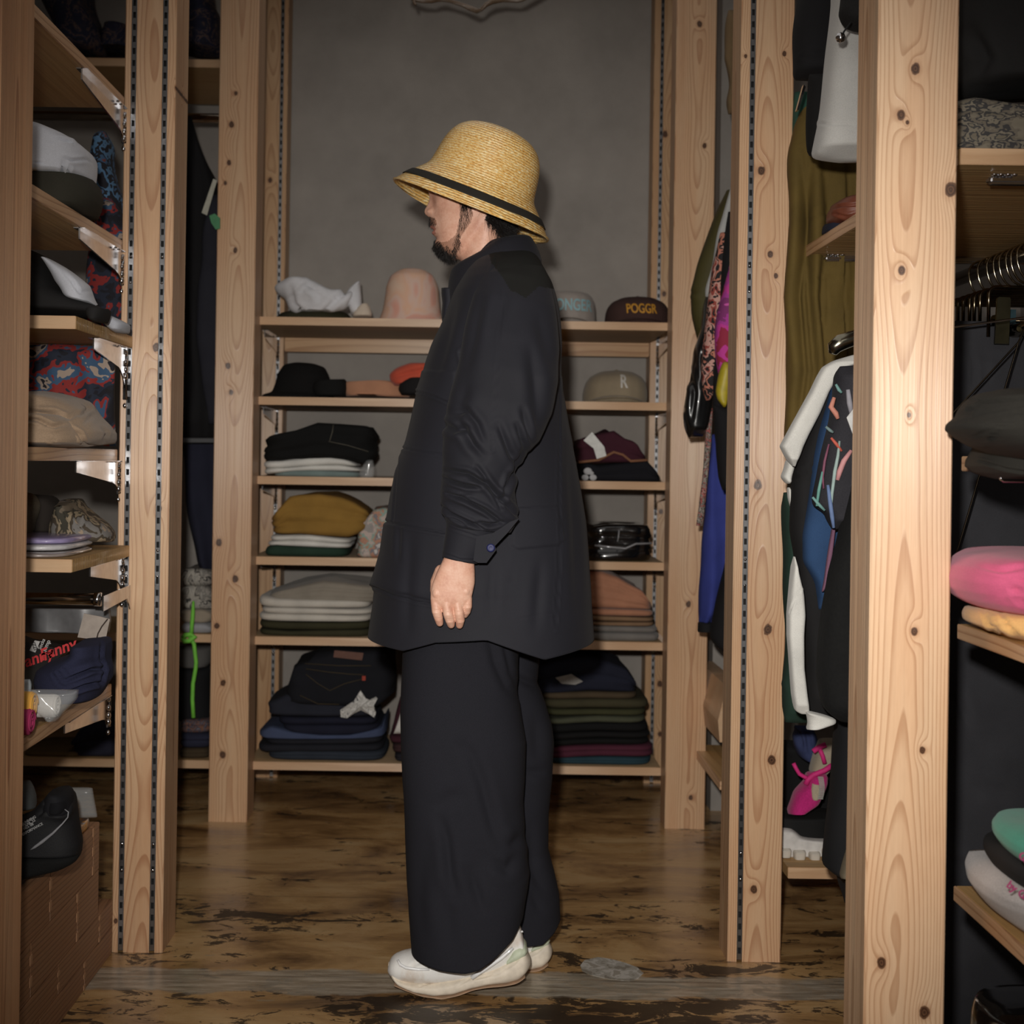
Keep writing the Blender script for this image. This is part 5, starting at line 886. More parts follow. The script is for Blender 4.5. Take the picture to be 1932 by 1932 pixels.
# clip hangers
def clip_hanger(i, Y):
    x0 = .933; root = thing('clip_hanger', 'nickel clip hanger nearest the camera, gripping the charcoal trousers' if i == 0 else 'empty nickel clip hanger, %s behind the front one' % ('', 'first', 'second', 'third', 'fourth', 'fifth', 'sixth', 'seventh', 'last')[i], 'hanger', (1.03, Y, 1.2), 'clip hangers on the chrome rail')
    zc = 1.379; zb = 1.318; r = .0034; x1 = 1.13
    n = 8; fr = [(x0, Y, zb - .03)] + [(x0 + .014 * (1 - math.cos(t)), Y, zc - .014 + .014 * math.sin(t)) for t in np.linspace(0, math.pi / 2, n)] + [(x1, Y, zc)]
    MB().tube(fr, r, 12).build('frame', plain((104, 92, 74), .14, 1, 'nickel'), root, smooth=True)
    MB().tube([(x0, Y, zb), (x1, Y, zb)], .0028, 10).build('bar', plain((104, 92, 74), .14, 1, 'nickel'), root, smooth=True)
    hk = [(1.03, Y, zc), (1.03, Y, zc + .022)] + [(1.03 + .002 - .03 * math.sin(t * 1.0), Y, 1.452 + .016 + .036 * -math.cos(t) + .0) for t in np.linspace(.35, 3.9, 18)]
    hk = [(1.03, Y, zc), (1.03, Y, zc + .012)] + [(1.03 - .03 * math.sin(t), Y, 1.447 - .001 - (.050 if t < 1.57 else .0235) * math.cos(t)) for t in np.linspace(.05, 3.8, 20)]
    MB().tube(hk, .0022, 10).build('hook', plain((170, 160, 138), .12, 1, 'bright_nickel'), root, smooth=True)
    if i == 0:
        c0 = P(1880, 600, Y); MB().prism([P(x, y, Y)[::2] for x, y in [(1869, 567), (1872, 564), (1892, 565), (1894, 569), (1890, 652), (1864, 651)]], 'y', Y - .034, Y - .028).build('clip', plain((96, 92, 72), .3, 1, 'clip_metal'), root)
        MB().box(c0[0] - .006, c0[0] + .006, Y - .029, Y + .014, zb - .01, zb + .01, .002).build('clip_spring', DKSTEEL, root)
        box('clip_hook', c0[0] + .02, c0[0] + .034, Y - .004, Y + .004, zb - .005, zb + .02, plain((60, 84, 92), .2, .4), root)
for i, Y in enumerate([2.60, 2.645, 2.675, 2.70, 2.735, 2.765, 2.80, 2.85, 2.90]): clip_hanger(i, Y)
TR = cloth((50, 50, 54), .92, .35, name='charcoal_cotton')
cr = [([(1800, y + 6), (1850, y + 8), (1932, y + 4), (2050, y)], 1.2, .0022) for y in (614, 624, 657, 667, 690)] + [([(1860 + 22 * i, 672), (1862 + 22 * i, 700), (1858 + 22 * i, 735)], 4, .004) for i in range(-2, 5)] + [([(1800, 750), (1880, 746), (2000, 740)], 1.3, .002), ([(1800, 1060), (1850, 1050)], 4, .005), ([(1905, 1780), (1900, 1850), (1896, 1932)], 1.3, .002), ([(1800, 1300), (1830, 1380)], 9, .006), ([(1850, 1480), (1900, 1500)], 10, .005), ([(1790, 1620), (1850, 1650)], 10, .005)]
hang('long charcoal drawstring trousers hanging from a clip hanger', 'trousers', [(606, 1790, 2100), (625, 1784, 2104), (700, 1778, 2110), (900, 1770, 2120), (1200, 1766, 2130), (1500, 1760, 2130), (1800, 1752, 2130), (1960, 1750, 2130)], 2.612, .022, TR, 'hanging_trousers', nr=160, nc=110, e=4, wr=.005, seed=6, creases=cr)
# black bucket hats
BH = cloth((40, 38, 34), .95, .5, 600, name='black_hat_cloth')
def near_hat(lab, rows, Y, ty, cr=(), seed=1): return hang(lab, 'hat', rows, Y, ty, BH, 'bucket_hat', nr=60, nc=80, wr=.003, seed=seed, creases=cr)
near_hat('black bucket hat with stitched brim on the near right shelf, lower one', [(828, 1860, 2060), (850, 1850, 2060), (868, 1838, 2060), (880, 1836, 2060), (892, 1850, 2060), (903, 1880, 2060)], 1.86, .10, seed=4, cr=[([(1850, 870), (1900, 885), (1932, 890)], 2, .004)])
near_hat('black bucket hat with wide sloping brim lying on top', [(732, 1930, 2050), (738, 1880, 2060), (752, 1842, 2060), (770, 1828, 2060), (785, 1822, 2060), (800, 1804, 2060), (810, 1802, 2060), (825, 1820, 2060), (842, 1848, 2060), (858, 1895, 2060), (868, 1935, 2060)], 1.76, .11, seed=2,
         cr=[([(1804, 800), (1850, 782), (1932, 765)], 1.5, .003), ([(1860, 838), (1895, 800), (1932, 775)], 1.5, .003), ([(1826, 785), (1840, 755), (1870, 745), (1932, 736)], 3, .006), ([(1830, 775), (1850, 762), (1932, 752)], 2, .005), ([(1835, 825), (1880, 805)], 2, .002)])
m = MB(); m.tube([P(x, y, 1.84) for x, y in [(1888, 898), (1888, 904), (1893, 908), (1960, 909)]], .0018, 8); m.build('wire_hook', CHROME, smooth=True, label='small wire hook under the near right hat shelf', cat='hook')
# tees on N2
hang('peach yellow folded tee under the pink one, near right', 'shirt', [(1146, 1860, 2080), (1152, 1840, 2080), (1165, 1833, 2080), (1178, 1835, 2080), (1186, 1850, 2080), (1196, 1890, 2080), (1206, 1925, 2080), (1216, 1960, 2080), (1235, 2010, 2080)], 1.90, .12, cloth((226, 176, 112), .9, .5), 'folded_tee', nr=40, nc=80, wr=.004, seed=5, creases=[([(1855, 1150), (1865, 1175), (1885, 1200)], 3, .006), ([(1885, 1150), (1900, 1180), (1925, 1205)], 3, .006), ([(1870, 1160), (1880, 1185), (1900, 1203)], 2, .004)])
hang('pink folded tee on top, near right shelf', 'shirt', [(1040, 1890, 2080), (1043, 1855, 2080), (1052, 1828, 2080), (1068, 1806, 2080), (1090, 1800, 2080), (1110, 1804, 2080), (1128, 1818, 2080), (1140, 1838, 2080), (1148, 1880, 2080), (1152, 1930, 2080)], 1.90, .14, cloth((206, 92, 128), .9, .45), 'folded_tee', nr=60, nc=90, wr=.003, seed=6, creases=[([(1932, 1092), (1918, 1105), (1915, 1125), (1932, 1145)], 2.5, .006), ([(1850, 1070), (1890, 1078), (1932, 1070)], 4, .004), ([(1865, 1130), (1890, 1115)], 4, .002)])
gt = hang('marled grey tee with pink lettering, near right', 'shirt', [(1639, 1884, 1920), (1650, 1862, 1950), (1662, 1851, 1980), (1680, 1851, 2040), (1700, 1866, 2080), (1720, 1884, 2080), (1738, 1908, 2080), (1750, 1940, 2080), (1790, 2000, 2080)], 1.86, .12, cloth((184, 178, 176), .95, .5, 500), 'folded_tee', nr=60, nc=80, wr=.003, seed=7)
text_part('by Gallerie', .0135, lay(1938, 1694, -.62, 1.736), plain((168, 60, 110), .7), gt, 'pink_lettering', .0006)
hang('black folded tee between the grey and the green ones', 'shirt', [(1600, 1892, 2080), (1612, 1880, 2080), (1625, 1879, 2080), (1645, 1890, 2080), (1665, 1905, 2080), (1690, 1932, 2080), (1715, 1970, 2080)], 1.84, .12, cloth((36, 35, 36)), 'folded_tee', nr=50, nc=70, wr=.003, seed=8)
g2 = hang('jade green folded tee on top, near right lower shelf', 'shirt', [(1560, 1932, 2080), (1566, 1910, 2080), (1578, 1898, 2080), (1590, 1898, 2080), (1602, 1906, 2080), (1616, 1922, 2080), (1640, 1955, 2080)], 1.82, .12, cloth((78, 160, 138), .9, .4), 'folded_tee', nr=50, nc=70, wr=.003, seed=9)
text_part('Gal', .013, lay(1934, 1620, -.7, 1.697), plain((168, 60, 110), .7), g2, 'pink_lettering', .0006)
hang('glossy black boot top at the lower right corner', 'boot', [(1893, 1890, 2050), (1900, 1858, 2060), (1912, 1850, 2060), (1930, 1846, 2060), (2050, 1840, 2060)], 1.9, .09, plain((16, 15, 15), .22, 0, 'patent_black', coat=1), 'boot', nr=40, nc=60, wr=.004, seed=3)
# hooks that carry the narrow garments from the hidden rails
RAILS = [(.98, 1.30, 2.2, 3.1), (.98, 2.15, 2.06, 3.12), (.98, 1.80, 3.2, 4.33)]
bpy.context.view_layer.update()
for o in [q for q in COL.objects if q.parent is None and q.type == 'MESH' and (q.name.startswith('hanging_garment'))]:
    b = WORLD[o.name]; vs = [v.co + b for v in o.data.vertices]; zt = max(v.z for v in vs)
    if b.x < .4: continue
    tv = max((v for v in vs if v.z > zt - .015), key=lambda v: v.x); yc = sum(v.y for v in vs) / len(vs)
    rs = [r for r in RAILS if r[1] > zt + .01 and r[2] <= yc <= r[3]] or [(.98, 2.15, 0, 0)] 
    r = min(rs, key=lambda r: r[1])
    if r[2] == 0 or 'top right corner' in o['label'] or 'strap and buckle' in o['label']: continue
    MB().tube([(tv.x - .004, yc, zt - .012), (tv.x + .03, yc, zt + .004), (r[0] - .03, yc, r[1] - .03), (r[0] - .017, yc, r[1]), (r[0], yc, r[1] + .0145), (r[0] + .016, yc, r[1])], .0018, 8).build('hanger_hook', DKSTEEL, o, smooth=True)
# ================================================================ the man
YP = 2.90
man = thing('person', 'man in profile wearing a straw hat, loose black jacket, wide black trousers and white sneakers', 'person', (P(880, 1815, YP)[0], YP, 0))
# ---- skin
SK = NT('skin'); v = SK.coord(); f = SK.noise(v, 30, 4, .6); g = SK.noise(v, 240, 2)
SK.t.links.new(SK.ramp(SK.math('ADD', SK.math('MULTIPLY', f, .8), SK.math('MULTIPLY', g, .2)), [(.3, (202, 146, 124)), (.5, (220, 170, 146)), (.7, (230, 188, 166))]), SK.b.inputs['Base Color'])
SK.b.inputs['Roughness'].default_value = .5; SK.b.inputs['Subsurface Weight'].default_value = .02; SK.b.inputs['Subsurface Radius'].default_value = (.01, .004, .002); SK.b.inputs['Subsurface Scale'].default_value = .5; SK.bump(g, .12, .001)
LIP = plain((190, 128, 112), .45, 0, 'lips'); STUB = plain((168, 124, 102), .6, 0, 'stubble'); SCALP = plain((34, 28, 26), .7, 0, 'scalp'); NAIL = plain((222, 176, 160), .3, 0, 'nail')
def loft_px(rows, Yc, nr, nc, e=2.1):
    R = interp(rows, nr); th = np.linspace(0, 2 * math.pi, nc, endpoint=False); c, s = np.cos(th), np.sin(th)
    c = np.sign(c) * abs(c) ** (2 / e); s = np.sign(s) * abs(s) ** (2 / e)
    X = (R[:, 1:2] + R[:, 2:3]) / 2 + (R[:, 2:3] - R[:, 1:2]) / 2 * c[None]; V = PV(X, np.repeat(R[:, :1], nc, 1), Yc); V[..., 1] = Yc + R[:, 3:4] * s[None]; return V, R
def remesh(V, Fc, voxel, smooth=2):
    me = bpy.data.meshes.new('tmp'); me.from_pydata([tuple(p) for p in V], [], Fc); me.update()
    bm = bmesh.new(); bm.from_mesh(me); bmesh.ops.recalc_face_normals(bm, faces=bm.faces); bm.to_mesh(me); bm.free()
    o = bpy.data.objects.new('tmp', me); COL.objects.link(o); m = o.modifiers.new('r', 'REMESH'); m.mode = 'VOXEL'; m.voxel_size = voxel
    if smooth: q = o.modifiers.new('s', 'SMOOTH'); q.factor = .5; q.iterations = smooth
    dg = bpy.context.evaluated_depsgraph_get(); e = o.evaluated_get(dg); r = bpy.data.meshes.new_from_object(e)
    VV = np.array([v.co[:] for v in r.vertices]); FF = [tuple(p.vertices) for p in r.polygons]
    bpy.data.objects.remove(o); bpy.data.meshes.remove(r); return VV, FF
# head: skull and jaw as one loft with the face pressed out of it
HR = [(262, 880, 905, .008), (266, 862, 928, .03), (275, 842, 945, .048), (290, 826, 960, .062), (310, 813, 971, .072), (330, 807, 976, .077), (350, 806, 978, .078), (362, 809, 978, .077), (374, 815, 976, .075), (385, 816, 973, .073),
      (398, 816, 968, .071), (412, 815, 960, .069), (425, 817, 944, .066), (438, 819, 928, .063), (448, 822, 914, .059), (458, 823, 903, .055), (468, 824, 892, .050), (477, 828, 882, .044), (484, 836, 872, .036), (489, 846, 864, .022), (491, 852, 858, .006)]
V, R = loft_px(HR, YP, 150, 140, 2.15)
th = np.linspace(0, 2 * math.pi, 140, endpoint=False); fr = np.clip(-np.cos(th), 0, 1)   # 1 at the face
V[..., 1] = YP + (V[..., 1] - YP) * (1 - .16 * fr[None] ** 2 * np.clip((R[:, :1] - 340) / 90, 0, 1))
y = R[:, :1]; lat = (V[..., 1] - YP); G = lambda a, m, s: np.exp(-((a - m) / s) ** 2); KPX = YP / F
front = (fr[None] > .25)
nose = np.interp(y, [352, 366, 378, 388, 396, 401, 405, 409, 413], [0, 2, 6, 10.5, 15, 15.5, 13, 7, 1]) * np.exp(-(lat / (.0085 + .006 * np.clip((y - 370) / 30, 0, 1))) ** 2)
d = nose + 5.5 * G(y, 401, 5) * (G(lat, .0155, .0055) + G(lat, -.0155, .0055)) + 5 * G(y, 421, 7) * G(lat, 0, .026) + 4 * G(y, 429, 3.2) * G(lat, 0, .020) - 4 * G(y, 434, 1.8) * G(lat, 0, .026) + 4.5 * G(y, 440, 3.6) * G(lat, 0, .019) - 3 * G(y, 450, 3.5) * G(lat, 0, .02) + 3.5 * G(y, 466, 8) * G(lat, 0, .02)
d += 3 * G(y, 347, 6) * G(lat, 0, .05) - 7 * G(y, 364, 7) * (G(lat, .031, .012) + G(lat, -.031, .012)) + 3 * G(y, 388, 9) * (G(lat, .042, .014) + G(lat, -.042, .014)) - 2 * G(y, 418, 10) * (G(lat, .034, .010) + G(lat, -.034, .010))
V[..., 0] -= np.where(front, d, 0) * KPX
hv = V.reshape(-1, 3).tolist(); hf = grid_faces(150, 140)
def addm(a, b): n = len(a[0]); a[0].extend([list(map(float, p)) for p in np.asarray(b[0], float).reshape(-1, 3)]); a[1].extend([tuple(int(i) + n for i in f) for f in b[1]])
H = [hv, list(hf)]
NR = [(385, 905, 962, .062), (410, 898, 960, .066), (430, 886, 958, .065), (455, 874, 955, .061), (480, 866, 956, .058), (505, 874, 962, .058), (530, 874, 975, .066), (550, 864, 990, .095), (575, 856, 1005, .15), (600, 850, 1012, .165)]
V, R = loft_px(NR, YP, 50, 60, 2.0); V[..., 1] = V[..., 1]; addm(H, (V.reshape(-1, 3), grid_faces(50, 60)))
# ears: a rim, a bowl and a lobe
for s in (-1, 1):
    ye = YP + s * .080; m = MB(); pts = [P(x, yy, 1) for x, yy in []]
    rim = [(899, 407), (896, 402), (901, 408), (909, 405), (915, 396), (920, 384), (920, 370), (913, 361), (904, 362), (899, 370)]
    m.tube([P(x, yy, YP)[:1] + (ye + s * .006 * (i > 2), P(x, yy, YP)[2]) for i, (x, yy) in enumerate(rim)], [.005, .006, .0065, .0055, .0048, .0045, .0045, .0045, .004, .0035], 10)
    c = P(904, 382, YP); Vb = revolve([(.001, -.004), (.012, -.003), (.014, 0), (.010, .003), (.001, .002)], Matrix.Translation((c[0], ye - s * .001, c[2])) @ Matrix.Rotation(math.pi / 2, 4, 'X'), 20, (.75, 1.35)); m.add(Vb, grid_faces(5, 20))
    addm(H, (m.v, m.f))
hv, hf = remesh(H[0], H[1], .0019, 2)
def relax(V, Fc, mask, it):
    E = np.array([(f[i], f[(i + 1) % len(f)]) for f in Fc for i in range(len(f))]); deg = np.bincount(E.ravel(), minlength=len(V))[:, None]
    for _ in range(it):
        S = np.zeros_like(V); np.add.at(S, E[:, 0], V[E[:, 1]]); np.add.at(S, E[:, 1], V[E[:, 0]]); V = np.where(mask[:, None], V * .4 + .6 * S / deg, V)
    return V
hx_, hy_ = PROJ(np.stack([hv[:, 0], np.full(len(hv), YP), hv[:, 2]], -1))
hv = relax(hv, hf, inside(hx_, hy_, [(882, 412), (935, 405), (945, 470), (880, 510), (862, 500), (858, 474)]), 60)
B = [hv.tolist(), [tuple(f) for f in hf]]; nhead = len(hf)
# hand (back of the left hand to the camera, fingers hanging, thumb to the far side)
YH_ = 2.635
def chain(pts, rs, n=14):
    m = MB(); P3 = [Vector(p) for p in pts]; a = P3[0]; b = P3[-1]
    d0 = (P3[1] - P3[0]).normalized(); d1 = (P3[-1] - P3[-2]).normalized(); r0, r1 = rs[0], rs[-1]
    Q = [a - d0 * r0 * .85, a - d0 * r0 * .5] + P3 + [b + d1 * r1 * .5, b + d1 * r1 * .85, b + d1 * r1 * .98]; rr = [r0 * .5, r0 * .86] + list(rs) + [r1 * .86, r1 * .52, r1 * .15]
    m.tube(Q, rr, n); return m.v, m.f
def hp(x, y, dy=0): return P(x, y, YH_)[:1] + (YH_ + dy, P(x, y, YH_)[2])
HD = [[], []]
PR = [(1030, 846, 893, .020), (1050, 838, 894, .020), (1062, 833, 895, .0195), (1080, 824, 896, .018), (1100, 816, 896, .0165), (1118, 812.5, 892, .0155), (1132, 812, 889, .0145), (1140, 814, 887, .012), (1147, 818, 884, .008)]
V, R = loft_px(PR, YH_, 40, 50, 2.5); addm(HD, (V.reshape(-1, 3), grid_faces(40, 50)))
mm = 1 / 1000
for pts, rs in [([(822, 1118, 1), (822.5, 1136, -1), (824, 1153, -3), (827.5, 1166, 1), (829.5, 1176, 7)], [9.8, 9.7, 9.4, 8.5, 7.0]),
                ([(841, 1120, -1), (843, 1140, -5), (846, 1158, -7), (849, 1170, -3), (851, 1179, 4)], [10, 9.8, 9.6, 8.7, 7.2]),
                ([(861, 1119, -1), (863, 1138, -4), (866, 1156, -6), (868.5, 1170, -2), (867, 1180, 5)], [9.8, 9.5, 9.3, 8.5, 7.0]),
                ([(879, 1113, 2), (882, 1130, -1), (882, 1144, -2), (880, 1154, 4), (877, 1161, 10)], [9.0, 8.7, 8.6, 7.8, 6.4]),
                ([(832, 1078, 12), (822, 1100, 24), (820, 1118, 30), (824, 1135, 34)], [12, 11, 9.5, 7.5])]:
    addm(HD, chain([hp(x, yy, dy * mm) for x, yy, dy in pts], [r * mm for r in rs]))
for x, yy in ((824, 1119), (844, 1117), (862, 1118), (879, 1114)):   # knuckles
    addm(HD, (revolve([(max(.0003, .0085 * math.sin(t)), -.011 * math.cos(t)) for t in np.linspace(0, math.pi, 10)], Matrix.Translation(hp(x, yy, -.0062)), 14), grid_faces(10, 14)))
hv2, hf2 = remesh(HD[0], HD[1], .0011, 4)
# creases over the finger joints
px, py = PROJ(hv2); near = hv2[:, 1] < YH_ + .004
dd = np.zeros(len(hv2))
for x, yy in ((824, 1153), (847, 1157), (866, 1156), (880, 1144), (830, 1168), (850, 1170), (866, 1171)):
    for o_ in (-2, 0, 2): dd += .0008 * np.exp(-((py - yy - o_) / .8) ** 2) * np.exp(-((px - x) / 8) ** 2)
hv2[:, 1] += dd * near
nh0 = len(B[1]); addm(B, (hv2, hf2)); nh1 = len(B[1])
# rest of the body inside the clothes
def body_part(rows, Yc, nr=24, nc=28): V, R = loft_px(rows, Yc, nr, nc); addm(B, (V.reshape(-1, 3), grid_faces(nr, nc)))
body_part([(560, 880, 990, .15), (600, 860, 1000, .17), (700, 845, 990, .155), (850, 840, 980, .14), (1000, 840, 985, .15), (1120, 840, 960, .12), (1200, 850, 950, .09)], YP)
for Yl in (2.81, 2.99): body_part([(1150, 850, 940, .07), (1300, 860, 940, .07), (1450, 870, 950, .055), (1600, 880, 950, .055), (1740, 890, 925, .03), (1800, 880, 915, .03)], Yl)
addm(B, chain([P(955, 560, 2.75), P(950, 700, 2.68), P(940, 850, 2.65), P(900, 960, 2.64), P(868, 1045, 2.635)], [.05, .045, .038, .032, .022]))
addm(B, chain([P(955, 560, 3.05), P(950, 700, 3.12), P(940, 850, 3.14), P(900, 960, 3.14), P(868, 1045, 3.13)], [.05, .045, .038, .032, .022]))
BV = np.array(B[0]); cen = np.array([BV[list(f)].mean(0) for f in B[1][:nhead]]); fx, fy = PROJ(cen * [1, 1, 1]); lat = np.abs(cen[:, 1] - YP)
fxc, fyc = PROJ(np.stack([cen[:, 0], np.full(len(cen), YP), cen[:, 2]], -1))
mi = np.zeros(len(B[1]), int)
mi[:nhead][((fyc > 426.5) & (fyc < 444) & (fxc < 823 + (fyc - 426) * .15) & (lat < .021))] = 1
hairR = [(884, 250), (1000, 250), (1000, 400), (985, 447), (968, 455), (950, 446), (933, 438), (920, 430), (914, 424), (924, 404), (926, 388), (905, 340), (868, 340), (868, 250)]
sideR = [(868, 340), (884, 340), (884, 376), (886, 392), (890, 402), (893, 415), (888, 430), (876, 445), (866, 462), (862, 474), (856, 480), (856, 470), (862, 445), (868, 425), (869, 400), (866, 378)]
goat = [(819, 462), (826, 458), (834, 462), (846, 462), (856, 455), (864, 448), (868, 470), (858, 488), (838, 493), (818, 480)]
must = [(800, 413), (811, 410), (820, 415), (826, 424), (829, 431), (820, 428), (814, 425), (800, 426)]
soul = [(812, 447), (820, 449), (823, 456), (818, 460), (810, 455)]
I = lambda poly: inside(fxc, fyc, poly)
mi[:nhead][I(hairR)] = 2; mi[:nhead][inside(fxc, fyc, [(894, 396), (925, 385), (925, 405), (905, 414), (894, 410)]) & (lat > .0765)] = 4
mi[:nhead][(I(sideR) | I(goat) | (I(must) & (lat < .03)) | (I(soul) & (lat < .012))) & (mi[:nhead] == 0)] = 3
bo = mesh('body', BV, B[1], [SK.m, LIP, SCALP, STUB, plain((214, 146, 134), .5, 0, 'ear_skin')], man, midx=mi)
# eyes
for s in (-1, 1):
    c = P(829, 364, YP); e = thing('eye', None, None, (c[0], YP + s * .0305, c[2])); e.parent = man; e.location = Vector((c[0], YP + s * .0305, c[2])) - WORLD[man.name]; 
    mesh('eyeball', revolve([(max(.0003, .0115 * math.sin(t)), -.0115 * math.cos(t)) for t in np.linspace(0, math.pi, 12)], Matrix.Translation((c[0], YP + s * .0305, c[2])), 20), grid_faces(12, 20), plain((210, 204, 198), .2), e)
    mesh('iris', revolve([(.0052, 0), (.004, .0012), (.001, .0016)], Matrix.Translation((c[0] - .0108, YP + s * .0305, c[2])) @ Matrix.Rotation(-math.pi / 2, 4, 'Y'), 16), grid_faces(3, 16), plain((40, 26, 18), .15), e)
# ---- strands
def strands(name, poly, n, L, r, mat, down=.6, back=0.0, curl=.3, latmax=1, seg=5, seed=0, latmin=0, out=.55):
    g = np.random.default_rng(seed); m = inside(fxc, fyc, poly) & (lat <= latmax) & (lat >= latmin); idx = np.nonzero(m)[0]
    if not len(idx): return
    pick = g.choice(idx, n); MBs = MB(); cH = np.array(P(890, 380, YP)); Vt, Ft = [], []
    for i in pick:
        f = B[1][i]; p = BV[list(f)]; c = p.mean(0) + g.normal(size=3) * .0012; nrm = np.cross(p[1] - p[0], p[2] - p[0]); nrm = nrm / (np.linalg.norm(nrm) + 1e-9)
        if nrm @ (c - cH) < 0: nrm = -nrm
        dr = nrm * out + np.array([back, 0, -down]) + g.normal(size=3) * curl * .5; dr /= np.linalg.norm(dr); l = L * g.uniform(.6, 1.25)
        bend = g.normal(size=3) * curl; side = np.cross(dr, [0, 0, 1.0]); side /= np.linalg.norm(side) + 1e-9; up = np.cross(side, dr)
        b0 = len(Vt)
        for k in range(seg):
            t = k / (seg - 1); q = c + dr * l * t + bend * l * t * t * .5 + np.array([0, 0, -.25 * l * t * t]); rr = r * (1 - t * .85)
            for a in (0, 2.09, 4.19): Vt.append(q + (side * math.cos(a) + up * math.sin(a)) * rr)
        for k in range(seg - 1):
            for a in range(3): Ft.append((b0 + k * 3 + a, b0 + k * 3 + (a + 1) % 3, b0 + k * 3 + 3 + (a + 1) % 3, b0 + k * 3 + 3 + a))
    mesh(name, Vt, Ft, mat, man, kind='stuff')
HAIRM = plain((24, 19, 17), .45, 0, 'black_hair')
strands('hair', [(912, 380), (1000, 380), (985, 447), (966, 458), (945, 448), (930, 440), (915, 425), (918, 404)], 3800, .024, .00055, HAIRM, down=.75, back=.35, curl=.45, seed=1)
strands('hair_wisps', [(925, 430), (960, 440), (975, 450), (940, 450)], 260, .030, .0005, HAIRM, down=.8, back=.1, curl=.7, seed=2)
strands('sideburn', [(867, 345), (882, 345), (882, 402), (872, 402)], 1100, .012, .00042, HAIRM, down=.9, back=.1, curl=.3, seed=3, out=.3)
strands('cheek_beard', [(870, 398), (888, 398), (891, 414), (884, 430), (872, 446), (864, 452), (866, 430)], 330, .009, .0004, HAIRM, down=.8, curl=.4, seed=4, out=.35)
strands('jaw_beard', [(856, 462), (866, 446), (870, 452), (866, 476), (856, 484)], 230, .008, .0004, HAIRM, down=.8, curl=.5, seed=5, out=.4)
strands('goatee', goat, 1900, .0075, .00042, HAIRM, down=.6, back=.15, curl=.5, seed=6, latmax=.036, out=.5)
strands('goatee', [(826, 468), (858, 468), (860, 494), (836, 496)], 700, .007, .00042, HAIRM, down=.5, back=.1, curl=.5, seed=16, latmax=.045, out=.6)
strands('moustache', must, 260, .0055, .00036, HAIRM, down=.8, curl=.25, seed=7, latmax=.028, out=.35)
strands('soul_patch', soul, 120, .005, .0004, HAIRM, down=.8, curl=.25, seed=8, latmax=.010, out=.35)
# ---- straw hat
STR = NT('straw'); c = STR.coord(); 
wv = STR.n('ShaderNodeTexWave', wave_type='BANDS', bands_direction='Z'); wv.inputs['Scale'].default_value = 62; wv.inputs['Distortion'].default_value = .8; wv.inputs['Detail'].default_value = 1; STR.t.links.new(c, wv.inputs['Vector'])
sp = STR.n('ShaderNodeSeparateXYZ'); STR.t.links.new(c, sp.inputs[0]); an = STR.math('ARCTAN2', sp.outputs[1], sp.outputs[0]); cb = STR.n('ShaderNodeCombineXYZ'); STR.t.links.new(STR.math('MULTIPLY', an, 7.0), cb.inputs[0]); STR.t.links.new(STR.math('MULTIPLY', sp.outputs[2], 230.0), cb.inputs[1])
fk = STR.noise(cb.outputs[0], 2.2, 3, .6); fk2 = STR.noise(cb.outputs[0], .45, 2)
STR.t.links.new(STR.ramp(STR.math('ADD', STR.math('MULTIPLY', fk, .85), STR.math('ADD', STR.math('MULTIPLY', wv.outputs[1], .07), STR.math('MULTIPLY', fk2, .2))), [(.40, (196, 136, 62)), (.5, (226, 172, 90)), (.58, (240, 202, 128)), (.69, (254, 236, 190))]), STR.b.inputs['Base Color'])
STR.b.inputs['Roughness'].default_value = .36; STR.b.inputs['Coat Weight'].default_value = .35; STR.b.inputs['Coat Roughness'].default_value = .3
STR.bump(STR.math('ADD', STR.math('MULTIPLY', fk, .7), wv.outputs[1]), .9, .0014)
tilt = math.radians(20.5); pc = P(887, 401, YP)
hat = thing('straw_hat', None, None, pc); hat.parent = man; hat.location = Vector(pc) - WORLD[man.name]; hat.rotation_euler = (math.radians(2.0), tilt, 0)
kp = YP / F; prof = [(156, -2), (150, 5), (137, 22), (127, 33), (118, 43), (109, 53), (104, 62), (102, 74), (99, 92), (96, 110), (90, 128), (80, 144), (64, 156), (42, 163), (20, 166), (.5, 166.5)]
pp = smoothprof([(a * kp, b * kp) for a, b in prof], 70)
def hatmesh(name, pr, mat, cap, thick): 
    V = revolve(pr, Matrix.Identity(4), 110, (1, .94), .0012, 5, 9); V = V.reshape(len(pr), 110, 3)
    a = np.linspace(0, 2 * math.pi, 110, endpoint=False); V[..., 2] += (.006 * np.cos(2 * a))[None] * np.clip((pr[:, :1] - .11) / .05, 0, 1)
    me = mesh(name, V, grid_faces(len(pr), 110, cap0=False, cap1=cap), mat, hat, base=(0, 0, 0)); me.location = (0, 0, 0); solid(me, thick); return me
hatmesh('crown_and_brim', pp, STR.m, True, .003)
bd = pp[(pp[:, 1] > 14 * kp) & (pp[:, 1] < 32 * kp)]; bd = bd + np.array([.003, .0012]); hatmesh('hat_band', bd, cloth((40, 37, 32), .8, .3), False, .001)
e0 = [(156 * kp * math.cos(t), 156 * kp * .94 * math.sin(t), -.001 + .006 * math.cos(2 * t)) for t in np.linspace(0, 2 * math.pi, 110, endpoint=False)]
ed = MB().tube(e0, .0022, 8, closed=True).build('brim_edge', STR.m, hat, smooth=True, base=(0, 0, 0)); ed.location = (0, 0, 0)
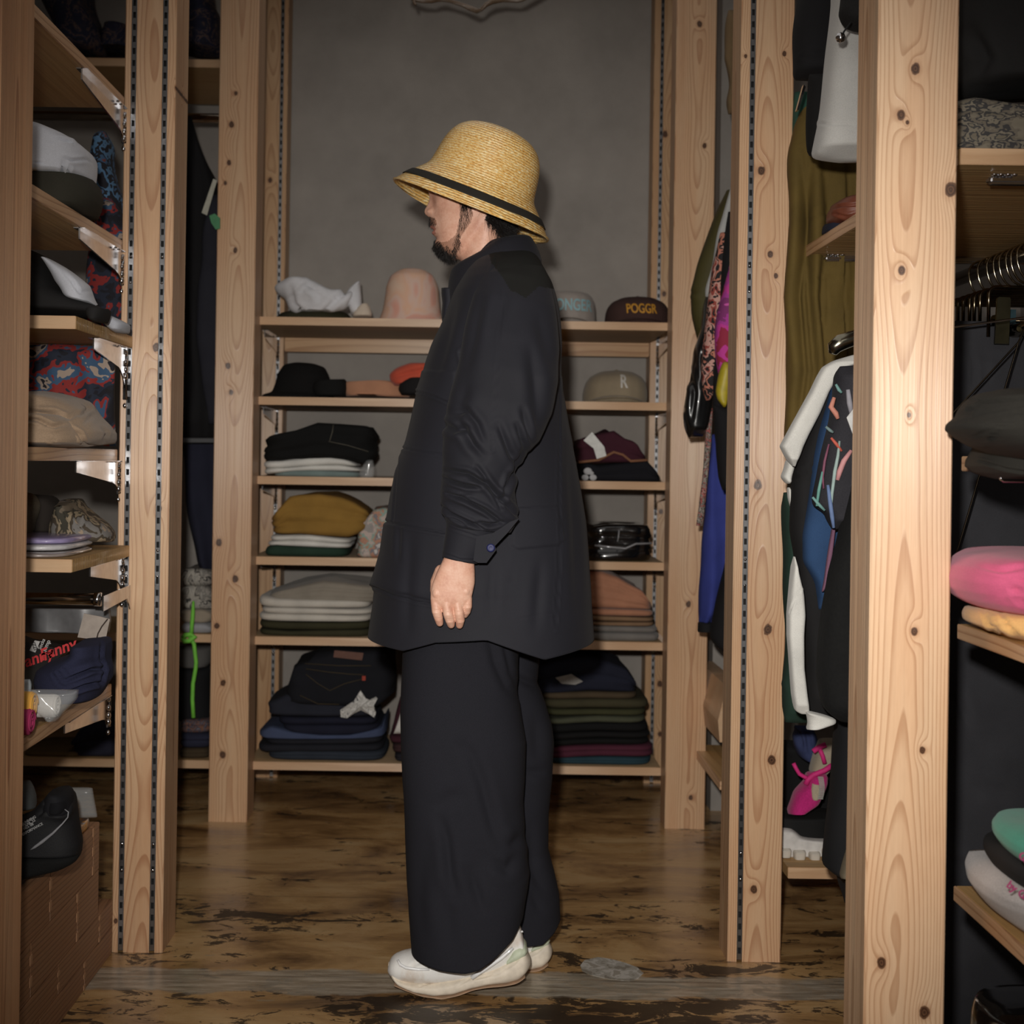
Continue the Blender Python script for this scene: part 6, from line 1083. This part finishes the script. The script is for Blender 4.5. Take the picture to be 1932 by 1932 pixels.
# ---- jacket
JK = NT('jacket_cotton'); v = JK.coord(); f = JK.noise(v, 1100, 2); g = JK.noise(v, 5, 2)
JK.t.links.new(JK.ramp(JK.math('ADD', JK.math('MULTIPLY', f, .4), JK.math('MULTIPLY', g, .6)), [(.3, (28, 28, 34)), (.7, (35, 35, 43))]), JK.b.inputs['Base Color']); JK.b.inputs['Roughness'].default_value = .75; JK.b.inputs['Sheen Weight'].default_value = .03; JK.b.inputs['Specular IOR Level'].default_value = .3; JK.bump(f, .25, .0008)
YOKE = cloth((28, 28, 26), .85, .3)
JR = [(470, 925, 1005, .05), (484, 905, 1012, .085), (500, 888, 1019, .12), (518, 876, 1028, .15), (538, 866, 1038, .178), (560, 855, 1045, .195), (585, 846, 1051, .205), (600, 841, 1053, .21), (620, 833, 1055, .212), (655, 816, 1057, .215), (690, 803, 1056, .215), (720, 795, 1057, .215), (738, 788, 1060, .215),
      (745, 785, 1061, .214), (790, 775, 1069, .212), (830, 765, 1077, .21), (870, 750, 1085, .208), (930, 737, 1095, .21), (985, 728, 1104, .213), (1040, 721, 1109, .22), (1080, 710, 1112, .225), (1100, 703, 1114, .228), (1112, 708, 1115, .228), (1140, 705, 1117, .232), (1170, 700, 1120, .235), (1190, 697, 1122, .238)]
nr, nc = 300, 260; V, R = loft_px(JR, YP, nr, nc, 2.35)
# hem: long front and back, cut up at the sides
t = np.clip((R[:, :1] - 1120) / 70, 0, 1); u = np.clip((PROJ(V)[0] - 697) / 425, 0, 1); near_c = (V[..., 1] - YP)
hem = np.interp(u, [0, .15, .29, .52, .78, 1], [1198, 1204, 1186, 1180, 1217, 1202]); V[..., 2] -= (hem - 1190) / F * YP * t
JC = [([(780, 738), (820, 748), (852, 762)], 1.6, .004), ([(752, 845), (790, 852), (842, 858)], 1.6, .003), ([(728, 984), (770, 994), (842, 1006)], 1.8, .004), ([(752, 845), (748, 900), (742, 985)], 1.5, .002), ([(757, 990), (755, 1060)], 4, .004),
      ([(705, 1107), (740, 1122), (780, 1134), (815, 1140)], 1.8, .004), ([(1056, 715), (1055, 800), (1054, 955), (1055, 1060), (1050, 1150), (1046, 1190)], 1.5, .003), ([(1052, 955), (970, 965)], 1.4, .0015), ([(965, 1100), (966, 1040)], 1.4, .001), ([(975, 1168), (1045, 1156)], 1.5, .0012),
      ([(885, 655), (870, 665), (878, 700)], 2.5, .005), ([(940, 480), (925, 530), (900, 600), (880, 650)], 3, .004), ([(1005, 540), (1030, 580), (1045, 640)], 4, .004), ([(1075, 850), (1085, 1000), (1090, 1150)], 9, .004), ([(860, 560), (842, 640), (820, 720)], 9, .004), ([(780, 1010), (772, 1100), (770, 1190)], 9, .003), ([(1020, 1060), (1010, 1190)], 9, .003), ([(930, 1060), (925, 1170)], 8, .003)]
JF = [([(965, 960), (1050, 955), (1058, 1000), (1062, 1018), (1052, 1028), (975, 1036), (966, 1028)], .0035), ([(785, 700), (860, 700), (860, 765), (785, 742)], .003), ([(700, 985), (845, 1006), (845, 1140), (700, 1104)], .0035)]
N = normals(V); V = V + N * (NZ(V * [1.6, 1.6, .5], 8, 21) * .0035)[..., None]
V = folds(V, JC, JF)
cen = (V[:-1] + V[1:]) / 2; fx, fy = PROJ(cen); yk = inside(fx, fy, [(916, 450), (1015, 450), (1046, 545), (1015, 541), (990, 562), (962, 548), (944, 520), (926, 496)]) & (cen[..., 1] < YP + .3)
jk = mesh('jacket', V, grid_faces(nr, nc, cap0=True, cap1=False), [JK.m, YOKE], man, midx=np.r_[yk.astype(int).ravel(), [0]]); solid(jk, .0015)
# collar
na = 90; al = np.linspace(0, 2 * math.pi, na, endpoint=False); rows = []
def ringpt(xf, yf, xb, yb, hw, a): # a=0 back, pi front
    w = (1 - math.cos(a)) / 2; x = xb * (1 - w) + xf * w; yy = yb * (1 - w) + yf * w; p = P(x, yy, YP); return (p[0], YP - hw * math.sin(a), p[2])
prof = [(872, 512, 955, 452, .060), (868, 508, 975, 448, .064), (860, 505, 992, 447, .070), (852, 512, 1002, 450, .078), (848, 530, 1010, 464, .090), (846, 552, 1018, 482, .104), (848, 572, 1021, 496, .112), (852, 582, 1014, 500, .104)]
G_ = np.array([[ringpt(*p_, a) for a in al] for p_ in interp(np.array([[i] + list(p_) for i, p_ in enumerate(prof)]), 40)[:, 1:]])
G_[..., 2] += .012 * np.exp(-((al - 1.35) / .5) ** 2)[None] * np.linspace(1, 0, 40)[:, None] + .004 * np.sin(al * 3)[None] * .5
co = mesh('collar', G_, grid_faces(40, na, cap0=False, cap1=False), JK.m, man); solid(co, .003)
sheet('lapel', [(544, 833, 858), (556, 833, 864), (572, 835, 862), (590, 834, 856), (606, 834, 848), (616, 837, 845)], YP + .02, .05, JK.m, man, nr=30, nc=40, wr=.001)
# sleeve
def sleeve(name, pairs, n, nc, par, cr=(), seed=0, e=2.1, mat=JK.m, wr=.002):
    A = np.array(pairs, float); t = np.linspace(0, len(A) - 1, n); I_ = lambda k: np.interp(t, range(len(A)), A[:, k]); Q = np.stack([I_(k) for k in range(6)], 1)
    for _ in range(6): Q[1:-1] = (Q[:-2] + 2 * Q[1:-1] + Q[2:]) / 4
    th = np.linspace(0, 2 * math.pi, nc, endpoint=False); c, s = np.cos(th), np.sin(th); c = np.sign(c) * abs(c) ** (2 / e); s = np.sign(s) * abs(s) ** (2 / e)
    a = PV(Q[:, 0], Q[:, 1], Q[:, 4]); b = PV(Q[:, 2], Q[:, 3], Q[:, 4]); V = ((a + b) / 2)[:, None] + ((b - a) / 2)[:, None] * c[None, :, None]; V[..., 1] = Q[:, 4:5] + Q[:, 5:6] * s[None]
    V = V + normals(V) * (NZ(V * [1.5, 1.5, .7], 13, seed) * wr)[..., None]; V = folds(V, cr); return V
PAIRS = [(918, 500, 1022, 505, 2.79, .03), (905, 515, 1036, 535, 2.77, .055), (893, 555, 1046, 585, 2.735, .07), (879, 615, 1053, 660, 2.70, .075), (868, 680, 1052, 722, 2.675, .078), (853, 740, 1040, 782, 2.66, .078), (841, 800, 1018, 832, 2.65, .075), (836, 850, 990, 858, 2.645, .072), (838, 895, 972, 892, 2.64, .068), (833, 925, 970, 930, 2.64, .063), (834, 958, 978, 978, 2.638, .055), (846, 990, 962, 1004, 2.636, .045)]
SCR = [([(840, 902), (858, 910), (880, 916), (905, 919)], 3.0, .012), ([(843, 888), (880, 893), (915, 912), (945, 945)], 4, .012), ([(845, 931), (880, 944), (915, 962), (945, 984)], 3, .013), ([(833, 955), (850, 968), (885, 985), (910, 996)], 3, .012), ([(850, 975), (880, 990)], 2.5, .007), ([(900, 880), (925, 915), (950, 948), (978, 975)], 3.5, .010),
       ([(960, 892), (948, 930)], 3, .010), ([(985, 850), (970, 890), (945, 948)], 4, .010), ([(975, 800), (992, 850)], 4, .010), ([(925, 925), (945, 960)], 3, .007), ([(870, 800), (892, 838), (912, 860)], 7, .010), ([(835, 800), (860, 812), (885, 805)], 6, .010), ([(850, 780), (880, 775), (900, 800), (915, 840)], 6, .008),
       ([(948, 545), (938, 700), (928, 850)], 1.6, .0016), ([(1000, 650), (1010, 720), (1015, 790)], 11, .007), ([(1015, 590), (1036, 690)], 12, .004), ([(940, 800), (960, 850), (975, 880)], 5, .008), ([(985, 770), (1000, 830)], 5, .008), ([(912, 550), (893, 640), (878, 700)], 10, .005), ([(962, 530), (925, 640)], 12, .004), ([(880, 720), (862, 800)], 11, .005), ([(900, 985), (925, 990), (950, 985)], 3, .008), ([(860, 935), (890, 938)], 4, .005)]
V = sleeve('sleeve', PAIRS, 260, 150, None, SCR, 11, wr=.0014); cq = (V[:-1] + V[1:]) / 2; qx, qy = PROJ(cq); yk = inside(qx, qy, [(916, 450), (1015, 450), (1046, 545), (1015, 541), (990, 562), (962, 548), (944, 520), (926, 496)]); sl = mesh('sleeve', V, grid_faces(260, 150, cap0=True, cap1=False), [JK.m, YOKE], man, midx=np.r_[yk.astype(int).ravel(), [1]]); solid(sl, .0015)
V = sleeve('cuff', [(842, 978, 948, 998, 2.636, .042), (845, 990, 940, 1008, 2.636, .041), (842, 1010, 930, 1026, 2.636, .038), (838, 1035, 915, 1046, 2.636, .034), (836, 1050, 900, 1062, 2.636, .031)], 40, 90, None, [([(838, 1044), (870, 1056), (905, 1056)], 1.5, .001), ([(845, 994), (900, 1012)], 1.5, .0015)], 12, wr=.001)
cf = mesh('cuff', V, grid_faces(40, 90, cap0=False, cap1=False), JK.m, man); solid(cf, .002)
q = [(893, 1058), (899, 1012), (930, 1006), (962, 985), (980, 978), (958, 1005), (934, 1030), (936, 1038), (918, 1062), (902, 1062)]
fp = [P(x, yy, 2.594)[::2] for x, yy in q]; MB().prism(fp, 'y', 2.594, 2.600).build('cuff_tab', JK.m, man)
bt = P(926, 1034, 2.59); mesh('button', revolve([(.0075, .002), (.0078, 0), (.006, -.002), (.003, -.0012), (.001, -.001)], Matrix.Translation((bt[0], 2.592, bt[2])) @ Matrix.Rotation(-math.pi / 2, 4, 'X'), 24), grid_faces(5, 24), plain((28, 34, 84), .55, 0, 'navy_button'), man, label='small glossy navy cuff button')
PR2 = [(x0, y0, x1, y1, 2 * YP - Yc, h) for x0, y0, x1, y1, Yc, h in PAIRS]; fs = lambda L: [(min(a_ + 30, 940), b_, c_ - 40, d_, e_, h_) for a_, b_, c_, d_, e_, h_ in L]
V = sleeve('sleeve', fs(PR2), 80, 60, None, [], 13); sl2 = mesh('sleeve', V, grid_faces(80, 60, cap0=True, cap1=False), JK.m, man); solid(sl2, .0015)
# right hand on the far side
HD2 = hv2.copy(); HD2[:, 1] = 2 * YP - HD2[:, 1]; HD2[:, 0] += .03; mesh('hand', HD2, hf2, SK.m, man)
# ---- trousers
TRM = NT('trouser_cotton'); v = TRM.coord(); f = TRM.noise(v, 900, 2); TRM.t.links.new(TRM.ramp(f, [(.3, (29, 29, 35)), (.7, (35, 35, 42))]), TRM.b.inputs['Base Color']); TRM.b.inputs['Roughness'].default_value = .9; TRM.b.inputs['Specular IOR Level'].default_value = .25; TRM.bump(f, .2, .0008)
def leg(rows, Yc, hemf, cr, seed, nr=240, nc=130):
    V, R = loft_px([(a, b, c, d) for a, b, c, d in rows], Yc, nr, nc, 2.4); px = PROJ(np.stack([V[..., 0], np.full(V.shape[:2], Yc), V[..., 2]], -1))[0]
    y1 = rows[-1][0]; t = np.clip((R[:, :1] - (y1 - 130)) / 130, 0, 1); hm = np.interp(px, [a for a, b in hemf], [b for a, b in hemf]); V[..., 2] -= (hm - y1) / F * Yc * t
    V = V + normals(V) * (NZ(V * [1.6, 1.6, .45], 9, seed) * .005)[..., None]; V = folds(V, [(l_, w_ * 1.7 if w_ > 2 else w_, d_ * .7) for l_, w_, d_ in cr])
    o = mesh('trouser_leg', V, grid_faces(nr, nc, cap0=True, cap1=False), TRM.m, tro); solid(o, .002); return o
tro = thing('trousers', None, None, P(880, 1500, YP)); tro.parent = man; tro.location = Vector(P(880, 1500, YP)) - WORLD[man.name]
leg([(1140, 768, 985, .09), (1200, 763, 980, .10), (1270, 760, 974, .10), (1310, 758, 976, .10), (1340, 757, 981, .10), (1400, 758, 991, .10), (1470, 761, 989, .10), (1510, 764, 986, .10), (1590, 767, 990, .10), (1660, 771, 997, .10), (1700, 774, 994, .10), (1760, 780, 985, .10)], 2.815,
    [(770, 1790), (785, 1792), (830, 1800), (880, 1804), (905, 1798), (925, 1785), (965, 1752), (985, 1722), (1000, 1692)],
    [([(920, 1185), (935, 1250), (955, 1295), (975, 1312)], 5, .008), ([(945, 1195), (962, 1270), (976, 1300)], 3, .006), ([(872, 1405), (890, 1425), (910, 1480), (930, 1560), (945, 1600)], 6, .010), ([(832, 1545), (842, 1580), (850, 1650), (860, 1690)], 5, .012), ([(884, 1640), (895, 1670), (912, 1722)], 4, .008), ([(820, 1530), (850, 1505), (870, 1500)], 8, .006),
     ([(865, 1190), (868, 1400), (862, 1560)], 1.6, .002), ([(960, 1600), (985, 1575)], 6, .008), ([(925, 1620), (955, 1640), (975, 1610)], 6, .008), ([(800, 1600), (790, 1700), (800, 1780)], 9, .006), ([(840, 1680), (850, 1790)], 8, .006), ([(905, 1600), (900, 1700)], 9, .006)], 31)
leg([(1150, 900, 1020, .08), (1215, 895, 1018, .085), (1250, 890, 1014, .085), (1285, 885, 1010, .085), (1330, 880, 1026, .085), (1370, 880, 1036, .085), (1400, 880, 1039, .085), (1470, 880, 1036, .085), (1530, 880, 1030, .085), (1600, 880, 1028, .085), (1640, 885, 1040, .085), (1690, 890, 1050, .085), (1740, 895, 1053, .085)], 2.985,
    [(890, 1775), (950, 1764), (985, 1760), (1020, 1760), (1040, 1745), (1054, 1728)],
    [([(968, 1275), (1000, 1290), (1010, 1292)], 4, .008), ([(990, 1455), (1030, 1458)], 5, .006), ([(1000, 1560), (1005, 1640), (1030, 1700)], 6, .008), ([(1000, 1680), (1020, 1720)], 5, .007), ([(1010, 1350), (1015, 1440)], 7, .006)], 33)
# ---- shoes
SHW = NT('shoe_knit'); v = SHW.coord(); f = SHW.noise(v, 14, 4, .6); SHW.t.links.new(SHW.ramp(f, [(.33, (214, 200, 186)), (.47, (238, 236, 232)), (.75, (246, 245, 243))]), SHW.b.inputs['Base Color']); SHW.b.inputs['Roughness'].default_value = .75; SHW.bump(SHW.noise(v, 500, 2), .3, .001)
SOL = plain((228, 216, 198), .6, 0, 'foam_sole'); OUT = plain((176, 146, 120), .7, 0, 'outsole'); REF = plain((250, 250, 250), .3, 0, 'reflective', coat=1); REF.node_tree.nodes['Principled BSDF'].inputs['Metallic'].default_value = 0  # near-white colour of the strips stands in for flash thrown back
MINT = plain((200, 208, 184), .6, 0, 'mint_panel')
def loftx(name, st, Yc, mat, par, n=90, nc=48, e=2.4, T=None, cr=(), wr=0.0):
    """stations (x, ytop, ybot, halfwidth m) along the foot"""
    A = np.array(st, float); xs = np.linspace(A[0, 0], A[-1, 0], n); Q = np.stack([np.interp(xs, A[:, 0], A[:, k]) for k in (1, 2, 3)], 1)
    for _ in range(3): Q[1:-1] = (Q[:-2] + 2 * Q[1:-1] + Q[2:]) / 4
    th = np.linspace(0, 2 * math.pi, nc, endpoint=False); c, s = np.cos(th), np.sin(th); c = np.sign(c) * abs(c) ** (2 / e); s = np.sign(s) * abs(s) ** (2 / e)
    yy = (Q[:, 0:1] + Q[:, 1:2]) / 2 + (Q[:, 1:2] - Q[:, 0:1]) / 2 * s[None]; V = PV(np.repeat(xs[:, None], nc, 1), yy, Yc); V[..., 1] = Yc + Q[:, 2:3] * c[None]
    if cr: V = folds(V, cr)
    if T is not None: V = T(V)
    return mesh(name, V, grid_faces(n, nc), mat, par)
def shoe(lab, T=None):
    Y0 = 2.83; b = np.array([[P(850, 1868, Y0)]]); b = (T(b) if T else b)[0, 0]; sh = thing('sneaker', None, None, tuple(b)); sh.parent = man; sh.location = Vector(b) - WORLD[man.name]; sh['label'] = lab
    loftx('upper', [(732, 1822, 1832, .012), (736, 1810, 1838, .026), (745, 1802, 1844, .036), (760, 1796, 1848, .042), (785, 1791, 1852, .046), (820, 1794, 1852, .047), (860, 1799, 1846, .044), (890, 1797, 1840, .042), (915, 1785, 1835, .040), (940, 1766, 1830, .038), (955, 1752, 1826, .036), (963, 1730, 1824, .033), (968, 1726, 1822, .030), (975, 1731, 1820, .030), (984, 1752, 1818, .032), (990, 1782, 1816, .032), (996, 1806, 1816, .022)], Y0, SHW.m, sh, T=T, n=130, nc=60, e=2.2,
          cr=[([(770, 1840), (778, 1822), (800, 1812), (830, 1812)], 3, .002), ([(786, 1796), (800, 1806), (840, 1810), (880, 1806)], 2, .002), ([(955, 1760), (900, 1800), (880, 1830)], 2, .0015)])
    loftx('midsole', [(733, 1816, 1830, .010), (740, 1826, 1839, .030), (752, 1838, 1849, .040), (781, 1843, 1861, .047), (819, 1842, 1868, .050), (854, 1836, 1866, .049), (889, 1829, 1855, .047), (920, 1822, 1849, .045), (955, 1806, 1847, .044), (978, 1790, 1842, .042), (990, 1788, 1832, .038), (998, 1800, 1822, .026), (1001, 1806, 1816, .012)], Y0, SOL, sh, T=T, n=120, e=3,
          cr=[([(745, 1842), (800, 1856), (840, 1850), (870, 1838)], 1.6, .0018), ([(790, 1862), (830, 1848), (860, 1842), (885, 1832)], 1.5, .0018), ([(900, 1846), (940, 1836), (970, 1818), (985, 1800)], 1.8, .002), ([(890, 1836), (920, 1832), (955, 1815)], 1.5, .0018), ([(860, 1862), (880, 1850), (895, 1840)], 1.5, .0016), ([(930, 1842), (965, 1830)], 1.5, .0015)])
    loftx('outsole', [(745, 1846, 1849, .036), (764, 1852, 1855, .042), (796, 1862, 1866, .045), (834, 1867, 1871, .046), (865, 1861, 1865, .045), (894, 1851, 1855, .042), (920, 1847, 1851, .041), (950, 1845, 1849, .040), (976, 1841, 1844, .038), (990, 1832, 1835, .032)], Y0, OUT, sh, T=T, n=60, e=3)
    loftx('heel_panel', [(955, 1800, 1812, .0375), (968, 1780, 1812, .0385), (980, 1772, 1808, .038), (990, 1775, 1800, .034), (994, 1782, 1792, .026)], Y0, MINT, sh, T=T, n=40, e=2.2)
    if T is None:
        for pl, w, dy in (([(890, 1829), (905, 1818), (925, 1806), (945, 1793), (960, 1781), (967, 1775)], [.0045, .0048, .0044, .004, .0034, .0026], [.0475, .047, .0450, .0435, .0415, .0395]), ([(752, 1799), (757, 1806), (768, 1811), (790, 1813), (812, 1813)], [.0022, .0028, .0030, .0028, .0022], [.036, .0415, .0445, .047, .0475])):
            MB().tube([P(x, yy, Y0)[:1] + (Y0 - d_, P(x, yy, Y0)[2]) for (x, yy), d_ in zip(pl, dy)], w, 10).build('reflective_strip', REF, sh, smooth=True)
        c = P(984, 1750, Y0); mesh('reflective_dot', revolve([(.001, .002), (.003, 0), (.001, -.002)], Matrix.Translation((c[0], Y0 - .024, c[2])), 12), grid_faces(3, 12), REF, sh)
    return sh
shoe('white knit sneaker, heel raised, with bright reflective strips')
def far(V):
    o = V.copy(); hx = P(1001, 1800, 2.83)[0]; tx = P(1040, 1800, 2.99)[0]; a = .10; X = V[..., 0] - hx; Yr = V[..., 1] - 2.83
    z0 = 0.0; Z = V[..., 2]; 
    # flat on the floor: take the heel lift out
    lift = np.interp(-X, [0, .05, .10, .16, .30], [.030, .026, .018, .004, .0])
    o[..., 0] = tx + X * math.cos(a) * .98 - Yr * math.sin(a); o[..., 1] = 2.985 + Yr * math.cos(a) + X * math.sin(a); o[..., 2] = Z - lift; return o
shoe('white sneaker on the far foot, flat on the floor', far)
